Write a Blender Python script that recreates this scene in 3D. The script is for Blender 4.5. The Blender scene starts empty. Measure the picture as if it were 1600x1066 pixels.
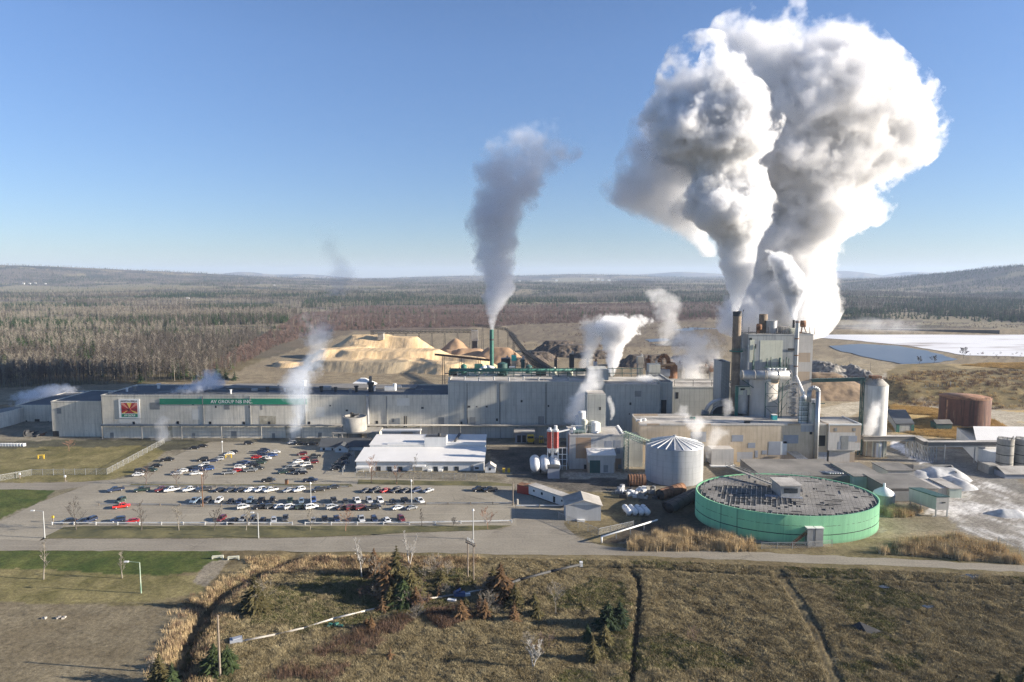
import bpy, bmesh, math, random
import numpy as np
from mathutils import Vector, Matrix, noise as mnoise
R = math.radians
random.seed(7)
rng = np.random.default_rng(11)
SC = bpy.context.scene
COL = SC.collection
# ------------------------------------------------------------------ camera
F = 1600 * 24 / 36.0          # focal length in photo pixels
PITCH = math.atan((533 - 434) / F)
CH = 75.0                     # drone height above the car park
cam_d = bpy.data.cameras.new('camera'); cam = bpy.data.objects.new('camera', cam_d)
COL.objects.link(cam); SC.camera = cam
cam_d.lens = 24; cam_d.sensor_width = 36; cam_d.clip_start = 1; cam_d.clip_end = 60000
cam.location = (0, 0, CH); cam.rotation_euler = (math.pi / 2 - PITCH, 0, 0)
CP, SP = math.cos(PITCH), math.sin(PITCH)

def ray(u, v):
    a, b = (u - 800) / F, -(v - 533) / F
    return a, CP + b * SP, -SP + b * CP
def G(u, v, z=0.0):           # where the photo's point lies at height z
    a, y, c = ray(u, v); t = (z - CH) / c
    return a * t, y * t
def D(u, v, Y):               # the photo's point at distance Y: (x, z)
    a, y, c = ray(u, v); t = Y / y
    return a * t, CH + c * t
def gy(v, z=0.0): return G(800, v, z)[1]
def X(u, Y, v=640): return D(u, v, Y)[0]
def Z(v, Y): return D(800, v, Y)[1]

# ------------------------------------------------------------------ mesh building
class MB:
    def __init__(s): s.v = []; s.f = []; s.m = []; s.sm = []
    def add(s, verts, faces, m=0, smooth=False):
        o = len(s.v); s.v += [tuple(p) for p in verts]
        for f in faces: s.f.append(tuple(i + o for i in f)); s.m.append(m); s.sm.append(smooth)
        return s
    def box(s, x0, x1, y0, y1, z0, z1, m=0, top=None):
        s.add([(x0,y0,z0),(x1,y0,z0),(x1,y1,z0),(x0,y1,z0),(x0,y0,z1),(x1,y0,z1),(x1,y1,z1),(x0,y1,z1)],
              [(0,3,2,1),(0,1,5,4),(1,2,6,5),(2,3,7,6),(3,0,4,7)], m)
        n = len(s.v); s.f.append((n-4,n-3,n-2,n-1)); s.m.append(m if top is None else top); s.sm.append(False)
        return s
    def obox(s, cx, cy, z0, z1, lx, ly, a, m=0, top=None):   # box turned by a about z
        n0 = len(s.v); s.box(-lx/2, lx/2, -ly/2, ly/2, z0, z1, m, top)
        c, q = math.cos(a), math.sin(a)
        for i in range(n0, len(s.v)):
            x, y, z = s.v[i]; s.v[i] = (cx + c*x - q*y, cy + q*x + c*y, z)
        return s
    def lathe(s, cx, cy, prof, n=24, m=0, smooth=True, cap0=False, cap1=False, a0=0, a1=2*math.pi):
        full = abs(a1 - a0 - 2*math.pi) < 1e-6
        k = n if full else n + 1
        vs = []
        for (r, z) in prof:
            for i in range(k):
                a = a0 + (a1 - a0) * i / n
                vs.append((cx + r*math.cos(a), cy + r*math.sin(a), z))
        fs = []
        for j in range(len(prof) - 1):
            for i in range(n):
                i2 = (i + 1) % k
                fs.append((j*k+i, j*k+i2, (j+1)*k+i2, (j+1)*k+i))
        s.add(vs, fs, m, smooth)
        if cap1: s.add(vs[-k:], [tuple(range(k))], m)
        if cap0: s.add(vs[:k], [tuple(range(k-1, -1, -1))], m)
        return s
    def cyl(s, cx, cy, z0, z1, r, n=20, m=0, r2=None, cap=True, smooth=True):
        return s.lathe(cx, cy, [(r, z0), (r if r2 is None else r2, z1)], n, m, smooth, cap, cap)
    def tube(s, p, q, r, n=8, m=0, r2=None, cap=True, smooth=True):
        p, q = Vector(p), Vector(q); d = (q - p)
        if d.length < 1e-6: return s
        d.normalize()
        u = d.cross(Vector((0,0,1)) if abs(d.z) < .9 else Vector((1,0,0))).normalized(); w = d.cross(u)
        r2 = r if r2 is None else r2; vs = []
        for c, rr in ((p, r), (q, r2)):
            for i in range(n):
                a = 2*math.pi*i/n; vs.append(c + u*(rr*math.cos(a)) + w*(rr*math.sin(a)))
        fs = [(i, i+n, (i+1) % n + n, (i+1) % n) for i in range(n)]
        if cap: fs += [tuple(range(n)), tuple(range(2*n-1, n-1, -1))]
        return s.add(vs, fs, m, smooth and n > 4)
    def path(s, pts, r, n=8, m=0):
        for a, b in zip(pts, pts[1:]): s.tube(a, b, r, n, m)
        return s
    def bar(s, p, q, w, h, m=0):                          # rectangular bar
        p, q = Vector(p), Vector(q); d = (q - p)
        if d.length < 1e-6: return s
        d.normalize(); up = Vector((0,0,1)) if abs(d.z) < .95 else Vector((0,1,0))
        u = d.cross(up).normalized() * (w/2); t = u.cross(d).normalized() * (h/2)
        vs = [p-u-t, p+u-t, p+u+t, p-u+t, q-u-t, q+u-t, q+u+t, q-u+t]
        return s.add(vs, [(0,1,2,3),(7,6,5,4),(0,4,5,1),(1,5,6,2),(2,6,7,3),(3,7,4,0)], m)
    def prism(s, poly, z0, z1, m=0, top=None, bottom=True):          # plan polygon (ccw) extruded in z
        n = len(poly)
        vs = [(x, y, z0) for x, y in poly] + [(x, y, z1) for x, y in poly]
        s.add(vs, [(i, (i+1) % n, (i+1) % n + n, i + n) for i in range(n)], m)
        s.add(vs[n:], [tuple(range(n))], m if top is None else top)
        if bottom: s.add(vs[:n], [tuple(range(n-1, -1, -1))], m)
        return s
    def gable(s, x0, x1, y0, y1, ze, zr, m=0, axis='x', over=0.3, t=0.2):   # a roof; the ridge runs along axis
        if axis == 'x':
            ym = (y0+y1)/2; a, b = x0-over, x1+over
            for (ya, yb) in ((y0-over, ym), (y1+over, ym)):
                zl = ze - (zr-ze)*over/max(.1, abs(ym-y0))
                s.add([(a,ya,zl),(b,ya,zl),(b,yb,zr),(a,yb,zr),(a,ya,zl-t),(b,ya,zl-t),(b,yb,zr-t),(a,yb,zr-t)],
                      [(0,1,2,3),(4,7,6,5),(0,4,5,1),(1,5,6,2),(2,6,7,3),(3,7,4,0)], m)
        else:
            n0 = len(s.v); s.gable(y0, y1, x0, x1, ze, zr, m, 'x', over, t)
            for i in range(n0, len(s.v)): x, y, z = s.v[i]; s.v[i] = (y, x, z)
        return s
    def turn(s, cx, cy, a):
        c, q = math.cos(a), math.sin(a)
        s.v = [(cx + c*(x-cx) - q*(y-cy), cy + q*(x-cx) + c*(y-cy), z) for x, y, z in s.v]; return s
    def build(s, name, mats, parent=None, fix=True):
        me = bpy.data.meshes.new(name); 
        o3 = Vector((0,0,0))
        if parent is not None:
            p = parent
            while p is not None: o3 += p.location; p = p.parent
        me.from_pydata([(x-o3.x, y-o3.y, z-o3.z) for x, y, z in s.v], [], s.f)
        if not isinstance(mats, (list, tuple)): mats = [mats]
        for m in mats: me.materials.append(m)
        me.polygons.foreach_set('material_index', s.m); me.polygons.foreach_set('use_smooth', s.sm)
        if fix:
            bm = bmesh.new(); bm.from_mesh(me); bmesh.ops.recalc_face_normals(bm, faces=bm.faces); bm.to_mesh(me); bm.free()
        me.update()
        o = bpy.data.objects.new(name, me); COL.objects.link(o)
        if parent is not None: o.parent = parent
        return o

def tag(o, label=None, cat=None, group=None, kind=None):
    if label: o['label'] = label
    if cat: o['category'] = cat
    if group: o['group'] = group
    if kind: o['kind'] = kind
    return o
def thing(name, label, cat, loc, group=None):
    o = bpy.data.objects.new(name, None); COL.objects.link(o); o.location = loc; o.empty_display_size = .5
    return tag(o, label, cat, group)
def copy_tree(o, parent=None):
    c = o.copy(); COL.objects.link(c)
    if parent is not None: c.parent = parent
    for ch in list(o.children): copy_tree(ch, c)
    return c
def structure(name, mb, mats):
    return tag(mb.build(name, mats), kind='structure')

# ------------------------------------------------------------------ materials
def nt(m): 
    m.use_nodes = True; t = m.node_tree
    return t, t.nodes, t.links
class NB:                       # small helper to wire nodes
    def __init__(s, m):
        m.use_nodes = True; s.t = m.node_tree; s.N = s.t.nodes; s.L = s.t.links; s.N.clear()
        s.out = s.N.new('ShaderNodeOutputMaterial')
    def n(s, typ, ins=None, **kw):
        x = s.N.new(typ)
        for k, v in kw.items(): setattr(x, k, v)
        for k, v in (ins or {}).items():
            i = x.inputs[k]
            if isinstance(v, bpy.types.NodeSocket): s.L.new(v, i)
            else:
                if isinstance(v, (tuple, list)) and len(v) == 3 and i.type == 'RGBA': v = (*v, 1)
                i.default_value = v
        return x
    def math(s, op, a, b=0.0, c=0.0, clamp=False):
        x = s.n('ShaderNodeMath', {0: a, 1: b, 2: c}, operation=op); x.use_clamp = clamp; return x.outputs[0]
    def coord(s, which='Object'): return s.n('ShaderNodeTexCoord').outputs[which]
    def pos(s): return s.n('ShaderNodeNewGeometry').outputs['Position']
    def map(s, vec, scale=(1,1,1), rot=(0,0,0), loc=(0,0,0)):
        return s.n('ShaderNodeMapping', {'Vector': vec, 'Scale': scale, 'Rotation': rot, 'Location': loc}).outputs[0]
    def noise(s, vec, scale, detail=3, rough=.55, dist=0.0, color=False):
        x = s.n('ShaderNodeTexNoise', {'Vector': vec, 'Scale': scale, 'Detail': detail, 'Roughness': rough, 'Distortion': dist})
        return x.outputs['Color' if color else 0]
    def ramp(s, fac, stops, interp='LINEAR'):
        x = s.n('ShaderNodeValToRGB', {'Fac': fac}); r = x.color_ramp; r.interpolation = interp
        while len(r.elements) < len(stops): r.elements.new(0.5)
        for e, (p, c) in zip(r.elements, stops):
            e.position = p; e.color = (*c, 1) if isinstance(c, (tuple, list)) else (c, c, c, 1)
        return x.outputs[0]
    def mix(s, fac, a, b, typ='MIX'):
        x = s.n('ShaderNodeMix', data_type='RGBA', blend_type=typ)
        for k, v in ((0, fac), (6, a), (7, b)):
            if isinstance(v, bpy.types.NodeSocket): s.L.new(v, x.inputs[k])
            else: x.inputs[k].default_value = ((*v, 1) if isinstance(v, (tuple, list)) else v)
        return x.outputs[2]
    def bsdf(s, color, rough=.8, metal=0.0, bump=None, bstr=.3, bdist=.1, **kw):
        ins = {'Base Color': color, 'Roughness': rough, 'Metallic': metal}; ins.update(kw)
        if bump is not None:
            ins['Normal'] = s.n('ShaderNodeBump', {'Height': bump, 'Strength': bstr, 'Distance': bdist}).outputs[0]
        b = s.n('ShaderNodeBsdfPrincipled', ins)
        s.L.new(b.outputs[0], s.out.inputs[0]); return b
def newmat(name):
    m = bpy.data.materials.new(name); return m, NB(m)
def mul(c, k): return tuple(min(1, x*k) for x in c)

def surf(name, c, rough=.75, var=.25, scale=.25, metal=0.0, streak=0.0, bump=.2, tint=None, fine=2.5):
    """general weathered surface: broad blotches, fine grain, optional vertical run-off streaks"""
    m, b = newmat(name); p = b.pos()
    n1 = b.noise(p, scale, 4, .6); n2 = b.noise(p, fine, 3, .6)
    col = b.mix(b.ramp(n1, [(.32, 0.0), (.68, 1.0)]), mul(c, 1-var), mul(tint or c, 1+var*.6))
    col = b.mix(b.math('MULTIPLY', b.ramp(n2, [(.35, 0.0), (.75, 1.0)]), .45), col, mul(c, 1-var*1.3))
    if streak:
        sv = b.noise(b.map(p, (1.3, 1.3, .06)), 1.0, 4, .65)
        col = b.mix(b.math('MULTIPLY', b.ramp(sv, [(.5, 0.0), (.72, 1.0)]), streak), col, mul(c, .45))
    b.bsdf(col, rough, metal, n2, bump, .05)
    return m

def siding(name, c, patch=None, dirt=.35, rib=1.1, tint=None, band=0.0, seam=.2):
    """ribbed or jointed cladding with sheet joints, stains and odd replaced sheets"""
    m, b = newmat(name); p = b.pos()
    s = b.n('ShaderNodeSeparateXYZ', {0: p}); hx = b.math('ADD', s.outputs[0], s.outputs[1])
    rx = b.math('FRACT', b.math('MULTIPLY', hx, 1/rib))
    rz = b.math('FRACT', b.math('MULTIPLY', s.outputs[2], 1/3.1))
    jx = b.math('LESS_THAN', rx, .10); jz = b.math('LESS_THAN', rz, .03)
    cell = b.n('ShaderNodeCombineXYZ', {0: b.math('FLOOR', b.math('MULTIPLY', hx, 1/rib)), 1: b.math('FLOOR', b.math('MULTIPLY', s.outputs[2], 1/3.1))})
    wn = b.n('ShaderNodeTexWhiteNoise', {'Vector': cell.outputs[0]}, noise_dimensions='3D').outputs[0]
    n1 = b.noise(p, .05, 4, .6); n2 = b.noise(b.map(p, (1, 1, .10)), .9, 4, .65); n3 = b.noise(p, 1.6, 3, .6)
    col = b.mix(b.ramp(n1, [(.35, 0.0), (.65, 1.0)]), mul(c, .86), mul(tint or c, 1.08))
    col = b.mix(b.math('MULTIPLY', wn, .17), col, mul(c, .62))
    if patch:
        cp = b.n('ShaderNodeCombineXYZ', {0: b.math('FLOOR', b.math('MULTIPLY', hx, 1/(rib*4))), 1: b.math('FLOOR', b.math('MULTIPLY', s.outputs[2], 1/4.2))})
        pn = b.n('ShaderNodeTexWhiteNoise', {'Vector': cp.outputs[0]}, noise_dimensions='3D').outputs[0]
        col = b.mix(b.math('GREATER_THAN', pn, .80), col, patch)
    col = b.mix(b.math('MULTIPLY', b.ramp(n2, [(.50, 0.0), (.74, 1.0)]), dirt), col, mul(c, .38))
    col = b.mix(b.math('MULTIPLY', b.ramp(n3, [(.58, 0.0), (.72, 1.0)]), dirt*.7), col, mul(c, .5))
    col = b.mix(b.math('MULTIPLY', b.math('MAXIMUM', jx, jz), seam), col, mul(c, .45))
    b.bsdf(col, .7, 0, n3, .15, .05)
    return m
M = {}
# ------------------------------------------------------------------ light, sky, air
SUN_EL, SUN_AZ = 16.5, -7.0            # azimuth measured from +X towards +Y (degrees)
W = bpy.data.worlds.new("World"); SC.world = W; W.use_nodes = True
wn_ = W.node_tree.nodes; wl = W.node_tree.links; wn_.clear()
wo = wn_.new('ShaderNodeOutputWorld'); bg = wn_.new('ShaderNodeBackground'); sky = wn_.new('ShaderNodeTexSky')
sky.sky_type = 'NISHITA'; sky.sun_disc = False; sky.sun_elevation = R(SUN_EL); sky.sun_rotation = R(90 - SUN_AZ)
sky.altitude = 900; sky.air_density = 1.0; sky.dust_density = .35; sky.ozone_density = 3.4
bg.inputs['Strength'].default_value = .066
tint = wn_.new('ShaderNodeMix'); tint.data_type = 'RGBA'; tint.blend_type = 'MULTIPLY'; tint.inputs[0].default_value = 1; tint.inputs[7].default_value = (.96, .95, 1.06, 1)
wl.new(sky.outputs[0], tint.inputs[6]); tc = wn_.new('ShaderNodeTexCoord'); sx = wn_.new('ShaderNodeSeparateXYZ'); mr = wn_.new('ShaderNodeMapRange'); t2 = wn_.new('ShaderNodeMix'); t2.data_type = 'RGBA'; t2.blend_type = 'MULTIPLY'; t2.inputs[0].default_value = 1
mr.inputs[1].default_value = 0; mr.inputs[2].default_value = .30; mr.inputs[3].default_value = .70; mr.inputs[4].default_value = 1.0
wl.new(tc.outputs['Generated'], sx.inputs[0]); wl.new(sx.outputs[2], mr.inputs[0]); wl.new(tint.outputs[2], t2.inputs[6]); wl.new(mr.outputs[0], t2.inputs[7]); wl.new(t2.outputs[2], bg.inputs[0]); wl.new(bg.outputs[0], wo.inputs[0])
sd = bpy.data.lights.new('sun', 'SUN'); so = bpy.data.objects.new('sun', sd); COL.objects.link(so)
sd.energy = 5.0; sd.angle = R(.53); sd.color = (1.0, .90, .76)
sv = Vector((math.cos(R(SUN_EL))*math.cos(R(SUN_AZ)), math.cos(R(SUN_EL))*math.sin(R(SUN_AZ)), math.sin(R(SUN_EL))))
so.rotation_euler = sv.to_track_quat('Z', 'Y').to_euler(); so.location = sv * 500 + Vector((0, 300, 0))
vs = SC.view_settings; vs.view_transform = 'Standard'; vs.look = 'None'; vs.exposure = 1.4; vs.gamma = 1.0; vs.use_curve_mapping = False
cy = SC.cycles
cy.use_denoising = True; cy.denoising_prefilter = 'NONE'; cy.denoising_input_passes = 'RGB_ALBEDO_NORMAL'; cy.use_adaptive_sampling = True; cy.adaptive_threshold = .02
cy.max_bounces = 12; cy.diffuse_bounces = 2; cy.glossy_bounces = 2; cy.transmission_bounces = 3; cy.transparent_max_bounces = 8
cy.volume_bounces = 6; cy.volume_step_rate = 1.0; cy.volume_max_steps = 128
# ------------------------------------------------------------------ terrain
def pip(px, py, poly):          # vectorised point in polygon
    ins = np.zeros(px.shape, bool); n = len(poly); j = n - 1
    for i in range(n):
        xi, yi = poly[i]; xj, yj = poly[j]
        c = ((yi > py) != (yj > py)) & (px < (xj - xi) * (py - yi) / ((yj - yi) if yj != yi else 1e-9) + xi)
        ins ^= c; j = i
    return ins
def lat(ix, iy, s):             # hashed lattice value
    h = np.sin(ix * 127.1 + iy * 311.7 + s * 74.7) * 43758.5453
    return h - np.floor(h)
def vnoise(x, y, s=0):
    ix, iy = np.floor(x), np.floor(y); fx, fy = x - ix, y - iy
    fx = fx*fx*(3-2*fx); fy = fy*fy*(3-2*fy)
    return ((lat(ix,iy,s)*(1-fx) + lat(ix+1,iy,s)*fx)*(1-fy) + (lat(ix,iy+1,s)*(1-fx) + lat(ix+1,iy+1,s)*fx)*fy)
def fbm(x, y, s=0, o=4):
    t = 0; a = .5
    for k in range(o): t = t + a*vnoise(x*2**k, y*2**k, s+k); a *= .5
    return t
def proj(x, y, z=0.0):          # world to photo pixels
    d = y*CP - (z-CH)*SP; u = 800 + F*x/d; v = 533 - F*(y*SP + (z-CH)*CP)/d
    return u, v
def W2(*uv): return [G(u, v) for u, v in uv]

creek_a = W2((455,872),(400,895),(350,925),(318,960),(300,995),(285,1030),(278,1066),(270,1100))
creek_b = W2((985,890),(997,905),(1000,925),(997,950),(996,975),(992,1010),(986,1066),(984,1100))
ditch_c = W2((905,886),(1000,888),(1190,898),(1300,905),(1420,908),(1600,914),(1700,918))
track = [W2((1212,893),(1240,935),(1268,985),(1300,1066),(1312,1100)), W2((1222,893),(1252,935),(1281,985),(1312,1066),(1326,1100))]
def pdist(x, y, line):
    d = np.full(x.shape, 1e9)
    for (ax, ay), (bx, by) in zip(line, line[1:]):
        vx, vy = bx-ax, by-ay; L = vx*vx+vy*vy
        t = np.clip(((x-ax)*vx + (y-ay)*vy)/L, 0, 1)
        d = np.minimum(d, np.hypot(x-ax-t*vx, y-ay-t*vy))
    return d
def sstep(a, b, x): t = np.clip((x-a)/(b-a), 0, 1); return t*t*(3-2*t)
berm = W2((1378,632),(1392,606),(1440,590),(1560,592),(1760,600),(1760,655),(1600,650),(1480,640))
def gauss(x, y, cx, cy, sx, sy): return np.exp(-((x-cx)/sx)**2 - ((y-cy)/sy)**2)
def hgt(x, y):
    x = np.asarray(x, float); y = np.asarray(y, float)
    far = sstep(1300, 7000, y)
    h = far*48 + sstep(1100, 2600, y)*(fbm(x/900, y/900, 3)-.47)*46
    h = h + sstep(3500, 9000, y)*(fbm(x/2200, y/2200, 9)-.45)*70
    hf = lambda u, v, Y: (D(u, v, Y)[0], Y)
    h = h + 105*gauss(x, y, *hf(110, 430, 5600), 1500, 1000) + 52*gauss(x, y, *hf(-150, 430, 5000), 900, 900)
    h = h + 70*gauss(x, y, *hf(860, 430, 8800), 1900, 1300) + 120*gauss(x, y, *hf(375, 430, 12500), 600, 700) + 90*gauss(x, y, *hf(470, 430, 13500), 700, 700) + 130*gauss(x, y, *hf(1060, 430, 13000), 1300, 700)
    h = h + 165*gauss(x, y, *hf(1320, 430, 13500), 900, 800) + 150*gauss(x, y, *hf(1430, 430, 14500), 700, 700)
    h = h + 112*gauss(x, y, *hf(1720, 430, 3500), 640, 900) + 40*gauss(x, y, *hf(1560, 430, 3900), 500, 700)
    h = np.maximum(h, -3)
    # near ground: ditches, tussocky field, bank by the pond
    pu, pv = proj(x, y, 0*y)
    field = sstep(1, 16, pv - np.interp(pu, [-400, 370, 600, 830, 1000, 1200, 1400, 1600, 2000], [861, 862, 864, 868, 870, 878, 886, 895, 915]))
    rough = field*sstep(-8, 12, x - np.interp(y, [120, 140, 165, 185], [-66, -66, -74, -76]))
    h = h + field*(fbm(x/14, y/14, 5)-.47)*(.35 + .6*rough) + rough*(fbm(x/2.2, y/2.2, 6, 3)-.40)*.75
    h = h - 1.9*np.exp(-(pdist(x, y, creek_a)/2.6)**2) - 1.0*np.exp(-(pdist(x, y, creek_b)/1.0)**2) - .6*np.exp(-(pdist(x, y, ditch_c)/.8)**2)
    for t in track: h = h - .22*np.exp(-(pdist(x, y, t)/.5)**2)
    bx = sstep(0, 12, x - D(1372, 600, 430)[0])*sstep(392, 425, y + .12*(x-300))*(1-sstep(520, 560, y))
    h = h + bx*(9 + 3*(fbm(x/40, y/40, 21)-.5))
    lx = sstep(215, 260, x)*sstep(905, 912, y)*(1-sstep(935, 945, y)); h = h + lx*6      # dyke behind the lagoon
    return h
def hz(x, y): return float(hgt(np.array([x]), np.array([y]))[0])

ys = [40.0]
while ys[-1] < 520: ys.append(ys[-1] + (1.0 if 118 < ys[-1] < 200 else 1.9))
while ys[-1] < 17500: ys.append(ys[-1]*1.026)
ys = np.array(ys); ts = np.linspace(-1.25, 1.25, 620)
gxm = np.maximum(ys, 90)[:, None]*ts[None, :]; gym = np.repeat(ys[:, None], len(ts), 1)
gz = hgt(gxm, gym)
gu, gv = proj(gxm, gym, 0*gz); tu, tv = proj(gxm, gym, gz)
wob = 9*np.clip((gv-434)/300, .1, 1)
su = gu + (fbm(gxm/9, gym/9, 31)-.47)*2*wob; svv = gv + (fbm(gxm/9, gym/9, 37)-.47)*.8*wob
cov = np.zeros(gxm.shape + (3,))
n_a = fbm(gxm/22, gym/22, 41)[..., None]; n_b = fbm(gxm/5, gym/5, 43)[..., None]; n_c = fbm(gxm/60, gym/60, 47)[..., None]
def colmix(a, b, t): return np.array(a)*(1-t) + np.array(b)*t
fld = colmix((.12, .092, .048), (.20, .163, .09), np.clip((n_b-.25)*2.2, 0, 1))
fld = fld*(1-.5*np.clip((n_a-.5)*4, 0, 1)) + .5*np.clip((n_a-.5)*4, 0, 1)*np.array((.12, .115, .045))
cov[:] = fld
def paint(poly, a, b, soft=None, k=1.0, nn=n_b):
    m = pip(su, svv, poly)[..., None]*k
    cov[:] = cov*(1-m) + colmix(a, b, np.clip((nn-.25)*2.2, 0, 1))*m
DIRT = ((.17, .145, .105), (.27, .235, .175)); OLIVE = ((.13, .115, .045), (.22, .185, .085)); LAWN = ((.045, .068, .016), (.10, .11, .032))
# far country first
far_c = colmix((.16, .125, .085), (.10, .09, .06), np.clip((n_c-.3)*3, 0, 1))
m = (gym > 640)[..., None]; cov[:] = cov*(1-m) + far_c*m
big_n = fbm(gxm/420, gym/260, 51)[..., None]
m = (gym > 1700)[..., None]*1.0
cov[:] = cov*(1-m) + m*colmix((.155, .13, .10), (.06, .065, .05), np.clip((big_n-.46)*9, 0, 1))
clr = ((fbm(gxm/260, gym/150, 71) > .575) & (gym > 900))[..., None]*1.0; cov[:] = cov*(1-clr) + clr*colmix((.20, .165, .10), (.27, .23, .145), n_b)
for (pu, pv, rx, ry) in ((90,452,150,4),(250,449,100,3),(30,474,80,3),(300,468,60,2),(560,449,60,2),(900,440,70,3),(1080,444,60,2),(430,446,40,2)):
    q = (((tu-pu)/rx)**2 + ((tv-pv)/ry)**2 < 1 + .8*(fbm(gxm/120, gym/120, 55)-.5))[..., None]*1.0*(gym > 1200)[..., None]
    cov[:] = cov*(1-q) + q*colmix((.20, .175, .10), (.25, .22, .13), n_b)
paint([(-200,612),(330,596),(420,560),(560,517),(760,478),(1200,478),(1260,512),(1600,515),(1900,515),(1900,840),(800,840),(800,600),(-200,640)], (.19, .15, .095), (.29, .235, .15))
paint([(560,519),(700,514),(870,508),(1100,502),(1130,476),(560,476)], (.13, .095, .07), (.17, .125, .09)); paint([(800,505),(1120,503),(1140,540),(900,545),(790,530)], (.13, .10, .07), (.22, .18, .12))
# plant yard
paint([(-100,640),(800,640),(800,840),(-100,860)], (.16, .14, .10), (.24, .21, .15))
paint([(760,690),(1000,690),(1120,735),(1620,700),(1620,830),(1390,830),(1290,850),(900,850),(800,800)], *DIRT)
paint([(760,700),(900,690),(900,720),(830,740),(1010,740),(1010,765),(900,770),(800,745)], (.07, .065, .055), (.13, .115, .095))
paint([(880,738),(1010,738),(1010,748),(870,748)], (.30, .27, .21), (.40, .36, .28))
paint([(880,770),(1010,770),(1100,770),(1100,830),(990,840),(930,852),(880,826)], (.13, .105, .06), (.21, .17, .09))
paint([(1000,772),(1100,772),(1105,800),(1150,842),(1010,838),(985,842),(960,850),(930,852),(1000,815)], (.065,.052,.038), (.11,.09,.06))
paint([(1370,705),(1530,700),(1600,760),(1620,790),(1480,735),(1400,720)], (.16, .15, .13), (.24, .225, .195))
rut = fbm(gxm/2.2 + gym/9, gym/7 - gxm/16, 57, 4)[..., None]; cake = fbm(gxm/16, gym/12, 58)[..., None]
paint([(1440,808),(1480,756),(1520,744),(1640,786),(1640,880),(1580,852),(1500,832)], (.20, .18, .15), (.30, .275, .235), nn=rut)
paint([(1440,808),(1480,756),(1520,744),(1640,786),(1640,880),(1580,852),(1500,832)], (.44, .42, .39), (.66, .64, .60), k=np.clip((cake*.5+rut*.6-.46)*6, 0, 1))
paint([(1380,800),(1480,806),(1500,828),(1400,835),(1375,825)], (.16, .135, .085), (.23, .195, .13))
paint([(1370,645),(1600,640),(1620,695),(1560,690),(1450,684),(1395,676)], (.34, .24, .095), (.46, .34, .16))
paint([(1395,686),(1440,712),(1460,722),(1440,726),(1390,694)], (.55, .53, .5), (.7, .68, .66))
paint([(1120,560),(1400,560),(1390,640),(1280,660),(1120,640)], (.24, .195, .125), (.34, .28, .18))
for pl in ([(1390,632),(1480,637),(1620,645),(1620,662),(1480,650),(1380,642)], [(1540,652),(1600,662),(1640,680),(1600,676),(1540,662)], [(1270,640),(1350,625),(1385,600),(1398,600),(1390,628),(1300,660)]):
    paint(pl, (.33, .29, .215), (.43, .38, .29))
paint([(1420,580),(1620,570),(1620,640),(1440,628),(1380,640),(1385,600)], (.15, .12, .06), (.25, .19, .09))
paint([(1470,585),(1620,577),(1620,588),(1500,596)], (.30, .22, .10), (.38, .29, .15))
# lawns and verges in front
paint([(-60,700),(235,694),(262,706),(200,744),(160,752),(-60,756)], *OLIVE)
paint([(-60,690),(300,686),(330,692),(262,706),(235,696),(-60,702)], (.06, .058, .04), (.10, .095, .06))
paint([(-60,764),(60,762),(92,768),(60,786),(0,812),(-60,830)], *LAWN)
paint([(85,768),(120,762),(70,785),(40,798)], (.16, .14, .09), (.22, .19, .12))
paint([(-60,860),(345,861),(352,876),(330,892),(250,900),(-60,886)], *LAWN)
paint([(-60,886),(250,898),(320,902),(318,925),(250,938),(-60,945)], *OLIVE)
paint([(330,880),(365,874),(352,890),(318,918),(300,910)], (.19, .165, .12), (.25, .215, .16))
paint([(-60,940),(200,946),(300,950),(318,962),(290,1000),(250,1042),(215,1085),(-60,1090)], (.155, .126, .078), (.21, .175, .112))
m2 = np.exp(-(pdist(gxm, gym, creek_a)/3.4)**2)[..., None]; cov[:] = cov*(1-m2) + m2*colmix((.05, .038, .02), (.22, .16, .08), np.clip((n_b-.3)*2.4, 0, 1))
for ln, w in ((creek_b, 1.0), (ditch_c, .8)):
    m2 = .85*np.exp(-(pdist(gxm, gym, ln)/w)**2)[..., None]; cov[:] = cov*(1-m2) + m2*np.array((.035, .03, .018))
for t in track:
    m2 = .7*np.exp(-(pdist(gxm, gym, t)/.45)**2)[..., None]; cov[:] = cov*(1-m2) + m2*np.array((.07, .055, .03))
NR, NC = gxm.shape
idx = np.arange(NR*NC).reshape(NR, NC)
quads = np.stack([idx[:-1,:-1], idx[:-1,1:], idx[1:,1:], idx[1:,:-1]], -1).reshape(-1, 4)
def npmesh(name, co, quads_, mat, color=None, smooth=True):
    me = bpy.data.meshes.new(name); k = quads_.shape[1]
    me.vertices.add(len(co)); me.vertices.foreach_set('co', co.astype(np.float32).ravel())
    me.loops.add(quads_.size); me.loops.foreach_set('vertex_index', quads_.astype(np.int32).ravel())
    me.polygons.add(len(quads_)); me.polygons.foreach_set('loop_start', np.arange(0, quads_.size, k, dtype=np.int32))
    me.polygons.foreach_set('use_smooth', np.full(len(quads_), smooth))
    me.update(calc_edges=True)
    if color is not None:
        at = me.attributes.new('cover', 'FLOAT_COLOR', 'POINT')
        at.data.foreach_set('color', np.concatenate([color, np.ones((len(color), 1))], 1).astype(np.float32).ravel())
    me.materials.append(mat)
    o = bpy.data.objects.new(name, me); COL.objects.link(o); return o
gm, b = newmat('earth_and_turf')
p = b.pos(); at = b.n('ShaderNodeAttribute', attribute_name='cover')
nf = b.noise(p, .9, 4, .65); nm = b.noise(p, .22, 3, .6); nc = b.noise(p, 3.0, 2, .6)
c = b.mix(1.0, at.outputs['Color'], b.ramp(nf, [(.30, .62), (.5, 1.0), (.72, 1.35)]), 'MULTIPLY')
c = b.mix(1.0, c, b.ramp(nm, [(.3, .82), (.7, 1.18)]), 'MULTIPLY')
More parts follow.
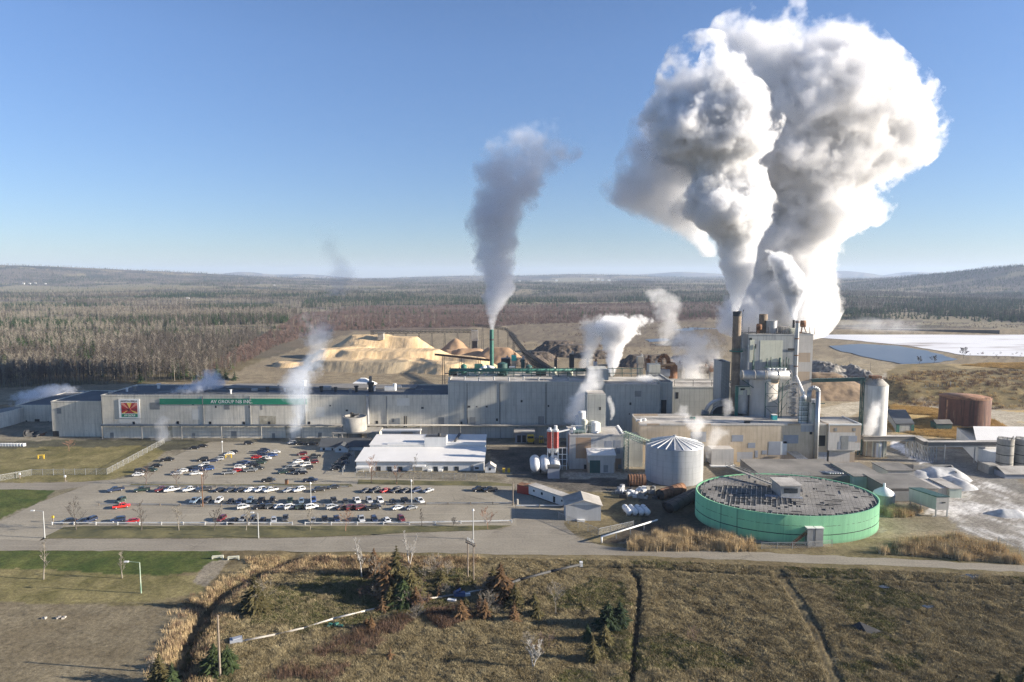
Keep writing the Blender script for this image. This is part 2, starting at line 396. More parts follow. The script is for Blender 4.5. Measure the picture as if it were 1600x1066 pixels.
c = b.mix(1.0, c, b.ramp(nc, [(.3, .75), (.7, 1.25)]), 'MULTIPLY')
b.bsdf(c, .95, 0, nf, .5, .2, **{'Specular IOR Level': .15})
M['ground'] = gm
ground = npmesh('ground', np.stack([gxm, gym, gz], -1).reshape(-1, 3), quads, gm, cov.reshape(-1, 3))
tag(ground, kind='structure')

# ------------------------------------------------------------------ sheets: asphalt, verges, water
def rough_outline(pts, step=3.0, amp=.5, seed=0):
    r = random.Random(seed); out = []
    for (ax, ay), (bx, by) in zip(pts, pts[1:] + pts[:1]):
        L = math.hypot(bx-ax, by-ay); k = max(1, int(L/step))
        for i in range(k):
            t = i/k; s = amp*(.4 if i == 0 else 1)
            out.append((ax + (bx-ax)*t + r.uniform(-s, s), ay + (by-ay)*t + r.uniform(-s, s)))
    return out
def sheet(name, pix, z, mat, amp=.5, step=3.0, seed=1, follow=False):
    pts = rough_outline(W2(*pix), step, amp, seed)
    area = sum(ax*by - bx*ay for (ax, ay), (bx, by) in zip(pts, pts[1:] + pts[:1]))
    if area < 0: pts.reverse()
    bm = bmesh.new(); vs_ = [bm.verts.new((x, y, z + (hz(x, y) if follow else 0))) for x, y in pts]
    f = bm.faces.new(vs_); bmesh.ops.triangulate(bm, faces=[f]); bmesh.ops.recalc_face_normals(bm, faces=bm.faces)
    if bm.faces and sum(q.normal.z for q in bm.faces) < 0: bmesh.ops.reverse_faces(bm, faces=bm.faces)
    me = bpy.data.meshes.new(name); bm.to_mesh(me); bm.free(); me.materials.append(mat)
    o = bpy.data.objects.new(name, me); COL.objects.link(o); return tag(o, kind='structure')
def asphalt(name, c, c2):
    m, b = newmat(name); p = b.pos()
    a = b.noise(p, .035, 5, .65); f = b.noise(p, 1.8, 3, .6); w = b.noise(b.map(p, (.05, .8, 1)), 1.0, 4, .6)
    col = b.mix(b.ramp(a, [(.35, 0.0), (.65, 1.0)]), c, c2)
    col = b.mix(1.0, col, b.ramp(f, [(.3, .8), (.7, 1.18)]), 'MULTIPLY')
    oil = b.math('MULTIPLY', b.ramp(b.noise(p, .16, 4, .7), [(.60, 0.0), (.72, 1.0)]), .4); col = b.mix(oil, col, mul(c, .45))
    col = b.mix(b.math('MULTIPLY', b.ramp(w, [(.52, 0.0), (.66, 1.0)]), .35), col, mul(c2, 1.25))
    vo = b.n('ShaderNodeTexVoronoi', {'Vector': b.n('ShaderNodeVectorMath', {0: p, 1: b.noise(p, .25, 3, .6, color=True)}, operation='ADD').outputs[0], 'Scale': .09}, feature='DISTANCE_TO_EDGE').outputs['Distance']
    crack = b.math('MULTIPLY', b.math('LESS_THAN', vo, .010), b.ramp(b.noise(p, .06, 2), [(.5, 0.0), (.65, .45)]))
    col = b.mix(crack, col, mul(c, .38))
    b.bsdf(col, .9, 0, f, .2, .03); return m
M['asphalt'] = asphalt('worn_asphalt', (.225, .198, .148), (.31, .275, .208))
M['road'] = asphalt('dusty_road', (.19, .165, .125), (.265, .235, .18))
M['verge'] = surf('mown_verge', (.085, .088, .03), .95, .45, .12, tint=(.15, .13, .05), fine=1.3)
sheet('parking_lot', [(-60,842),(-60,836),(0,815),(60,786),(140,757),(206,746),(256,720),(300,701),(330,691),(554,690),(556,744),(800,757),(808,822),(640,825),(300,828),(112,828),(72,838),(60,846)], .05, M['asphalt'], .35, seed=3)
sheet('front_road', [(-200,844),(60,843),(430,842),(560,839),(640,833),(770,828),(880,836),(930,850),(990,859),(1180,863),(1400,873),(1600,884),(1760,893),(1760,902),(1600,894),(1400,885),(1200,877),(1000,869),(830,867),(600,863),(370,861),(0,861),(-200,861)], .025, M['road'], .45, seed=4)
sheet('driveway', [(770,832),(800,822),(806,757),(822,752),(884,790),(882,822),(905,842),(880,842)], .035, M['road'], .3, seed=21)
sheet('verge', [(205,757),(340,757.5),(548,757),(552,760.5),(340,760.5),(200,760.5)], .10, M['verge'], .2, seed=5)
sheet('verge', [(560,750),(760,753),(800,757),(800,760),(640,758.5),(558,757)], .09, M['verge'], .3, seed=6)
sheet('verge', [(68,840),(100,824),(130,822.3),(300,822),(640,822.5),(800,821.5),(770,828),(650,832),(560,837),(430,840.5),(72,842)], .08, M['verge'], .3, seed=7)
sheet('entrance_road', [(-60,756),(120,754),(206,747),(150,758),(90,766),(-60,764)], .03, M['road'], .4, seed=8)
mw, b = newmat('pond_water'); b.bsdf((.10, .11, .12), .32, 0, b.noise(b.pos(), .35, 3), .12, .1); M['water'] = mw
ml, b = newmat('lagoon_crust'); p = b.pos()
st = b.noise(b.map(p, (.006, .022, 1)), 1.0, 5, .62); f = b.noise(p, .06, 3)
b.bsdf(b.mix(b.ramp(st, [(.34, 0.0), (.40, .6), (.47, 1.0)]), b.mix(f, (.22, .15, .10), (.34, .26, .19)), (.80, .78, .75)), .6); M['crust'] = ml
def far_sheet(name, pix, z, mat, seed, dz=0.0): return sheet(name, pix, z, mat, 2.0, 12.0, seed)
far_sheet('lagoon', [(1262,517),(1360,514),(1620,516),(1760,518),(1760,556),(1600,558),(1510,556),(1420,541),(1330,532),(1262,527)], .35, M['crust'], 11)
far_sheet('pond', [(1296,541),(1345,538),(1405,541),(1450,549),(1496,562),(1470,567),(1410,570),(1360,560),(1310,548)], .45, M['water'], 12)
far_sheet('pond', [(1050,516),(1080,512),(1128,514),(1100,519)], .3, M['water'], 13)
far_sheet('pond', [(1008,531),(1040,529),(1050,533),(1015,535)], .3, M['water'], 14)
mp, b = newmat('puddle_water'); b.bsdf((.04, .045, .05), .15); M['puddle'] = mp
for k, px in enumerate(([(1496,901),(1512,897.5),(1532,899),(1524,905),(1504,906)],[(1372,917),(1388,913.5),(1414,916),(1404,920),(1380,920)],[(1440,948),(1452,945),(1464,949),(1450,952)])):
    pp = [G(*q) for q in px]; zq = max(hz(x, y) for x, y in pp) + .06; sheet('water', px, zq, M['puddle'], .35, 1.2, 30+k)
# ------------------------------------------------------------------ materials for the plant
GREY = (.42, .42, .40)
M['hall'] = siding('hall_cladding', (.63, .585, .49), dirt=.6, rib=1.4, tint=(.69, .64, .54), seam=.34)
M['high'] = siding('high_hall_cladding', (.44, .44, .40), dirt=.45, rib=2.4, seam=.4)
M['tan'] = siding('tan_cladding', (.47, .37, .25), patch=(.33, .34, .36), dirt=.35, rib=1.6, tint=(.52, .43, .32))
M['pale'] = siding('pale_cladding', (.50, .47, .43), patch=(.40, .31, .22), dirt=.3, rib=1.3)
M['tower'] = siding('tower_cladding', (.33, .345, .345), dirt=.55, rib=2.6, seam=.3)
M['cream'] = surf('cream_panel', (.58, .58, .47), .7, .12, .3, streak=.35)
M['concrete'] = surf('stained_concrete', (.36, .34, .30), .85, .28, .3, streak=.5)
M['roof'] = surf('gravel_roof', (.17, .16, .145), .9, .3, .08, tint=(.23, .215, .19))
M['patch_grey'] = surf('roof_patch_grey', (.13, .135, .14), .85, .25, .2); M['roof_dark'] = surf('tar_roof', (.075, .08, .085), .8, .3, .1)
M['roof_pale'] = surf('pale_membrane', (.36, .33, .29), .85, .35, .12, tint=(.50, .47, .42))
M['roof_white'] = surf('white_sheet_roof', (.74, .72, .68), .5, .08, .15)
M['white'] = surf('white_paint', (.70, .70, .68), .55, .10, .4, streak=.15)
M['white_wall'] = siding('white_siding', (.66, .66, .64), dirt=.15, rib=.5, seam=.12)
M['steel'] = surf('galvanised_steel', (.42, .43, .44), .45, .2, .5, metal=.55, streak=.25)
M['rust'] = surf('rusty_steel', (.16, .075, .04), .85, .45, .5, tint=(.24, .12, .06))
M['stack'] = surf('sooty_stack', (.17, .13, .095), .8, .35, .25, streak=.5, tint=(.26, .20, .14))
M['green'] = surf('green_steel', (.035, .15, .115), .6, .25, .4)
M['dkgreen'] = surf('dark_green_steel', (.03, .085, .075), .6, .25, .4)
M['dark'] = surf('dark_machinery', (.045, .045, .045), .7, .35, .6)
M['black'] = surf('opening_dark', (.012, .013, .015), .6, .2, .5)
M['louvre'] = surf('louvre_grey', (.22, .225, .22), .6, .15, .8)
M['glass'] = newmat('window_glass')[0]; NB(M['glass']).bsdf((.03, .04, .05), .12)
M['red'] = surf('red_paint', (.42, .05, .03), .5, .2, .5)
M['yellow'] = surf('yellow_paint', (.62, .42, .04), .5, .15, .5)
M['wood'] = surf('weathered_wood', (.26, .21, .16), .85, .25, .5)
M['logs'] = surf('log_bark', (.065, .05, .038), .95, .5, .5, tint=(.13, .10, .075))

def windows(root, mat, rects, Y, name='window', out=.06, frame=None):
    for (u0, v0, u1, v1) in rects:
        x0, z1 = D(u0, v0, Y); x1, z0 = D(u1, v1, Y)
        w = MB(); w.box(x0, x1, Y-out, Y+.05, z0, z1); w.build(name, mat, root)
def block(root, name, Y0, Y1, u0, u1, vt, vb=None, wall=None, roof=None, parapet=.0, z0=None, cap=True):
    """a storey block: front face between photo columns u0..u1 at distance Y0"""
    x0, zt = D(u0, vt, Y0); x1, _ = D(u1, vt, Y0); zb = (0 if z0 is None else z0) if vb is None else D(u0, vb, Y0)[1]
    w = MB(); w.box(x0, x1, Y0, Y1, zb, zt); o = w.build(name, wall, root)
    if roof is not None:
        r = MB(); e = .5; r.box(x0+e, x1-e, Y0+e, Y1-e, zt, zt+.05); r.build('roof', roof, root)
        p = MB(); t = .35; h = .35 + parapet                       # coping round the roof
        p.box(x0-.12, x1+.12, Y0-.12, Y0+t, zt-.15, zt+h); p.box(x0-.12, x1+.12, Y1-t, Y1+.12, zt-.15, zt+h)
        p.box(x0-.12, x0+t, Y0+t, Y1-t, zt-.15, zt+h); p.box(x1-t, x1+.12, Y0+t, Y1-t, zt-.15, zt+h); p.build('parapet', wall, root)
    return o, x0, x1, zb, zt
def vent(root, x, y, z, r=.8, h=1.8, mat=None, name='roof_vent', hood=True):
    v = MB(); v.cyl(x, y, z, z+h, r, 10); 
    if hood: v.cyl(x, y, z+h*.85, z+h*1.1, r*1.4, 10)
    return v.build(name, mat or M['louvre'], root)
def railing(mb, pts, h=1.1, m=0, r=.05, gap=3):
    for a, b in zip(pts, pts[1:]):
        a, b = Vector(a), Vector(b); L = (b-a).length; k = max(1, int(L/gap))
        for zz in (h, h*.55): mb.bar(a + Vector((0,0,zz)), b + Vector((0,0,zz)), r*2, r*2, m)
        for i in range(k+1):
            q = a + (b-a)*(i/k); mb.bar(q, q + Vector((0,0,h)), r*2, r*2, m)

# ------------------------------------------------------------------ the long pulp hall
HY = 315.0
hx0, hx1 = X(158, HY, 619), X(700, HY, 619); hz_ = Z(618.5, HY)
hall = thing('mill_hall', 'very long windowless cream clad mill hall carrying the green name band', 'mill building', (hx0, HY, 0))
w = MB(); w.box(hx0, hx1, HY, 346, 0, hz_); w.build('wall', M['hall'], hall)
r = MB(); r.box(hx0+.5, hx1-.02, HY+.5, 345.5, hz_, hz_+.05)
r.build('roof', M['roof_dark'], hall)
r = MB(); r.box(X(330,HY), X(562,HY), 332, 345.6, hz_+.06, hz_+1.0); r.box(X(570,HY), X(640,HY), 334, 345.6, hz_+.06, hz_+.5); r.build('roof_strip', M['roof'], hall)
p = MB(); p.box(hx0-.12, hx1-.02, HY-.12, HY+.35, hz_-.15, hz_+.45); p.box(hx0-.12, hx1-.02, 345.65, 346.12, hz_-.15, hz_+.45); p.box(hx0-.12, hx0+.35, HY+.35, 345.65, hz_-.15, hz_+.45); p.build('parapet', M['hall'], hall)
windows(hall, M['louvre'], [(234,629,250,640),(350,632.6,359,640),(407,633,410.5,640.5),(685,652,694,665)], HY, 'louvre')
for (u, v) in ((209,661),(278,660.5),(328.5,661),(381,661),(420.5,661),(483,661),(589,660)): windows(hall, M['black'], [(u-2,v-2.2,u+2,v+2.2)], HY, 'opening')
windows(hall, M['louvre'], [(361,674,370,684)], HY, 'door'); windows(hall, M['glass'], [(336,634,338.5,637.5),(388.5,633.5,391.5,637.5),(515,633,517,635)], HY, 'window')
for u in (317.5, 391, 477, 577, 604): # down pipes and expansion joints
    x = X(u, HY); q = MB(); q.box(x-.18, x+.18, HY-.3, HY, Z(664, HY) if u < 570 else .2, hz_-.2); q.build('downpipe', M['louvre'], hall)
x = X(575, HY); q = MB(); q.cyl(x, HY-.8, Z(668,HY), hz_+.3, .75, 12); q.build('vent_duct', M['steel'], hall)
for (u, v, s) in ((419,612,1.2),(503,612,1.3),(525,612,1.1),(557.5,613,1.4),(580,610,2.2),(446,612,.8),(200,610,.9)):
    yv = 326; vent(hall, X(u, yv), yv, hz_+.05, s*.55, s*1.9, M['dark'] if s > 1 else M['white'])
vent(hall, X(477,338), 338, hz_+1, .8, 2.6, M['white'])
q = MB(); xx = X(609,330); q.box(xx-2.2, xx+2.0, 329, 331, hz_+.05, hz_+2.0); q.cyl(xx+2.6, 330, hz_+.05, hz_+3.4, .9, 10); q.build('roof_fan', M['white'], hall)
q = MB()
for k in range(30):
    x = hx0 + 4 + k*5.3; q.box(x-.05, x+.05, HY+.6, HY+.7, hz_, hz_+1.15)
q.bar((hx0+4, HY+.65, hz_+1.1), (hx0+4+29*5.3, HY+.65, hz_+1.1), .07, .07); q.build('roof_railing', M['louvre'], hall)
M['stain'] = surf('stained_sheet', (.36, .32, .23), .8, .3, .35, tint=(.48, .44, .35), streak=.6); M['new_sheet'] = surf('newer_sheet', (.68, .65, .58), .7, .1, .3)
windows(hall, M['stain'], [(405,650,431,663),(446,667,455,686),(262,666,270,686)], HY, 'stained_sheet', .03)
windows(hall, M['new_sheet'], [(300,640,312,656),(494,636,507,652),(620,622,640,634),(655,668,668,684),(186,654,220,661)], HY, 'newer_sheet', .03)
windows(hall, M['louvre'], [(172,676,178,685.5),(300,677,305,685.5),(425,677,430,685.5),(497,676,503,685.5),(612,654,616,660)], HY, 'door'); windows(hall, M['glass'], [(540,640,544,643),(658,636,662,639),(300,630,303,633)], HY, 'window')
for k in range(14):
    u = 175 + k*37.3; yv = 320 + (k*7 % 5)*4; q = MB(); x = X(u, yv); s = .5 + (k*13 % 7)*.12
    if k % 3 == 0: q.box(x-s*2.2, x+s*2.2, yv-s, yv+s, hz_+.06, hz_+.5+s*1.2)
    else: q.cyl(x, yv, hz_+.05, hz_+1.0+s, s*.6, 10); q.cyl(x, yv, hz_+1.0+s, hz_+1.3+s, s*.95, 10)
    q.build('roof_vent', M[('steel','louvre','white')[k % 3]], hall)
for k in range(9):
    u = 190 + k*57; x = X(u, 325); q = MB(); q.box(x, x+9+(k*5 % 4)*2, 318.5+(k % 3)*6, 322.5+(k % 3)*6, hz_+.055, hz_+.075); q.build('roof_patch', M['roof'] if k % 2 else M['patch_grey'], hall)
# green name band and the square sign
def text_mesh(txt, size, extr, font_scale=1.0):
    cu = bpy.data.curves.new('lettering', 'FONT'); cu.body = txt; cu.size = size; cu.extrude = extr; cu.align_x = 'CENTER'; cu.align_y = 'CENTER'
    cu.resolution_u = 2; cu.offset = 0
    ob = bpy.data.objects.new('lettering', cu); COL.objects.link(ob)
    dg = bpy.context.evaluated_depsgraph_get(); me = bpy.data.meshes.new_from_object(ob.evaluated_get(dg))
    bpy.data.objects.remove(ob); bpy.data.curves.remove(cu); return me
def lettering(root, txt, x, y, z, width, height, mat):
    me = text_mesh(txt, 1.0, .03); xs = [v.co.x for v in me.vertices]; zs = [v.co.y for v in me.vertices]
    w0, h0 = max(xs)-min(xs), max(zs)-min(zs); cx_, cz_ = (max(xs)+min(xs))/2, (max(zs)+min(zs))/2
    for v in me.vertices:
        a, b_, c = v.co; v.co = ((a-cx_)*width/w0, -c, (b_-cz_)*height/h0)
    me.materials.clear(); me.materials.append(mat)
    o = bpy.data.objects.new('lettering', me); COL.objects.link(o); o.parent = root; o.location = Vector((x, y, z)) - root.location; return o
M['sign_green'] = surf('sign_green', (.015, .22, .125), .5, .12, .2)
M['sign_white'] = surf('sign_white', (.78, .78, .75), .5, .06, .3)
M['sign_red'] = surf('sign_red', (.36, .025, .03), .5, .1, .3)
M['sign_dkred'] = surf('sign_dark_red', (.20, .015, .02), .5, .1, .3)
M['sign_yellow'] = surf('sign_yellow', (.70, .48, .12), .5, .1, .3)
M['sign_pink'] = surf('sign_pink', (.55, .22, .16), .5, .1, .3)
M['sign_ink'] = surf('sign_ink', (.10, .07, .06), .5, .1, .3)
sx0, sz1 = D(249.5, 623, HY); sx1, sz0 = D(479.5, 632, HY)
sg = thing('name_band', 'long green band with white lettering along the top of the hall', 'sign', ((sx0+sx1)/2, HY-.3, sz0))
q = MB(); q.box(sx0, sx1, HY-.28, HY-.06, sz0, sz1); q.build('panel', M['sign_green'], sg)
lx0, lx1 = X(330,HY), X(395,HY); lettering(sg, 'AV GROUP NB INC.', (lx0+lx1)/2, HY-.31, (sz0+sz1)/2, lx1-lx0, (sz1-sz0)*.60, M['sign_white'])
bx0, bz1 = D(185.5, 623.5, HY); bx1, bz0 = D(219.5, 653, HY); bw, bh = bx1-bx0, bz1-bz0
sq = thing('company_sign', 'square white sign with red and yellow ray emblem above green strip', 'sign', ((bx0+bx1)/2, HY-.3, bz0))
q = MB(); q.box(bx0, bx1, HY-.30, HY-.06, bz0, bz1); q.build('panel', M['sign_white'], sq)
def sgx(k): return bx0 + bw*k
def sgz(k): return bz0 + bh*k
yf = HY-.34
q = MB(); q.box(sgx(.12), sgx(.89), yf, HY-.301, sgz(.24), sgz(.80)); em = q.build('emblem', M['sign_red'], sq)
def tri(root, nm, mat, pts, dy):
    q = MB(); n = len(pts); v_ = [(sgx(a), yf-dy, sgz(c)) for a, c in pts] + [(sgx(a), yf-.004, sgz(c)) for a, c in pts]
    q.add(v_, [tuple(range(n)), tuple(range(2*n-1, n-1, -1))] + [(i, i+n, (i+1) % n+n, (i+1) % n) for i in range(n)]); return q.build(nm, mat, root)
tri(em, 'ray', M['sign_yellow'], [(.515,.50),(.38,.80),(.63,.80)], .03)
tri(em, 'ray', M['sign_pink'], [(.50,.46),(.12,.70),(.12,.80),(.22,.80)], .03)
tri(em, 'ray', M['sign_pink'], [(.53,.46),(.80,.80),(.89,.80),(.89,.68)], .03)
tri(em, 'ray', M['sign_yellow'], [(.47,.42),(.12,.24),(.24,.24)], .03)
tri(em, 'ray', M['sign_yellow'], [(.56,.42),(.78,.24),(.89,.24),(.89,.29)], .03)
tri(em, 'ray', M['sign_dkred'], [(.46,.45),(.12,.38),(.12,.52)], .03)
tri(em, 'ray', M['sign_dkred'], [(.57,.45),(.89,.38),(.89,.54)], .03)
q = MB(); q.lathe(0, 0, [(0, 0), (bh*.075, 0), (bh*.075, .05), (0, .05)], 14)
q.v = [(sgx(.515)+x, yf-.03-z, sgz(.45)+y) for x, y, z in q.v]; q.build('sun_disc', M['sign_dkred'], em)
q = MB(); q.box(sgx(.12), sgx(.89), yf, HY-.301, sgz(.05), sgz(.215)); q.build('green_strip', M['sign_green'], sq)
lettering(sq, 'ADITYA BIRLA', sgx(.505), HY-.33, sgz(.885), bw*.80, bh*.095, M['sign_ink'])
lettering(sq, 'AV GROUP', sgx(.505), yf-.03, sgz(.132), bw*.54, bh*.10, M['sign_white'])
# pipe bridge along the hall's foot
pr = thing('pipe_rack', 'rusty brown pipe rack running along the foot of the hall wall', 'pipe rack', (0, HY-2, 0))
q = MB(); zz = Z(664.5, HY)
for dy, rr in ((-.8, .28), (-1.5, .35), (-2.1, .22)): q.tube((X(160,HY), HY+dy, zz+rr), (X(885,HY), HY+dy, zz+rr), rr, 8)
q.build('pipe', M['concrete'], pr)
for k in range(36):
    x = X(162,HY) + k*(X(885,HY)-X(162,HY))/35; q = MB(); q.box(x-.15, x+.15, HY-2.5, HY-.1, zz-.35, zz-.05)
    if k % 3 == 0: q.box(x-.13, x+.13, HY-2.4, HY-2.1, .0, zz-.35)
    q.build('bracket', M['concrete'], pr)
# left end blocks
lb = thing('store_block', 'plain cream block with dark roof at the left end of the hall', 'mill building', (X(80,318), 318, 0))
_, x0, x1, zb, zt = block(lb, 'wall', 318, 349, 79.5, 157.5, 628, None, M['hall'], M['roof_dark'])
windows(lb, M['louvre'], [(88.5,638,96,646.5)], 318, 'louvre'); windows(lb, M['black'], [(82.5,673.5,92.5,684)], 318, 'doorway')
lb = thing('store_block', 'lower grey block with a dark doorway set back behind a scrap heap', 'mill building', (X(24,352), 352, 0))
block(lb, 'wall', 352, 392, 24, 80, 634, None, M['hall'], M['roof_dark']); windows(lb, M['black'], [(54,655,62.5,665),(40,657,43,664),(74.5,658,76.5,662)], 352, 'doorway')
lb = thing('long_shed', 'low grey shed with flat roof cut by the left edge of the photo', 'shed', (X(-60,338), 338, 0))
q = MB(); ax, ay = G(22, 664); bx_, by_ = G(-70, 686)
q.prism([(ax, ay), (ax-2, ay+24), (bx_-6, by_+26), (bx_, by_)], 0, Z(641, ay)); q.build('wall', M['hall'], lb)
q = MB(); zt = Z(641, ay); q.prism([(ax-.4, ay+.5), (ax-2.2, ay+23.6), (bx_-5.7, by_+25.6), (bx_+.1, by_+.5)], zt, zt+.12); q.build('roof', M['roof'], lb)
# far low roof with pipes behind the left end
fb = thing('back_hall', 'flat dark roofed hall behind the left end of the mill', 'mill building', (X(60,395), 395, 0))
block(fb, 'wall', 395, 430, 60, 175, 627, None, M['hall'], M['roof_dark'])
pc = thing('roof_piping', 'tangle of pale pipes and ducts on the far left roof', 'pipework', (X(60,394), 398, Z(627,395)))
q = MB(); rz = Z(627,395); rr_ = random.Random(4)
for k in range(14):
    x = X(42 + k*6, 400); q.tube((x, 398, rz+.3), (x + rr_.uniform(-2, 4), 399 + rr_.uniform(0, 24), rz + rr_.uniform(.6, 2.2)), rr_.uniform(.25, .6), 8)
for k in range(4): q.tube((X(40,402), 399+k*3, rz+1.2), (X(130,402), 401+k*3, rz+1.2), .4, 8)
q.build('pipe', M['steel'], pc)

# ------------------------------------------------------------------ high hall
hh = thing('mill_hall', 'tall grey panelled hall joined to the right end of the long cream hall', 'mill building', (X(700,HY), HY, 0))
hX0, hX1, hZ = X(700,HY,598), X(1031,HY,598), Z(598,HY)
midx = X(945,HY,598)
q = MB(); q.box(hX0, midx, HY-.03, 350, 0, hZ); q.build('wall', M['high'], hh)
q = MB(); q.box(midx+.02, hX1, HY-.5, 342, 0, Z(602,HY)); q.build('bay_wall', M['high'], hh)
q = MB(); q.box(hX0+.5, midx-.5, HY+.5, 349.5, hZ, hZ+.06); q.build('roof', M['roof_pale'], hh)
q = MB(); q.box(midx+.5, hX1-.4, HY+.1, 341.5, Z(602,HY), Z(602,HY)+.06); q.build('bay_roof', M['roof_pale'], hh)
q = MB(); q.box(hX0-.1, midx, HY-.2, HY+.4, hZ-.2, hZ+.5); q.box(hX0-.1, hX0+.4, HY+.4, 349.6, hZ-.2, hZ+.5); q.box(hX0-.1, midx, 349.6, 350.1, hZ-.2, hZ+.5); q.build('parapet', M['high'], hh)
q = MB(); q.box(midx+.02, hX1+.1, HY-.65, HY-.1, Z(602,HY)-.2, Z(602,HY)+.5); q.build('bay_parapet', M['high'], hh)
x0, x1 = X(917,330), X(946.5,330); q = MB(); q.box(x0, x1, 322, 336, hZ+.06, Z(578,322)); q.build('penthouse', M['high'], hh)
windows(hh, M['louvre'], [(992,611,1002,620),(733.5,652,743,664)], HY-.5, 'louvre')
for (u, v, a, c) in ((733,635.5,4,3),(745,635.5,2,2),(760.5,635.5,3,2.5),(721,661,3,4),(776.5,656,3,4),(815,627,3,3.5),(857,634.5,2.5,3),(985,631,3,4),(983.5,647,2,2)):
    windows(hh, M['dark'], [(u-a/2,v-c/2,u+a/2,v+c/2)], HY-.5 if u > 945 else HY-.03, 'opening')
windows(hh, M['louvre'], [(841,650.5,850,664)], HY-.03, 'door')
for u in (730, 781, 853): x = X(u,HY); q = MB(); q.box(x-.12, x+.12, HY-.2, HY-.02, Z(662,HY), hZ-.3); q.build('downpipe', M['dark'], hh)
for u in (632, 635): 
    x = X(u,HY); q = MB(); q.box(x-.22, x+.22, HY-.9, HY-.4, Z(667,HY), Z(650,HY)); q.build('downpipe', M['dark'], hall)
# rooftop pipe gantry on the high hall
gt = thing('pipe_gantry', 'green pipe gantry with rails standing along the high hall roof', 'pipe rack', (X(700,333), 333, hZ))
q = MB(); y = 333; gz1 = Z(576, y)
for k in range(22):
    x = X(703,y) + k*(X(1000,y)-X(703,y))/21
    q.bar((x, y, hZ+.1), (x, y, gz1), .22, .22); q.bar((x, y+4, hZ+.1), (x, y+4, gz1), .22, .22); q.bar((x, y, gz1-.3), (x, y+4, gz1-.3), .2, .2)
for dz in (0, -2.3): q.bar((X(703,y), y, gz1+dz), (X(1003,y), y, gz1+dz), .28, .28)
q.build('frame', M['dkgreen'], gt)
q = MB()
for k, rr in enumerate((.35, .5, .3, .42)): q.tube((X(703,y), y+.6+k*.9, gz1-1.3+.1*k), (X(915,y), y+.6+k*.9, gz1-1.3+.1*k), rr, 8)
q.build('pipe', M['green'], gt)
rr_ = random.Random(9)
cl = thing('roof_plant', 'jumble of pumps tanks and pipework on the high hall roof', 'plant equipment', (X(760,340), 340, hZ))
for k, (u, v0, v1, wd, mt) in enumerate(((708,588,580,4,'dark'),(725,590,572,3,'green'),(748,590,570,4,'green'),(785,588,569,5,'dkgreen'),(800,590,574,3,'steel'),(826,590,573,3.4,'dkgreen'),(845,589,580,5,'dark'),(866,589,577,2,'cream'),(877,590,580,5,'roof_pale'),(890,590,580,3,'cream'),(905,590,578,4,'steel'))):
    y = 339 + (k % 3)*3; x = X(u, y); z1 = Z(v1-1, y); q = MB()
    if k % 2: q.cyl(x, y, hZ+.1, z1, wd/2, 12); q.cyl(x, y, z1, z1+.8, wd/2, 12, r2=.3)
    else: q.box(x-wd/2, x+wd/2, y-1.5, y+1.5, hZ+.1, z1); q.tube((x-wd, y, hZ+.8), (x+wd, y, z1*.6+hZ*.4), .25, 6)
    q.build('vessel' if k % 2 else 'machine', M[mt], cl)
for k in range(9): vent(hh, X(703+k*23, 322), 320 + (k % 2)*3, hZ+.06, .35, 1.5, M['steel'])
wc = thing('roof_duct', 'curled white duct lying on the roof left of the green stack', 'duct', (X(752,336), 337, hZ))
q = MB(); pts = [Vector((X(745,336), 336, hZ+.9)), Vector((X(752,336), 336.6, Z(577,336))), Vector((X(760,336), 337, Z(573,336))), Vector((X(772,336), 337.5, Z(576,336))), Vector((X(782,336), 338, hZ+1))]
q.path(pts, .9, 10); q.build('pipe', M['white'], wc)
# slim green stack
gs = thing('green_stack', 'slim green steel stack with a grey band rising from the high hall roof', 'stack', (X(768.5,345), 345, hZ))
gx = X(768.5,345); zt = Z(515,345)
q = MB(); q.cyl(gx, 345, Z(552,345), zt, 1.02, 18); q.build('shaft', M['green'], gs)
q = MB(); q.cyl(gx, 345, hZ, Z(578,345), 1.5, 16); q.cyl(gx, 345, Z(578,345), Z(573,345), 1.5, 16, r2=1.05); q.build('base', M['roof_pale'], gs)
q = MB(); q.cyl(gx, 345, Z(573,345), Z(552,345), 1.02, 18); q.cyl(gx, 345, Z(553,345), Z(551,345), 1.12, 18); q.build('lower_shaft', M['green'], gs)
q = MB(); q.cyl(gx, 345, Z(532,345), Z(529.5,345), 1.1, 18); q.build('band', M['dark'], gs)
q = MB()
for dx in (-.25, .25): q.bar((gx+1.2, 345+dx, hZ), (gx+1.2, 345+dx, zt), .08, .08)
for k in range(24): q.bar((gx+1.2, 344.75, hZ+1+k*.9), (gx+1.2, 345.25, hZ+1+k*.9), .05, .05)
q.build('ladder', M['dark'], gs)
# recess right of the high hall, with the big ring
rb = thing('side_bay', 'dark grey narrow bay between the high hall and the round wheel', 'mill building', (X(1031,318), 318, 0))
block(rb, 'wall', 318, 345, 1031.5, 1051, 598, None, M['high'], M['roof_dark']); windows(rb, M['black'], [(1033,625,1041,648)], 318, 'opening')
rb = thing('back_bay', 'grey flat roofed block behind the round wheel and tan building', 'mill building', (X(1051,325), 325, 0))
block(rb, 'wall', 325, 352, 1051, 1160, 606, None, M['high'], M['roof_pale']); windows(rb, M['black'], [(1056,613,1060,623)], 325, 'opening')
q = MB(); zr = Z(606,325); railing(q, [(X(1053,327),327,zr+.4),(X(1140,327),327,zr+.4)], 3.0, 0, .09, 7); q.build('railing', M['dark'], rb)
rw = thing('drum_filter', 'big pale spoked half round drum above the flat tan building roof', 'drum filter', (X(1128,305), 305, 0))
cx, cz = D(1127, 650, 305); Rw = 31/F*305*.85
q = MB()
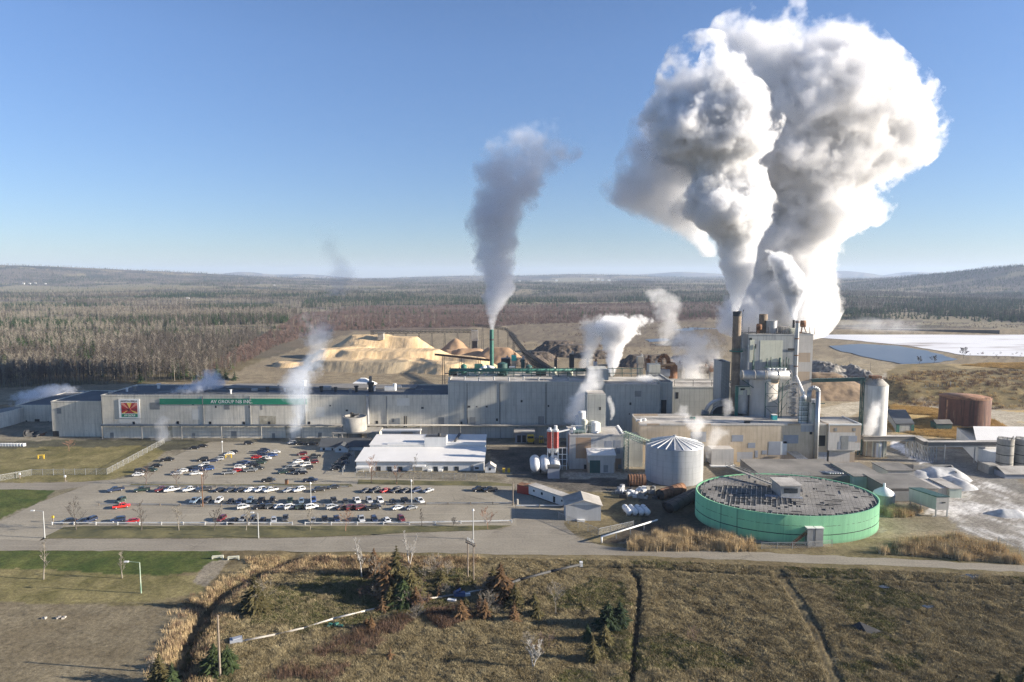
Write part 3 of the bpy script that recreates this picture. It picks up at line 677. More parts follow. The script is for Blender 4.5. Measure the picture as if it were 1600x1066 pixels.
for rr, wd in ((Rw, .5), (Rw*.62, .4)):
    for i in range(28):
        a0, a1 = math.pi*i/28, math.pi*(i+1)/28
        q.bar((cx+rr*math.cos(a0), 305, cz+rr*math.sin(a0)), (cx+rr*math.cos(a1), 305, cz+rr*math.sin(a1)), 3.4 if rr == Rw else 1, wd)
q.build('rim', M['steel'], rw)
q = MB()
for i in range(1, 28):
    a = math.pi*i/28; q.bar((cx+Rw*.62*math.cos(a), 303.8, cz+Rw*.62*math.sin(a)), (cx+Rw*math.cos(a), 303.8, cz+Rw*math.sin(a)), .16, .16)
q.build('spoke', M['steel'], rw)
q = MB(); q.lathe(0, 0, [(0, 0), (Rw*.6, 0), (Rw*.6, 2), (0, 2)], 28, a0=0, a1=math.pi); q.v = [(cx+x, 305.3+z, cz+y) for x, y, z in q.v]; q.build('core', M['dark'], rw)
q = MB(); q.box(cx-Rw-1, cx+Rw+1, 301.5, 303.2, cz-.6, cz+1.2); q.box(cx-Rw, cx+Rw, 304, 307, 0, cz-.01); q.build('platform', M['dkgreen'], rw)
# ------------------------------------------------------------------ concrete tank and shed before the hall
ct = thing('concrete_tank', 'round stained concrete tank on a platform against the hall wall', 'tank', (X(554,306), 306, 0))
tx = X(554,306); zt = Z(653,302); zb = Z(675,302)
q = MB(); q.lathe(tx, 306, [(5.3, zb), (5.3, zt), (5.05, zt), (5.05, zt-.6), (0, zt-.6)], 32); q.build('drum', M['concrete'], ct)
q = MB(); q.cyl(tx, 306, 0, zb-.01, 3.0, 20); q.build('stem', M['concrete'], ct)
q = MB(); q.box(X(519,303), X(592,303), 301, 312, zb-.55, zb-.02); q.build('platform', M['concrete'], ct)
for u in (521, 535, 575, 590):
    for y in (301.4, 311): q = MB(); q.box(X(u,303)-.3, X(u,303)+.3, y-.3, y+.3, 0, zb-.56); q.build('post', M['concrete'], ct)
q = MB(); q.box(X(576,303), X(592,303), 303, 311, .0, zb-.58); q.build('wall', M['cream'], ct)
q = MB(); q.cyl(tx-.5, 306, zt-.5, zt+1.3, .6, 10); q.tube((tx-1.6, 306, zt+.2), (tx+2.2, 305, zt+1.0), .4, 8); q.box(tx-1.8, tx-1, 305, 307, zt-.5, zt+1.8); q.build('pump', M['dark'], ct)
# ------------------------------------------------------------------ low tan building
LY, LB = 273.0, 291.0
tb = thing('tan_building', 'long low tan clad building with grey replacement sheets and pale roof', 'mill building', (X(1000,LY), LY, 0))
lX0, lX1, lZ = X(1000,LY,664), X(1297,LY,664), Z(664,LY)
q = MB(); q.box(lX0, lX1, LY, LB, 0, lZ); q.build('wall', M['tan'], tb)
q = MB(); q.box(lX0+.4, lX1, LY+.4, LB-.4, lZ, lZ+.06); q.build('roof', M['roof_pale'], tb)
q = MB(); q.box(lX0-.1, lX1, LY-.15, LY+.35, lZ-.2, lZ+.5); q.box(lX0-.1, lX0+.35, LY+.35, LB-.35, lZ-.2, lZ+.5); q.box(lX0-.1, X(1075,LB), LB-.35, LB+.1, lZ-.2, lZ+.9); q.build('parapet', M['pale'], tb)
ez = Z(664,LY-1.2); eb = Z(704,LY-1.2); ex0, ex1 = X(1296.5,LY-1.2), X(1347,LY-1.2)
q = MB(); q.box(ex0, ex1, LY-1.2, LB-3, eb, ez); q.build('end_wall', M['pale'], tb)
q = MB(); q.box(ex0+.3, ex1-1.5, LY, LB-3.5, 0, eb-.01); q.build('end_base', M['pale'], tb)
q = MB(); q.box(ex0+.3, ex1-.3, LY-.9, LB-3.4, ez, ez+.06); q.build('end_roof', M['roof_pale'], tb)
q = MB(); q.box(ex0-.1, ex1+.12, LY-1.35, LY-.9, ez-.15, ez+.45); q.box(ex1-.3, ex1+.12, LY-.9, LB-3, ez-.15, ez+.45); q.build('end_parapet', M['white'], tb)
M['patch'] = surf('blue_grey_sheet', (.27, .29, .33), .6, .12, .3)
windows(tb, M['patch'], [(1144,680,1161,690),(1224,680,1247,693),(1169,692,1180,700),(1180,704,1184,715),(1191,704,1198,710),(1057,700,1061,709)], LY, 'sheet')
windows(tb, M['patch'], [(1201,690,1219,711)], LY, 'door'); windows(tb, M['white'], [(1220,690,1229,711),(993,701,1000,711)], LY, 'sheet')
windows(tb, M['black'], [(1279,680.5,1289,697),(1265,675,1269,679)], LY, 'opening')
windows(tb, M['louvre'], [(1314,681,1325,702.5)], LY-1.2, 'door'); windows(tb, M['patch'], [(1326,681,1339,690),(1310,690,1314,702)], LY-1.2, 'sheet')
windows(tb, M['louvre'], [(1304,669,1308,674),(1333,669,1337,674)], LY-1.2, 'louvre')
for k, (u, y) in enumerate(((1000,279),(1007,281),(1084,284),(1170,276),(1211,285))):
    x = X(u, y); q = MB(); q.cyl(x, y, lZ+.06, lZ+1.0, .8, 10); q.box(x-1.6, x-.7, y-.5, y+.5, lZ+.06, lZ+1.1); q.build('roof_vent', M['white'] if k < 2 else M['green'] if k == 2 else M['dark'], tb)
bx = thing('turquoise_box', 'small turquoise cabin standing on the tan building roof', 'box', (X(1211,283), 283, lZ+.06))
x0, z1 = D(1207.5, 645.5, 282); x1, _ = D(1215, 645.5, 282)
M['turq'] = surf('turquoise_paint', (.03, .36, .36), .5, .1, .4)
q = MB(); q.box(x0, x1, 282, 284, lZ+.07, lZ+2.1); q.build('body', M['turq'], bx); q = MB(); q.box(x0-.1, x1+.1, 281.9, 284.1, lZ+2.11, lZ+2.3); q.build('lid', M['white'], bx)
sh = thing('lean_to', 'grey lean to shed with two dark bays at the tan building foot', 'shed', (X(1128,268), 268, 0))
x0, z1 = D(1112, 702, 267); x1, z0 = D(1146, 727, 267)
q = MB(); q.box(x0, x1, 267, 272.9, z0+.2, z1); q.build('wall', M['pale'], sh)
q = MB(); q.box(x0-.6, x1+.3, 265.5, 268, z0-.4, z0+.1); q.build('canopy', M['white'], sh)
for u0, u1 in ((1115,1131),(1135,1152)): q = MB(); q.box(X(u0,267), X(u1,267), 266.6, 272.8, 0, z0-.5); q.build('bay', M['black'], sh)
# ------------------------------------------------------------------ boiler house
TY = 300.0
bt = thing('boiler_house', 'tall grey block of a boiler house with cream panels and roof vessels', 'boiler house', (X(1170,TY), TY, 0))
tX0, tX1, tZ = X(1170,TY,524), X(1270.5,TY,524), Z(523.5,TY); TB = 317.0
q = MB(); q.box(tX0, tX1, TY, TB, 0, tZ); q.build('wall', M['tower'], bt)
q = MB(); q.box(tX0+.4, tX1-.4, TY+.4, TB-.4, tZ, tZ+.06); q.build('roof', M['roof'], bt)
q = MB(); q.box(tX0-.1, tX1+.1, TY-.12, TY+.35, tZ-.2, tZ+.35); q.box(tX0-.1, tX0+.35, TY+.35, TB, tZ-.2, tZ+.35); q.box(tX1-.35, tX1+.1, TY+.35, TB, tZ-.2, tZ+.35); q.build('parapet', M['tower'], bt)
q = MB(); q.box(X(1243,TY), tX1-.02, TY-.25, TY-.01, 0, tZ-.25); q.build('lit_corner_strip', M['pale'], bt)  # paler sheet puts the sunlit strip at the corner into the colour
windows(bt, M['cream'], [(1188,532,1222,566)], TY, 'panel'); windows(bt, M['cream'], [(1172,531,1178,566)], TY, 'panel')
windows(bt, M['black'], [(1231,544.5,1246,548),(1180,538,1181.5,545)], TY-.26, 'opening'); windows(bt, M['glass'], [(1171,528,1175,531.5)], TY-.0, 'window')
q = MB(); y = TB-5; q.lathe(X(1166,y)+6.5, y, [(1.9, tZ), (1.9, Z(491,y)), (1.6, Z(491,y)), (1.6, Z(493,y))], 20); q.build('vent_stack', M['stack'], bt)
x = X(1201,309); q = MB(); q.cyl(x, 309, tZ+.05, Z(502,309), 2.35, 24); q.cyl(x, 309, Z(502,309), Z(501,309), 2.5, 24); q.build('drum', M['steel'], bt)
x = X(1179,308); q = MB(); q.tube((x,308,Z(511,308)), (x+1.6,308,Z(511,308)), 1.5, 14); q.box(x-.3, x+1.2, 307.4, 308.6, tZ, Z(512,308)); q.build('fan', M['rust'], bt)
q = MB(); q.box(X(1214,308), X(1227,308), 306, 310, tZ+.06, Z(510,308)); q.build('plant_room', M['roof_pale'], bt)
q = MB(); q.box(X(1229,306), X(1239,306), 304, 310, tZ+.06, Z(513,306)); q.build('plant_room', M['cream'], bt)
x = X(1235,309); q = MB(); q.cyl(x, 309, tZ, Z(491,309), .5, 12); q.build('flue', M['dark'], bt)
x = X(1248.5,308); q = MB(); q.tube((x-.8,308,Z(506,308)), (x+1.2,307.5,Z(506,308)), 1.5, 16); q.bar((x-.5,308,tZ), (x,308,Z(509,308)), .4, .4); q.bar((x+2,308,tZ), (x+.6,308,Z(509,308)), .3, .3); q.build('dish_hood', M['rust'], bt)
q = MB()
for u in (1160, 1172, 1184, 1190, 1212, 1216, 1254, 1262): q.bar((X(u+6,303),303,tZ), (X(u+6,303),303,tZ+3.2), .16, .16)
railing(q, [(tX0+.8,TY+.8,tZ+.1),(tX1-.8,TY+.8,tZ+.1)], 1.2, 0, .05, 2.5); q.build('railing', M['dark'], bt)
# seams of pipes on the face
q = MB()
for u, v0, v1, rr in ((1174,563,582,.3),(1175.5,541,577,.22),(1196,560,575,.25),(1202,558,575,.2),(1216,559,574,.5),(1222,562,576,.2),(1226,558,578,.25),(1230,560,600,.2)): q.tube((X(u,TY-.7),TY-.7,Z(v0,TY-.7)), (X(u,TY-.7),TY-.7,Z(v1,TY-.7)), rr, 8)
q.build('pipe', M['dkgreen'], bt)
# precipitator column, duct and steelwork in front
pc = thing('round_silo', 'fat pale round shaft carrying a big horizontal duct before the boiler house', 'silo', (X(1193,296), 296, lZ))
cx = X(1193,295); q = MB(); q.cyl(cx, 295.5, 0, Z(590,295), 6.1, 32); q.build('shaft', M['pale'], pc)
q = MB(); yd = 290.5; zc = Z(586,yd); q.tube((X(1157,yd),yd,zc), (X(1232,yd),yd,zc), 2.05, 20); q.build('duct', M['steel'], pc)
for u in (1157, 1176, 1192, 1194.5, 1213, 1232): x = X(u,yd); q = MB(); q.tube((x-.15,yd,zc), (x+.15,yd,zc), 2.18, 20); q.build('flange', M['concrete'], pc)
for k in range(5): x = X(1199.5+k*6,yd); q = MB(); q.cyl(x, yd, zc+1.8, zc+3.0, .62, 10); q.cyl(x, yd, zc+2.6, zc+2.9, .85, 10); q.build('valve', M['white'], pc)
q = MB(); q.box(X(1194,yd), X(1230,yd), yd+.4, yd+3, zc+2.9, zc+3.1); railing(q, [(X(1194,yd),yd+.6,zc+3.1),(X(1230,yd),yd+.6,zc+3.1)], 1.2, 0, .05, 2); q.build('walkway', M['dkgreen'], pc)
for k, (u0, v0, u1, v1) in enumerate(((1195,598,1196,660),(1216,598,1217,660),(1222,598,1221,660))):
    q = MB(); q.bar((X(u0,288),288.2,Z(v0,288)), (X(u1,288),288.2,lZ+.06), .3, .3); q.build('post', M['dkgreen'], pc)
q = MB()
for v0, v1 in ((596,596),(615,615),(635,635),(597,615),(616,634),(636,655)): q.bar((X(1195.5,288),288,Z(v0,288)), (X(1216.5,288),288,Z(v1,288)), .16, .16)
for v0, v1 in ((596,612),(612,630),(630,648)): q.bar((X(1216.5,288),288,Z(v1,288)), (X(1231,288),289,Z(v0,288)), .16, .16)
q.build('bracing', M['dkgreen'], pc)
sc = thing('stair_tower', 'open steel stair tower with landings beside the slender lit pipe', 'stairs', (X(1238,292), 292, lZ))
q = MB()
for k in range(8):
    z = Z(598+k*8,292); q.box(X(1232,292), X(1245,292), 291, 294, z, z+.12); railing(q, [(X(1232,292),291,z+.1),(X(1245,292),291,z+.1)], 1.1, 0, .05, 2)
    a, c = (1233, 1244) if k % 2 else (1244, 1233)
    q.bar((X(a,292),292.3,z), (X(c,292),292.3,z-2.2), .9, .15)
for u in (1232, 1245): q.bar((X(u,292),291,lZ), (X(u,292),291,Z(595,292)), .2, .2); q.bar((X(u,292),294,lZ), (X(u,292),294,Z(595,292)), .2, .2)
q.build('frame', M['steel'], sc)
sp = thing('pipe_stack', 'slender lit steel pipe climbing the boiler house face past the roof', 'stack', (X(1241,296), 296, lZ))
x = X(1241,296); q = MB(); q.cyl(x, 296, Z(588,296), Z(501,296), .78, 14); q.build('shaft', M['steel'], sp)
for v in (503, 529, 555, 572): q = MB(); q.cyl(x, 296, Z(v+1,296), Z(v-.6,296), .95, 14); q.build('collar', M['rust'], sp)
q = MB(); q.tube((x, 296, Z(587,296)), (X(1256.5,289), 289, Z(620,289)), .75, 12); q.build('elbow_pipe', M['white'], sp)
q = MB(); q.box(X(1232,296), X(1238,296), 296, 299, Z(590,296), Z(570,296)); q.build('junction', M['steel'], sp)
bs = thing('brown_stack', 'tall sooty brown stack standing left of the boiler house', 'stack', (X(1147.5,304), 304, 0))
x = X(1147.5,304); q = MB(); q.cyl(x, 304, 0, Z(494,304), 1.95, 22, r2=1.85); q.build('shaft', M['stack'], bs)
q = MB(); q.lathe(x, 304, [(1.9, Z(494,304)), (1.95, Z(486.5,304)), (1.6, Z(486.5,304)), (1.6, Z(490,304))], 22); q.build('rim', M['dark'], bs)
q = MB(); q.cyl(x, 304, Z(549.5,304), Z(548,304), 3.0, 16); railing(q, [(x-3,301,Z(548,304)),(x+3,301,Z(548,304))], 1.1, 0, .06, 1.5); q.build('platform', M['green'], bs)
q = MB(); q.bar((X(1155.5,303),303,Z(545,303)), (X(1156,303),303,Z(487,303)), .12, .12); q.bar((X(1156,303),303,Z(487,303)), (X(1157.5,303),303,Z(484,303)), .12, .3); q.build('ladder', M['dark'], bs)
an = thing('switch_annex', 'grey annex with outside stairs left of the brown stack', 'mill building', (X(1133,312), 312, 0))
block(an, 'wall', 310, 322, 1127.5, 1141, 567, None, M['tower'], M['roof_dark'])
q = MB()
for k in range(6): q.bar((X(1127,309),309,Z(580+k*6,309)), (X(1142,309),309,Z(592+k*6,309)), .3, .15)
q.build('stair', M['steel'], an)
hp = thing('hopper_vessel', 'steel hopper vessel hung in a green frame behind the tan roof', 'vessel', (X(1161,297), 297, 0))
x = X(1161,297); q = MB(); q.cyl(x, 297, Z(645,297), Z(608,297), 2.2, 16); q.build('vessel', M['steel'], hp)
q = MB(); q.box(x-3, x+3, 295, 299.5, Z(616,297), Z(604,297)); q.build('cap', M['cream'], hp); windows(hp, M['black'], [(1157,607,1164,610)], 294.95, 'opening')
for u in (1149.5, 1152): q = MB(); q.box(X(u,294)-.3, X(u,294)+.3, 294, 294.6, 0, Z(604,294)); q.build('post', M['green'], hp)
q = MB(); q.bar((X(1156,293),293,Z(592,293)), (X(1176,293),293,Z(606,293)), .5, .3); q.bar((X(1148,294),294,Z(604,294)), (X(1170,294),294,Z(604,294)), .5, .4); q.build('chute', M['dkgreen'], hp)
# cyclone and gooseneck
cg = thing('scrubber', 'grey scrubber drum with shiny gooseneck pipe and ladders on tan building', 'scrubber', (X(1271,275), 275, lZ))
x = X(1270.5,276); q = MB(); q.cyl(x, 276, Z(690,276), Z(628,276), 2.45, 20); q.cyl(x, 276, Z(628,276), Z(624,276), 2.45, 20, r2=1.6); q.build('drum', M['steel'], cg)
yg = 272.2; gx0 = X(1273.5,yg); zt = Z(612,yg); q = MB()
q.tube((gx0+1.0,yg,0.2), (gx0+1.0,yg,zt), .92, 14)
pts = [Vector((gx0+1.0 - 1.55*(1-math.cos(a)), yg+.5*(1-math.cos(a)), zt + 1.5*math.sin(a))) for a in np.linspace(0, math.pi, 9)]
q.path(pts, .92, 14); q.tube(pts[-1], (pts[-1].x, 273.6, Z(628,273)), .92, 14); q.build('gooseneck', M['steel'], cg)
x2 = X(1257,276); q = MB(); q.cyl(x2, 277, lZ, Z(622,277), 1.7, 16); q.cyl(x2, 277, Z(622,277), Z(617,277), 1.7, 16, r2=.5); q.build('cyclone', M['white'], cg)
q = MB()
for k in range(5):
    z = lZ + 1.5 + k*2.1; railing(q, [(X(1247,275),274.5,z),(X(1262,275),274.5,z)], 1.0, 0, .05, 1.5); q.box(X(1247,275), X(1262,275), 274.4, 275.2, z-.1, z)
for u in (1247.5, 1252, 1262): q.bar((X(u,275),274.6,lZ), (X(u,275),274.6,lZ+12.5), .14, .14)
q.build('platform', M['dkgreen'], cg)
q = MB(); q.bar((x-3.2,273.2,Z(664,273)), (x+3.2,273.2,Z(664,273)), .4, .3); q.bar((x-2,273.2,Z(631,273)), (x+3.4,273.2,Z(631,273)), .3, .3); q.build('bracket', M['dkgreen'], cg)
# tall silo and green beam
sl = thing('tall_silo', 'tall white streaked silo with conical top and grey concrete skirt', 'silo', (X(1367,285), 285, 0))
x = X(1367,285); q = MB(); q.cyl(x, 285, Z(680,285), Z(601,285), 4.75, 32, cap=False); q.build('shaft', surf('silo_skin', (.52,.52,.50), .6, .15, .3, streak=.55), sl)
q = MB(); q.lathe(x, 285, [(4.85, Z(601,285)), (2.6, Z(593,285)), (.7, Z(588,285)), (0, Z(587.5,285))], 32); q.build('cone', M['concrete'], sl)
q = MB(); q.cyl(x, 285, Z(683,285), Z(679,285), 5.1, 32); q.build('ring', M['white'], sl)
q = MB(); q.cyl(x, 285, 0, Z(683,285), 4.5, 24); q.build('skirt', M['concrete'], sl); q = MB(); q.box(x-1.2, x+1.0, 280.2, 282, 0, 6.2); q.build('panel', M['white'], sl)
for a in np.linspace(math.pi, 2*math.pi, 7): q = MB(); q.box(x+4.75*math.cos(a)-.2, x+4.75*math.cos(a)+.2, 285+4.75*math.sin(a)-.2, 285+4.75*math.sin(a)+.2, 0, Z(682,285)); q.build('post', M['cream'], sl)
q = MB(); railing(q, [(x-3,282.5,Z(593,285)),(x+3,282.5,Z(593,285))], 1.3, 0, .06, 1.2); q.box(x-2.5, x+1.5, 283.5, 286.5, Z(591,285), Z(587,285)); q.build('head_house', M['rust'], sl)
gb = thing('conveyor_bridge', 'dark green covered beam running from boiler house to the tall silo', 'conveyor', (X(1270,299), 299, Z(596,299)))
q = MB(); q.bar((tX1,299,Z(594.5,299)), (X(1352,285),286,Z(592.5,286)), 2.2, 1.5); q.build('gallery', M['dkgreen'], gb)
q = MB(); railing(q, [(tX1,298,Z(592.5,299)),(X(1350,285),285,Z(590.5,286))], 1.0, 0, .05, 2.5); q.build('railing', M['rust'], gb)
for u, y in ((1343.5,284),(1348.5,284),(1346,288)): q = MB(); q.bar((X(u,y),y,0), (X(u,y),y,Z(594,y)), .4, .4); q.build('post', M['dkgreen'], gb)
q = MB()
for k in range(10): z = 2+k*3.1; q.bar((X(1343.5,284),284,z), (X(1348.5,284),284,z+3.1 if k % 2 else z), .16, .16); q.bar((X(1343.5,284),284,z), (X(1348.5,284),284,z), .16, .16)
q.build('bracing', M['dkgreen'], gb)
# ------------------------------------------------------------------ process building with tower, in front of the high hall
PY = 263.0
pb = thing('process_building', 'grey weathered block with rust tinted sheets and white vessels on its roof', 'mill building', (X(890,PY), PY, 0))
M['process'] = siding('process_cladding', (.45, .44, .42), patch=(.36, .24, .15), dirt=.55, rib=1.5)
_, px0, px1, _, pz = block(pb, 'wall', PY, 278, 890, 975, 680.5, None, M['process'], M['roof_pale'])
windows(pb, M['patch'], [(946,689,957,703),(960,688,970,700),(964,700,969,709)], PY, 'sheet'); windows(pb, M['black'], [(912.5,726,917.5,735.5)], PY, 'doorway'); windows(pb, M['louvre'], [(966,726,971,736)], PY, 'door')
q = MB(); q.box(X(917,279), X(946,279), 278.1, 288, 0, Z(616,279)); q.build('tower', M['high'], pb); q = MB(); q.box(X(918,279), X(945,279), 279, 287.5, Z(616,279), Z(616,279)+.3); q.build('tower_roof', M['roof_pale'], pb)
windows(pb, M['dark'], [(936,636,939,641)], 278.1, 'opening')
q = MB(); x0, z1 = D(919, 712, 257.2); x1, _ = D(961.5, 712, 257.2); q.box(x0, x1, 257.2, PY-.01, 0, z1); q.build('annex', M['pale'], pb)
q = MB(); q.add([(x0-.3,256.8,z1+.02),(x1+.3,256.8,z1+.02),(x1+.3,PY-.05,z1+1.3),(x0-.3,PY-.05,z1+1.3),(x0-.3,256.8,z1+.25),(x1+.3,256.8,z1+.25),(x1+.3,PY-.05,z1+1.55),(x0-.3,PY-.05,z1+1.55)], [(0,3,2,1),(4,5,6,7),(0,1,5,4),(1,2,6,5),(2,3,7,6),(3,0,4,7)]); q.build('annex_roof', M['roof_white'], pb)
windows(pb, M['dkgreen'], [(921.5,719.5,937.5,739)], 257.2, 'roller_door'); windows(pb, M['louvre'], [(943,727,950,738)], 257.2, 'door')
q = MB(); q.box(X(1001,266)-10.5, lX0-.1, 266, 280, 0, Z(668,280)-2); q.build('link', M['high'], pb)
rv = thing('roof_vessels', 'white tanks and hoppers standing on the grey process building roof', 'vessel group', (X(912,270), 270, pz))
for (u, y, v0, v1, r_, mt) in ((909,270,677,642,1.5,'white'),(913.5,268,677,655,1.2,'cream'),(925,269,674,657,1.6,'cream'),(929.5,268,674,658,1.6,'roof_white'),(933,270,674,659,1.4,'cream'),(896,267,678,668,.9,'white'),(904,274,676,648,1.2,'white')):
    x = X(u,y); q = MB(); z1 = Z(v1,y); q.cyl(x, y, pz+.06, z1-.5, r_, 14); q.cyl(x, y, z1-.5, z1, r_, 14, r2=r_*.4); q.build('tank', M[mt], rv)
q = MB(); x0, z1 = D(905.5, 643, 271.5); q.box(x0, X(916,271), 271.5, 273, pz+.06, z1); q.build('hopper', M['white'], rv)
q = MB(); railing(q, [(X(891,264),264,pz+.5),(X(918,264),264,pz+.5),(X(918,264),272,pz+.5)], 1.3, 0, .06, 1.5)
for k in range(5): x = X(895+k*7,269); q.bar((x,269,pz), (x,269,pz+4+2*(k % 2)), .14, .14)
q.bar((X(892,268),267,pz+3), (X(930,268),267,pz+3), .2, .2); q.build('frame', M['roof_white'], rv)
q = MB(); q.box(X(894,272), X(912,272), 265.5, 267.2, pz+.5, pz+1.5); q.build('trough', M['green'], rv)
gc = thing('lattice_conveyor', 'pale green lattice conveyor sloping from a lattice mast to the silver tank', 'conveyor', (X(979,261), 261, 0))
def lattice(mb, p, q_, w, n, r=.09):
    p, q_ = Vector(p), Vector(q_); d = (q_-p).normalized(); up = Vector((0,0,1)) if abs(d.z) < .9 else Vector((0,1,0))
    s = d.cross(up).normalized(); t = s.cross(d).normalized(); C = [(s*a + t*c)*(w/2) for a, c in ((-1,-1),(1,-1),(1,1),(-1,1))]
    for c in C: mb.bar(p+c, q_+c, r*2, r*2)
    for k in range(n):
        a, e = p + (q_-p)*(k/n), p + (q_-p)*((k+1)/n)
        for i in range(4): mb.bar(a+C[i], e+C[(i+1) % 4], r*1.3, r*1.3); mb.bar(e+C[i], e+C[(i+1) % 4], r*1.3, r*1.3)
M['ltgreen'] = surf('pale_green_steel', (.20, .34, .24), .6, .3, .5, tint=(.42, .44, .36))
lx = X(979.5,260); q = MB(); lattice(q, (lx,260,0), (lx,260,Z(680,260)), 1.7, 12); q.build('mast', M['ltgreen'], gc)
q = MB(); lattice(q, (X(974,261),261,Z(677,261)), (X(1017,252),252,Z(693,252)), 1.8, 12); q.build('boom', M['ltgreen'], gc)
q = MB(); q.bar((X(966,265),266,Z(666,265)), (X(975,261),261,Z(679,261)), .8, .5); q.build('feed_arm', M['white'], gc)
# ------------------------------------------------------------------ silver tank
st = thing('silver_tank', 'big round silver steel tank with ribbed conical roof', 'storage tank', (X(1055,250.6), 250.6, 0))
m, b = newmat('tank_plate'); p_ = b.pos(); s_ = b.n('ShaderNodeSeparateXYZ', {0: p_})
n1 = b.noise(p_, .25, 4, .6); n2 = b.noise(b.map(p_, (1.2,1.2,.07)), .8, 4, .65)
c_ = b.mix(n1, (.40,.42,.44), (.56,.56,.55)); c_ = b.mix(b.math('MULTIPLY', b.ramp(n2, [(.48,0.0),(.7,1.0)]), .5), c_, (.22,.23,.24))
c_ = b.mix(b.math('MULTIPLY', b.math('LESS_THAN', b.math('FRACT', b.math('MULTIPLY', s_.outputs[2], 1/2.2)), .03), .5), c_, (.2,.2,.2))
b.bsdf(c_, .6, .1, n1, .1, **{'Diffuse Roughness': 1.0}); M['plate'] = m
tx, ty, tr = X(1055,250.6), 250.6, 10.6; tz = 13.1
q = MB(); q.lathe(tx, ty, [(tr, 0), (tr, tz)], 64); q.build('shell', m, st)
q = MB(); q.lathe(tx, ty, [(tr+.15, tz-.05), (tr+.15, tz+.12), (0, tz+2.9)], 64); q.build('cone_roof', M['steel'], st)
for k in range(20):
    a = 2*math.pi*k/20+.1; q = MB(); q.bar((tx+.3*math.cos(a), ty+.3*math.sin(a), tz+2.95), (tx+tr*math.cos(a), ty+tr*math.sin(a), tz+.25), .28, .22); q.build('rib', M['white'], st)
q = MB(); q.cyl(tx, ty, tz+2.8, tz+3.4, .6, 12); q.build('cap', M['steel'], st)
# ------------------------------------------------------------------ green clarifier
gcx, gcy, gr, gh = 85.3, 208.0, 27.4, 8.1
cl = thing('green_clarifier', 'huge low round green tank with gridded dark top', 'clarifier tank', (gcx, gcy, 0))
m, b = newmat('green_tank_paint'); p_ = b.pos(); s_ = b.n('ShaderNodeSeparateXYZ', {0: p_})
n1 = b.noise(p_, .15, 4, .6); n2 = b.noise(b.map(p_, (1,1,.08)), .6, 4, .65)
c_ = b.mix(n1, (.24,.58,.31), (.34,.66,.39)); c_ = b.mix(b.math('MULTIPLY', b.ramp(n2, [(.46,0.0),(.66,1.0)]), .4), c_, (.17,.40,.22)); c_ = b.mix(b.math('MULTIPLY', b.ramp(b.noise(b.map(p_, (1.5,1.5,.05)), 1.1, 4, .7), [(.62,0.0),(.72,1.0)]), .25), c_, (.32,.33,.20)); c_ = b.mix(b.math('MULTIPLY', b.math('LESS_THAN', b.math('FRACT', b.math('MULTIPLY', b.math('ADD', s_.outputs[0], s_.outputs[1]), .17)), .012), .5), c_, (.08,.18,.11)); c_ = b.mix(b.math('MULTIPLY', b.ramp(s_.outputs[2], [(0.0, .55), (.9, 0.0)]), .6), c_, (.17,.16,.10))
zn = b.math('ADD', s_.outputs[2], b.math('MULTIPLY', b.noise(p_, .5, 2), .25))
ln = b.math('LESS_THAN', b.math('ABSOLUTE', b.math('SUBTRACT', zn, 2.75)), .12); c_ = b.mix(ln, c_, (.03,.05,.04))
ln2 = b.math('MULTIPLY', b.math('LESS_THAN', b.math('ABSOLUTE', b.math('SUBTRACT', zn, 5.3)), .07), b.ramp(b.noise(p_, 1.2, 2), [(.4,0.0),(.55,.8)])); c_ = b.mix(ln2, c_, (.05,.07,.05))
b.bsdf(c_, .75, 0, **{'Specular IOR Level': .2, 'Diffuse Roughness': 1.0}); M['clar'] = m
KY = .775
def sq(mb): mb.v = [(x, gcy + (y-gcy)*KY, z) for x, y, z in mb.v]; return mb
q = MB(); q.lathe(gcx, gcy, [(gr, 0), (gr, gh), (gr-.5, gh), (gr-.5, gh-1.0)], 96); sq(q); q.build('shell', m, cl)
M['deck'] = surf('clarifier_deck', (.06, .055, .05), .9, .35, .25, tint=(.10, .095, .085)); q = MB(); q.cyl(gcx, gcy, gh-1.1, gh-.55, gr-.5, 96); sq(q); q.build('deck', M['deck'], cl)
M['beam'] = surf('grating_beam', (.22, .215, .20), .8, .35, .6, tint=(.30, .29, .26))
ga = R(-16)
def grid(root, name, mat, sp, ang, w, zt, keep):
    q = MB(); k = -gr
    while k < gr:
        h = math.sqrt(max(0, (gr-.7)**2 - k*k)); d = Vector((math.cos(ang), math.sin(ang), 0)); n_ = Vector((-d.y, d.x, 0)); c0 = Vector((gcx, gcy, zt)) + n_*k
        seg = max(1, int(2*h/3)); 
        for i in range(seg):
            a = c0 + d*(-h + 2*h*i/seg); e = c0 + d*(-h + 2*h*(i+1)/seg)
            if keep((a.x+e.x)/2-gcx, (a.y+e.y)/2-gcy, i): q.bar(a, e, w, .25)
        k += sp
    return tag(sq(q).build(name, mat, root), kind='stuff')
grid(cl, 'grid_beams', M['beam'], .95, ga, .16, gh-.35, lambda x, y, i: True)
grid(cl, 'cross_beams', M['beam'], 1.5, ga+math.pi/2, .2, gh-.2, lambda x, y, i: True)
M['gratepanel'] = surf('grating_panel', (.17, .158, .14), .9, .3, .12, tint=(.25, .235, .21), fine=1.2)
rr_ = random.Random(12)
q = MB(); d = Vector((math.cos(ga), math.sin(ga), 0)); n_ = Vector((-d.y, d.x, 0))
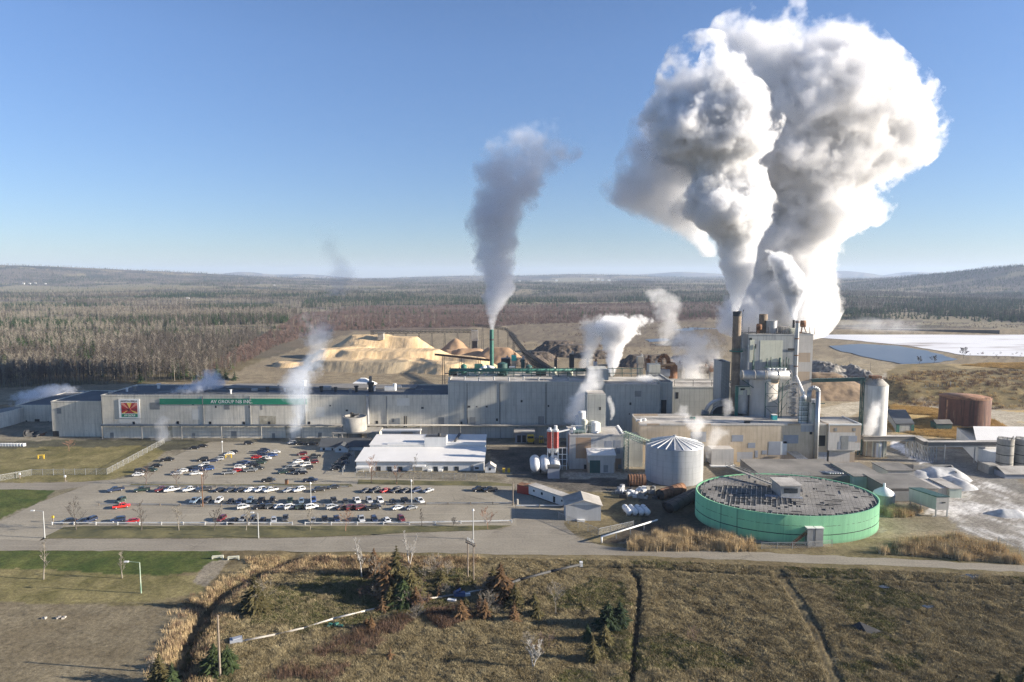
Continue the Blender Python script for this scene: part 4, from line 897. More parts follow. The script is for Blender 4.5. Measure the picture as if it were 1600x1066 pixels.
for a in range(-24, 26):
    for e in range(-14, 14):
        c0 = d*(a*1.15) + n_*(e*2.0); xx, yy = c0.x, c0.y
        if math.hypot(xx, yy) > gr-2: continue
        right = xx > 1 and yy < 21
        opening = (-21 < xx < -1 and -15 < yy < 9)
        if (not opening and rr_.random() < .975) or (opening and rr_.random() < .06):
            q.obox(gcx+xx, gcy+yy, gh-.1, gh-.03+rr_.uniform(0,.02), 1.10, 1.93, ga)
tag(sq(q).build('grating_panels', M['gratepanel'], cl), kind='stuff')
q = MB(); r9 = random.Random(3)
for k in range(46):
    a9 = 2*math.pi*r9.random(); r0 = gr*math.sqrt(r9.random())*.86; L9 = r9.uniform(1.5, 5); c0 = Vector((gcx+r0*math.cos(a9), gcy+r0*math.sin(a9), 0)); dd = d if k % 3 else n_
    if (c0 + dd*L9 - Vector((gcx,gcy,0))).length < gr-1.5: q.bar((c0.x,c0.y,gh+.06), (c0.x+dd.x*L9,c0.y+dd.y*L9,gh+.06), .16, .14)
tag(sq(q).build('cable_trays', M['dark'], cl), kind='stuff')
q = MB()
for k in range(5): c0 = Vector((gcx,gcy,0)) + d*(-6.0) + n_*(-1.5+k*.55-5); e0 = c0 + d*11; q.bar((c0.x,c0.y,gh+.05), (e0.x,e0.y,gh+.05), .35, .1)
sq(q).build('trough', M['patch'], cl)
q = MB(); c0 = Vector((gcx,gcy,0)) + d*3; q.bar((c0.x-1,c0.y+2,gh+.4), (c0.x-14,c0.y+29,gh+2.4), 1.6, .25); railing(q, [(c0.x-1.8,c0.y+2,gh+.5),(c0.x-14.8,c0.y+29,gh+2.5)], 1.1, 0, .06, 2.5); railing(q, [(c0.x-.2,c0.y+2,gh+.5),(c0.x-13.2,c0.y+29,gh+2.5)], 1.1, 0, .06, 2.5); sq(q).build('walkway', M['concrete'], cl)
hu = thing('clarifier_hut', 'small flat roofed grey cabin in the middle of the green tank top', 'cabin', (X(1230,215), 215, gh))
x0, z0 = D(1217, 777, 203.5); x1, _ = D(1250, 777, 203.5); hu.location = (x0, 203.5, gh)
q = MB(); q.turn(0,0,0); q.box(x0+.6, x1, 203.5, 211, gh, gh+3.6); q.build('wall', M['steel'], hu); q = MB(); q.box(x0, x1+.5, 202.9, 211.6, gh+3.6, gh+3.9); q.build('roof', M['roof_pale'], hu)
q = MB(); q.box(x0+1.4, x1-.8, 203.42, 203.5, gh+1.3, gh+2.8); q.build('window', M['glass'], hu)
sh = thing('stair_hut', 'grey boxed stair hut against the green tank front', 'cabin', (X(1274,186), 186, 0))
x0, z1 = D(1262, 826, 185.2); x1, _ = D(1287, 826, 185.2)
q = MB(); q.box(x0, x1, 185.2, 188.4, 0, z1); q.build('wall', M['steel'], sh); q = MB(); q.box(x0-.2, (x0+x1)/2-.15, 185.0, 188.6, z1, z1+.15); q.box((x0+x1)/2+.15, x1+.2, 185.0, 188.6, z1, z1+.15); q.build('roof', M['roof_white'], sh)
q = MB(); q.box((x0+x1)/2-.05, (x0+x1)/2+.05, 185.12, 185.2, 0.1, z1-.1); q.build('joint', M['dark'], sh)
q = MB(); q.bar((x0-4.2,185.9,.1), (x0,185.9,3.6), 1.0, .15); railing(q, [(x0-4.2,185.5,.1),(x0,185.5,3.6)], 1.0, 0, .05, 1.2); q.build('stair', M['rust'], sh)
# ------------------------------------------------------------------ office
OY = 260.6
of = thing('office', 'low white office with pale sheet roofs beside the car park', 'office building', (X(556,OY), OY, 0))
ox0, ox1, oz = X(556.5,OY,720), X(756,OY,720), Z(721,OY)
q = MB(); q.box(ox0, ox1, OY, 276, 0, oz); q.build('wall', M['white_wall'], of)
def slope_roof(root, x0, x1, y0, y1, z0, z1, mat, t=.25, name='roof'):
    q = MB(); q.add([(x0,y0,z0),(x1,y0,z0),(x1,y1,z1),(x0,y1,z1),(x0,y0,z0+t),(x1,y0,z0+t),(x1,y1,z1+t),(x0,y1,z1+t)], [(0,3,2,1),(4,5,6,7),(0,1,5,4),(1,2,6,5),(2,3,7,6),(3,0,4,7)]); return q.build(name, mat, root)
slope_roof(of, ox0-.4, ox1+.3, OY-.7, 277, oz+.02, oz+1.3, M['roof_white'])
q = MB(); q.box(ox0+2, ox1-.2, 277.05, 293, 0, oz+2.2); q.build('back_wall', M['white_wall'], of)
slope_roof(of, ox0+1.6, ox1, 277.1, 293.4, oz+2.25, oz+2.9, M['roof_white'])
q = MB(); q.box(X(592,OY), X(758,OY)-.3, 277.3, 278.6, oz+2.5, oz+3.3); q.build('eave', M['white'], of)
q = MB(); x0 = X(664,280); x1 = X(698,280); q.box(x0, x1, 277, 282.5, oz+1.6, oz+5.6); q.build('plant_room', M['white_wall'], of); q = MB(); q.box(x0+.3, x1-.3, 277.3, 282.2, oz+5.6, oz+5.7); q.build('plant_roof', M['roof_dark'], of)
q = MB(); q.cyl((x0+x1)/2+1.5, 279, oz+5.7, oz+7, .7, 10); q.build('roof_vent', M['dark'], of)
q = MB(); q.bar((X(712,285),278.5,oz+3.4), (X(716,285),293,oz+3.6), .9, .5); q.build('roof_gutter', M['roof_dark'], of)
windows(of, M['glass'], [(588,729,595,736.5),(605,729,612,736.5),(622,729,629,736.5),(677,729,684,736.5),(693,729,700,736.5),(710,729,717,736.5)], OY)
windows(of, M['louvre'], [(735,727,740,740)], OY, 'door'); windows(of, M['glass'], [(742,730,748,733)], OY); windows(of, M['louvre'], [(646,728,660,740)], OY, 'entrance')
q = MB(); q.box(X(554,258), X(577,258), 257.6, OY, Z(732,258), Z(730,258)); q.build('porch', M['white'], of)
for u in (555.5, 566, 576): q = MB(); q.box(X(u,258)-.08, X(u,258)+.08, 257.8, 258, 0, Z(732,258)); q.build('post', M['white'], of)
q = MB(); q.box(X(643,258), X(663,258), 258, OY, Z(729,259), Z(727.5,259)); q.build('canopy', M['white'], of)
for u in (615, 670, 687): q = MB(); x = X(u,259); q.box(x-.8, x+.8, 259, OY, Z(737,259), Z(735,259)); q.build('window_hood', M['white'], of)
lk = thing('long_canopy', 'long narrow white roofed canopy behind the office back roof', 'shed', (X(625,300), 299, 0))
q = MB(); q.box(X(596,299), X(656,299), 299, 302, Z(682,299), Z(674,299)); q.build('wall', M['pale'], lk); q = MB(); q.box(X(595,299), X(657,299), 298.6, 302.4, Z(674,299), Z(672.5,299)); q.build('roof', M['roof_white'], lk)
# gatehouse
gt_ = thing('gatehouse', 'small white cabin with dark gabled roof and front porch', 'gatehouse', (X(536,292), 292, 0))
x0, x1 = X(498.5,292), X(575,292); z1 = Z(696.5,292)
q = MB(); q.box(x0, x1, 292, 300, 0, z1); q.build('wall', M['white_wall'], gt_); q = MB(); q.gable(x0, x1, 292, 300, z1, z1+2.6, 0, 'x', .5); q.build('roof', M['roof_dark'], gt_)
px0, px1 = X(522,289), X(542,289); q = MB(); q.box(px0, px1, 288.5, 291.9, 0, Z(699,289)); q.add([(px0,288.5,Z(699,289)),(px1,288.5,Z(699,289)),((px0+px1)/2,288.5,Z(694.5,289))], [(0,1,2)]); q.build('porch', M['white_wall'], gt_)
q = MB(); q.gable(px0, px1, 288.4, 293.5, Z(699,289), Z(694,289), 0, 'y', .35); q.build('porch_roof', M['roof_dark'], gt_)
windows(gt_, M['glass'], [(504,700,508,703.5),(518,700.5,520.5,704)], 292); windows(gt_, M['glass'], [(529.5,701,533,704.5)], 288.5)
# small white kiosk by the office
kk = thing('kiosk', 'tiny white gabled kiosk right of the office', 'kiosk', (X(765,258), 258, 0))
x0, x1 = X(757.5,257), X(774,257); z1 = Z(730,257); q = MB(); q.box(x0, x1, 257, 260.5, .25, z1); q.add([(x0,257,z1),(x1,257,z1),((x0+x1)/2,257,Z(725,257))], [(0,1,2)]); q.build('wall', M['white_wall'], kk)
q = MB(); q.gable(x0, x1, 257, 260.5, z1, Z(724.5,257), 0, 'y', .25); q.build('roof', M['roof_pale'], kk); windows(kk, M['glass'], [(764,731,767,735)], 257); q = MB(); q.box(x0+.3, x1-.3, 257.3, 260.2, 0, .26); q.build('skid', M['dark'], kk)
yb = thing('pallet_rack', 'yellow and brown pallet rack beside the tiny kiosk', 'rack', (X(789,258), 258, 0))
for k in range(4): q = MB(); x = X(783+k*4,258); q.box(x-.5, x+.5, 257.6, 258.5, .1, 1.2+.5*(k % 2)); q.build('crate', M['yellow'] if k % 2 else M['wood'], yb)
q = MB(); q.box(X(781,258), X(798,258), 257.4, 258.8, 0, .1); q.build('base', M['wood'], yb)
# trailer, container, gable shed
tr = thing('site_trailer', 'long white site trailer with pale roof parked askew', 'trailer', (G(850,780)[0], G(850,780)[1], 0))
pa, pb_ = Vector(G(826,774)), Vector(G(884,795)); d_ = (pb_-pa); L = d_.length; an_ = math.atan2(d_.y, d_.x); n2 = Vector((-math.sin(an_), math.cos(an_)))
c_ = (pa+pb_)/2 + n2*1.6
q = MB(); q.obox(c_.x, c_.y, .55, 3.5, L, 3.2, an_); q.build('body', M['white_wall'], tr); q = MB(); q.obox(c_.x, c_.y, 3.5, 3.75, L+.3, 3.6, an_); q.build('roof', M['roof_pale'], tr); q = MB(); q.obox(c_.x, c_.y, .05, .55, L-1.5, 2.4, an_); q.build('chassis', M['dark'], tr)
def on_face(root, t, w, z0, z1, name, mat):
    p_ = pa + d_*t; q = MB(); q.obox(p_.x - n2.x*.03, p_.y - n2.y*.03, z0, z1, w, .08, an_); q.build(name, mat, root)
on_face(tr, .37, .9, 1.8, 2.7, 'window', M['glass']); on_face(tr, .70, .95, .7, 2.7, 'door', M['black']); on_face(tr, .15, .8, 1.9, 2.6, 'window', M['glass']); on_face(tr, .9, .6, 1.9, 2.5, 'window', M['glass'])
rc = thing('container', 'rusty red container at the end of the white trailer', 'container', (G(815,773)[0], G(815,773)[1], 0))
x, y = G(816,773); q = MB(); q.obox(x+1.0, y+2, .05, 2.9, 4.6, 3.2, an_+.35); q.build('body', M['red'], rc); q = MB(); q.obox(x+1.0, y+2, 2.9, 3.05, 4.8, 3.4, an_+.35); q.build('roof', M['rust'], rc)
gs_ = thing('gable_shed', 'grey gabled shed with pale roof beside the entrance drive', 'shed', (X(912,205), 205, 0))
gY = 205.5; x0, x1 = X(884,gY,800), X(939,gY,800); z1 = Z(789,gY); q = MB(); q.box(x0, x1, gY, gY+8, 0, z1)
q.build('wall', siding('shed_siding', (.40,.41,.42), dirt=.2, rib=.6), gs_)
q = MB(); xm = (x0+x1)/2; zr = z1+1.7
for a, c in ((x0-.5, xm), (x1+.5, xm)): q.add([(a,gY-.6,z1-.1),(a,gY+8.6,z1-.1),(c,gY+8.6,zr),(c,gY-.6,zr),(a,gY-.6,z1-.3),(a,gY+8.6,z1-.3),(c,gY+8.6,zr-.2),(c,gY-.6,zr-.2)], [(0,1,2,3),(4,7,6,5),(0,4,5,1),(1,5,6,2),(2,6,7,3),(3,7,4,0)])
q.build('roof', M['roof_pale'], gs_); q = MB(); q.add([(x0,gY,z1),(x1,gY,z1),(xm,gY,zr-.2),(x0,gY+.1,z1),(x1,gY+.1,z1),(xm,gY+.1,zr-.2)], [(0,1,2),(3,5,4),(0,3,4,1),(1,4,5,2),(2,5,3,0)]); q.build('gable_end', M['white'], gs_)
q = MB(); q.box(X(903,gY), X(915,gY), gY-1, gY-.05, 0, .6); q.build('step', M['white'], gs_)
# vessels
def htank(label, group, cx, cy, L, r, a, z, mat, name='gas_tank'):
    t = thing(name, label, 'tank', (cx, cy, 0), group)
    d = Vector((math.cos(a), math.sin(a), 0)); c = Vector((cx, cy, z)); q = MB()
    rings = [(-L/2, r*.25), (-L/2+.15*r, r*.65), (-L/2+.45*r, r*.93), (-L/2+.8*r, r), (L/2-.8*r, r), (L/2-.45*r, r*.93), (L/2-.15*r, r*.65), (L/2, r*.25)]
    u = Vector((-d.y, d.x, 0)); vs_ = []
    for s, rr in rings:
        for i in range(20): an = 2*math.pi*i/20; vs_.append(c + d*s + u*(rr*math.cos(an)) + Vector((0,0,rr*math.sin(an))))
    fs = [(j*20+i, j*20+(i+1) % 20, (j+1)*20+(i+1) % 20, (j+1)*20+i) for j in range(7) for i in range(20)] + [tuple(range(20)), tuple(range(159, 139, -1))]
    q.add(vs_, fs, 0, True); q.build('shell', mat, t)
    for s in (-L*.28, L*.28): e = c + d*s; q = MB(); q.obox(e.x, e.y, 0, z-.3*r, .5, r*1.5, a); q.build('saddle', M['concrete'], t)
    q = MB(); q.cyl(cx, cy, z+r*.9, z+r*1.15, .25, 8); q.build('hatch', M['steel'], t); return t
for k, u in enumerate((981.5, 991, 1001, 1010.5)):
    x, y = G(u, 807); htank('small white gas tank, %s from the gable shed in the row of four' % ('first','second','third','fourth')[k], 'small white gas tanks', x, y+2.5, 6.2, .95, R(97), 1.35, M['white'])
for k, (u, w) in enumerate(((837,'first'),(852.5,'second'),(868,'third'))):
    x, y = G(u, 741); htank('large white tank below the red silos, %s from the office side' % w, 'large white tanks', x, y+5, 13, 2.1, R(90), 2.9, M['white'], 'storage_tank')
x, y = G(866, 748); bb = thing('control_cabin', 'grey control cabin with dark flat roof before the large white tanks', 'cabin', (x, y, 0))
q = MB(); q.box(X(856.5,y), X(875,y), y, y+3, 0, 3.8); q.build('wall', M['patch'], bb); q = MB(); q.box(X(856.5,y)-.1, X(875,y)+.1, y-.1, y+3.1, 3.8, 4.6); q.build('roof', M['roof_dark'], bb)
# red and white silos
for k, (u, w) in enumerate(((859.5,'left'),(868.5,'right'))):
    y = 262; x = X(u,y); s_ = thing('red_silo', 'red and white slim silo, the %s' % ('one farther from the grey block' if k == 0 else 'one with the taller neck beside the grey block'), 'silo', (x, y, 0), 'red and white silos')
    q = MB(); q.cyl(x, y, Z(700,y), Z(674,y), 1.15, 16); q.build('shaft', M['red'], s_); q = MB(); q.cyl(x, y, Z(674,y), Z(671,y), 1.15, 16); q.cyl(x, y, Z(671,y), Z(668-3*k,y), .6, 12); q.build('top', M['white'], s_); q = MB(); q.cyl(x, y, Z(708,y), Z(700,y), .4, 12, r2=1.1); q.build('hopper', M['white'], s_)
    for dx, dy in ((-1,-1),(1,-1),(1,1),(-1,1)): q = MB(); q.bar((x+dx*.9,y+dy*.9,0), (x+dx*.9,y+dy*.9,Z(699,y)), .22, .22); q.build('leg', M['white'], s_)
    q = MB(); 
    for dx in (-.25,.25): q.bar((x+.9+dx,y-1.2,2), (x+.9+dx,y-1.2,Z(671,y)), .1, .1)
    for j in range(22): q.bar((x+.65,y-1.2,3+j*.6), (x+1.15,y-1.2,3+j*.6), .07, .07)
    q.build('ladder', M['white'], s_)
fr = thing('pipe_bridge', 'white pipe frame linking the red silos to the grey block', 'pipe rack', (X(880,264), 264, 0))
q = MB()
for u in (873, 879, 886):
    q.bar((X(u,262),262,0), (X(u,262),262,Z(700,262)), .25, .25)
for v in (700, 710, 718, 728): q.bar((X(872,262),262,Z(v,262)), (X(887,262),262,Z(v,262)), .2, .2)
q.bar((X(868,262),262,Z(676,262)), (X(890,263),263,Z(671,263)), .6, .5); q.build('frame', M['white'], fr)
ty_ = thing('loader_truck', 'yellow truck parked against the dark hall wall', 'truck', (X(829,305), 305, 0))
x = X(829,305); q = MB(); q.box(x-1.6, x+1.6, 303, 308, .9, 2.4); q.build('body', M['yellow'], ty_); q = MB(); q.box(x-1.5, x+1.5, 302, 304.5, 2.41, 4.2); q.build('cab', M['yellow'], ty_); q = MB(); q.box(x-1.3, x+1.3, 301.94, 302.02, 2.9, 3.9); q.build('window', M['glass'], ty_)
for dx in (-1.4,1.4):
    for yy in (303.3, 307): q = MB(); q.tube((x+dx-.25,yy,.75), (x+dx+.25,yy,.75), .75, 14); q.build('wheel', M['dark'], ty_)
ty_ = thing('forklift', 'small yellow forklift beside the yellow truck', 'forklift', (X(846,304), 304, 0))
x = X(846,304); q = MB(); q.box(x-1, x+1, 303.4, 305.6, .5, 1.5); q.build('body', M['yellow'], ty_); q = MB()
for dx in (-.9,.9):
    for yy in (303.5,305.5): q.bar((x+dx,yy,1.5), (x+dx,yy,3.2), .12, .12)
q.box(x-1, x+1, 303.4, 305.6, 3.2, 3.3); q.build('cage', M['yellow'], ty_); q = MB(); q.bar((x-.5,303,.3), (x-.5,303,3.8), .15, .15); q.bar((x+.5,303,.3), (x+.5,303,3.8), .15, .15); q.build('mast', M['dark'], ty_)
for dx in (-.9,.9): q = MB(); q.tube((x+dx-.15,304,.45), (x+dx+.15,304,.45), .45, 12); q.build('wheel', M['dark'], ty_)
db = thing('dock_shed', 'low blue grey loading dock shed under the high hall pipe rack', 'shed', (X(820,308), 308, 0))
q = MB(); q.box(X(805,306), X(834,306), 306, 312, 0, Z(676,306)); q.build('wall', M['patch'], db); q = MB(); q.box(X(803,306), X(836,306), 305, 312.4, Z(676,306), Z(674.5,306)); q.build('roof', M['roof_pale'], db)
for u in (808, 816, 825): q = MB(); q.box(X(u,306), X(u+6,306), 305.9, 306, .2, 3.4); q.build('bay_door', M['black'], db)
# big dark pipes and scrap by the silver tank
for (ua, va, ub, vb, r_, lab, mt) in ((982,759,1008,759,2.1,'short rusty drum lying left of the silver tank','rust'),(1031,781,1066,770,1.8,'rusty brown pipe with a dark open end below the silver tank','rust'),(1045,803,1096,776,1.7,'long black pipe lying between the silver and green tanks','dark'),(1040,797,1085,774,1.3,'thinner black pipe leaning over the scrap heap','dark')):
    a, c = G(ua, va), G(ub, vb); t = thing('big_pipe', lab, 'pipe', (a[0], a[1], 0)); q = MB(); A = Vector((*a, r_)); B = Vector((*c, r_)); q.tube(A, B, r_, 20, cap=False); q.build('barrel', M[mt], t)
    dn = (B-A).normalized(); q = MB(); q.tube(A+dn*.2, A+dn*.35, r_*.93, 20); q.build('bore', M['black'], t)
    for k in range(1, 6): e = A + (B-A)*(k/6); q = MB(); q.tube(e-dn*.12, e+dn*.12, r_*1.05, 20); q.build('band', M[mt], t)
rr_ = random.Random(5)
for k in range(16):
    u, v = 962 + rr_.random()*62, 766 + rr_.random()*16; x, y = G(u, v)
    s_ = rr_.uniform(.7, 1.5); q = MB()
    q.obox(x, y, 0, s_*.9, s_*1.8, s_*1.1, rr_.random()*3); q.obox(x+.6, y+.4, s_*.5, s_*1.4, s_*1.0, s_*.8, rr_.random()*3); q.tube((x-s_, y, .4), (x+s_, y+.7, s_), .2, 8)
    tag(q.build('scrap_lump', M[('concrete','steel','dark','white')[k % 4]]), 'odd grey scrap lump in the heap beside the silver tank', 'scrap', 'scrap lumps beside the silver tank')
for k in range(7):
    x, y = G(972 + k*4.2, 771 + (k % 3)*2); q = MB(); q.tube((x-.7,y,.7), (x+.7,y+.5,.9), .6, 12); q.tube((x-.9,y,.7), (x-.7,y,.7), .8, 12)
    tag(q.build('valve_body', M['white']), 'white flanged valve body lying in a line on the dark yard', 'valve', 'white valve bodies left of the silver tank')
# rust tank and neighbours
rt = thing('rust_tank', 'wide rust streaked brown storage tank in orange grass', 'storage tank', (X(1507,346), 346, 0))
m, b = newmat('rust_streaks'); p_ = b.pos(); n2_ = b.noise(b.map(p_, (1,1,.10)), .55, 5, .65); n1 = b.noise(p_, .5, 4, .6)
c_ = b.mix(n1, (.075,.03,.02), (.15,.065,.04)); c_ = b.mix(b.ramp(n2_, [(.56,0.0),(.68,.6)]), c_, (.33,.22,.16)); c_ = b.mix(b.ramp(b.noise(b.map(p_, (1.4,1.4,.08)), .9, 3), [(.5,0.0),(.62,.8)]), c_, (.045,.02,.015))
b.bsdf(c_, .8, 0, n1, .3); q = MB(); q.lathe(X(1507,346), 346, [(11.3, 0), (11.3, 14.2)], 48); q.build('shell', m, rt); q = MB(); q.lathe(X(1507,346), 346, [(11.5, 14.1), (11.5, 14.35), (0, 15.1)], 48); q.build('roof', M['rust'], rt)
q = MB(); railing(q, [(X(1507,346)-11*math.cos(a), 346-11*math.sin(a), 14.3) for a in np.linspace(.2, 2.9, 12)], 1.0, 0, .05, 3); q.build('railing', M['rust'], rt)
q = MB(); q.box(X(1482,335), X(1483.5,335), 336.5, 337, 0, 14.2); q.build('ladder', M['rust'], rt)
ls = thing('green_lean_to', 'dark green gabled shed leaning on the rust tank', 'shed', (X(1476,333), 333, 0)); x0, x1 = X(1465,331), X(1489,331)
q = MB(); q.box(x0, x1, 331, 336, 0, 3.6); q.build('wall', M['dkgreen'], ls); q = MB(); q.gable(x0, x1, 331, 336, 3.6, 5.0, 0, 'x', .3); q.build('roof', M['roof'], ls)
gd = thing('green_door_store', 'grey green flat store with bright green door frames below the rust tank', 'store building', (X(1407,327), 327, 0)); y = 327
x0, z1 = D(1400, 663, y); x1, _ = D(1428, 663, y); q = MB(); q.prism([(x0, y), (x1, y), (X(1414,362), 362), (X(1386,362), 362)], 0, z1); q.build('wall', M['high'], gd); q = MB(); q.prism([(x0-.3, y-.3), (x1+.3, y-.3), (X(1414,362)+.3, 362), (X(1386,362)-.3, 362)], z1, z1+.4); q.build('roof', M['roof_dark'], gd)
windows(gd, M['green'], [(1400.5,663.5,1405,677),(1424,664,1428,677)], y, 'door_frame', .1)
# gallery conveyor to the right
gl = thing('pipe_gallery', 'long grey covered gallery on trestles running right from the tall silo', 'conveyor', (X(1437,280), 280, 0))
P0 = Vector((X(1347,282), 281, Z(684,281))); P1 = Vector((X(1434,281), 281, Z(684,281))); P2 = Vector((X(1451,274), 274, Z(693,274))); P3 = Vector((X(1564,271), 271, Z(692.5,271)))
q = MB(); 
for a, c in ((P0,P1),(P1,P2),(P2,P3)): q.bar(a, c, 2.6, 1.5)
q.build('gallery', M['roof'], gl); q = MB()
for a, c in ((P0,P1),(P1,P2),(P2,P3)): q.bar(a+Vector((0,0,.8)), c+Vector((0,0,.8)), 2.9, .12); q.bar(a+Vector((0,-1.3,-1.0)), c+Vector((0,-1.3,-1.0)), .2, .5)
q.build('roof', M['roof_pale'], gl)
def trestle(u, y, zt):
    for dx in (-.1, 2.0): 
        q = MB(); q.bar((X(u,y)+dx,y-1,0), (X(u,y)+dx,y-1,zt), .28, .28); q.bar((X(u,y)+dx,y+1.2,0), (X(u,y)+dx,y+1.2,zt), .28, .28)
        for k in range(3): q.bar((X(u,y)+dx,y-1,zt*k/3), (X(u,y)+dx,y+1.2,zt*(k+1)/3), .14, .14)
        q.build('trestle', M['steel'], gl)
for u, y in ((1422,281),(1429,281),(1438,279),(1443,277),(1452,274),(1457,274)): trestle(u, y, P1.z-.9 if y > 278 else P2.z-.8)
for u in (1480,1527): q = MB(); q.bar((X(u,271.5),271.5,0), (X(u,271.5),271.5,P3.z-.8), .3, .3); q.build('trestle', M['steel'], gl)
# right hand white roofed store with silos
ws = thing('white_roof_store', 'large store with white sheet roof at the right edge', 'store building', (X(1560,285), 285, 0))
fx0, fy0 = G(1527, 723); q = MB(); wx1 = X(1700,300); zt = Z(700,fy0)
A = [(fx0, fy0), (X(1561,fy0-9), fy0-9), (wx1+10, fy0-9), (wx1+10, fy0+38), (fx0+16, fy0+38)]; q.prism(A, 0, zt); q.build('wall', M['white_wall'], ws)
q = MB(); ra, rb_ = (fx0+4, fy0+20), (wx1+12, fy0+20); z2 = zt+5.2
q.add([(fx0-.4,fy0-.4,zt+.05),(wx1+12,fy0-9.6,zt+.05),(wx1+12,fy0+15,z2),(fx0+9,fy0+17,z2),(fx0+16,fy0+38.4,zt+.05),(wx1+12,fy0+38.4,zt+.05)], [(0,1,2,3),(3,2,5,4)]); q.build('roof', M['roof_white'], ws)
for k, (u, lab) in enumerate(((1575,'round concrete silo at the corner of the white roofed store'),(1603,'round concrete silo cut by the right edge of the photo'))):
    y = 262; x = X(u,y); s_ = thing('concrete_silo', lab, 'silo', (x, y, 0), 'concrete silos by the white roofed store'); r_ = 11.8/F*y
    q = MB(); q.cyl(x, y, 0, Z(687,y-2), r_, 28); q.build('shaft', M['concrete'], s_); q = MB()
    for v in (697, 712, 725): q.lathe(x, y, [(r_+.06, Z(v,y-2)), (r_+.1, Z(v,y-2)+.15), (r_+.06, Z(v,y-2)+.3)], 28)
    railing(q, [(x-r_,y,Z(687,y-2)),(x,y-r_,Z(687,y-2)),(x+r_,y,Z(687,y-2))], .9, 0, .05, 1.2); q.build('hoop', M['dark'], s_)
sd_ = thing('small_store', 'small green grey gabled shed before the concrete silos', 'shed', (X(1590,250), 250, 0)); x0, x1 = X(1571,250,740), X(1612,250,740)
q = MB(); q.box(x0, x1, 250, 259, 0, Z(740,250)); q.build('wall', M['patch'], sd_); q = MB(); q.gable(x0, x1, 250, 259, Z(740,250), Z(733,250), 0, 'x', .4); q.build('roof', M['roof_pale'], sd_)
sd_ = thing('block_wall', 'low grey block enclosure left of the concrete silos', 'wall', (X(1558,256), 256, 0)); q = MB(); q.box(X(1551,256), X(1568,256), 256, 262, 0, Z(727,256)); sd2 = q.build('wall', M['concrete'], sd_)
# sheds behind and right of the green tank
def small_shed(label, y, y2, u0, u1, vt, wall, roof, zr=None, name='shed', wins=(), doors=()):
    t = thing(name, label, 'shed', (X((u0+u1)/2,y), y, 0)); x0, z1 = D(u0, vt, y); x1, _ = D(u1, vt, y)
    q = MB(); q.box(x0, x1, y, y2, 0, z1); q.build('wall', wall, t)
    if zr: q = MB(); q.gable(x0, x1, y, y2, z1, z1+zr, 0, 'x', .4); q.build('roof', roof, t)
    else: q = MB(); q.box(x0-.3, x1+.3, y-.3, y2+.3, z1, z1+.3); q.build('roof', roof, t)
    windows(t, M['glass'], wins, y); windows(t, M['louvre'], doors, y, 'door'); return t
M['mint'] = siding('mint_siding', (.40,.46,.40), dirt=.2, rib=1.0)
small_shed('pale green flat roofed pump house behind the green tank', gy(763), 256, 1334, 1381, 745, M['mint'], M['roof'], None, 'pump_house', [(1374,750,1377,753)])
t = thing('pipe_platform', 'flat grey platform carrying bundles of pipes behind the green tank', 'platform', (X(1250,243), 243, 0))
q = MB(); q.box(X(1190,243), X(1332,243), 241, 264, 0, Z(741,243)); q.build('deck', M['roof'], t)
q = MB()
for k in range(6): q.path([Vector((X(1240,268)+k*.7, 272, Z(706,272))), Vector((X(1262,262)+k*.8, 262, Z(727,262))), Vector((X(1270,252)+k*.9, 251.5, Z(736,252)+.6)), Vector((X(1300,243)+k*.9, 242, Z(741,243)+.5))], .28, 8)
q.build('pipe', M['steel'], t)
q = MB(); railing(q, [(X(1192,243),241.2,Z(741,243)),(X(1268,243),241.2,Z(741,243))], 1.0, 0, .05, 3); q.bar((X(1165,262),262,Z(722,262)), (X(1285,262),262,Z(724,262)), .6, .4); q.build('pipe_run', M['steel'], t)
small_shed('white flat roofed annex right of the pale green pump house', gy(752.5), 257, 1387, 1429, 736, M['pale'], M['roof'], None, 'annex')
small_shed('wide brown flat roofed workshop behind the small round tank', gy(784), 240, 1390, 1465, 764, siding('brown_siding', (.24,.21,.18), dirt=.2, rib=1.4), M['roof'], None, 'workshop', (), [(1429,773,1434,783),(1396,768,1420,783)])
small_shed('green ended container beside the brown workshop', gy(778), 239, 1484, 1503, 764, M['mint'], M['roof_pale'], None, 'container'); small_shed('narrow grey container between workshop and green container', gy(776), 240, 1466, 1480, 764, M['high'], M['roof_pale'], None, 'container')
rt_ = thing('round_tank', 'small round concrete tank with white powdered dome beside the green tank', 'tank', (X(1389,219), 219, 0)); x = X(1388,219); r_ = 16/F*219
q = MB(); q.cyl(x, 219, 0, Z(771,219), r_, 28); q.build('drum', M['concrete'], rt_); zt = Z(771,219); q = MB(); q.lathe(x, 219, [(r_, zt), (r_*.9, zt+.6), (r_*.45, zt+1.6), (r_*.15, zt+2.1), (.35, zt+2.2), (.35, zt+3.4), (0, zt+3.5)], 28); q.build('dome', M['white'], rt_)
hp_ = thing('bin_hopper', 'long pale bin on legs with green top beside the white powder yard', 'hopper', (X(1468,210), 210, 0)); y = 209
za, zb_ = Z(797,y), Z(783,y); q = MB(); A = (X(1447,y+8), y+8); Bx = (X(1471.5,y), y); Cx = (X(1491.5,y), y); Dx = (X(1466,y+8), y+8); q.prism([Bx, Cx, (Cx[0]-3.2, y+9), (Bx[0]-3.4, y+9)], za, Z(777,y)); q.build('bin', M['pale'], hp_)
q = MB(); q.prism([(Bx[0]-.1,y-.1), (Cx[0]+.1,y-.1), (Cx[0]-3.2, y+9.1), (Bx[0]-3.5, y+9.1)], Z(777,y), Z(777,y)+.3); q.build('top', M['dkgreen'], hp_)
for (lx_, ly_) in ((Bx[0]+.2,y+.3),(Cx[0]-.2,y+.3),(Bx[0]-3,y+8.6),(Cx[0]-3.4,y+8.6)): q = MB(); q.bar((lx_,ly_,0), (lx_,ly_,za), .3, .3); q.build('leg', M['steel'], hp_)
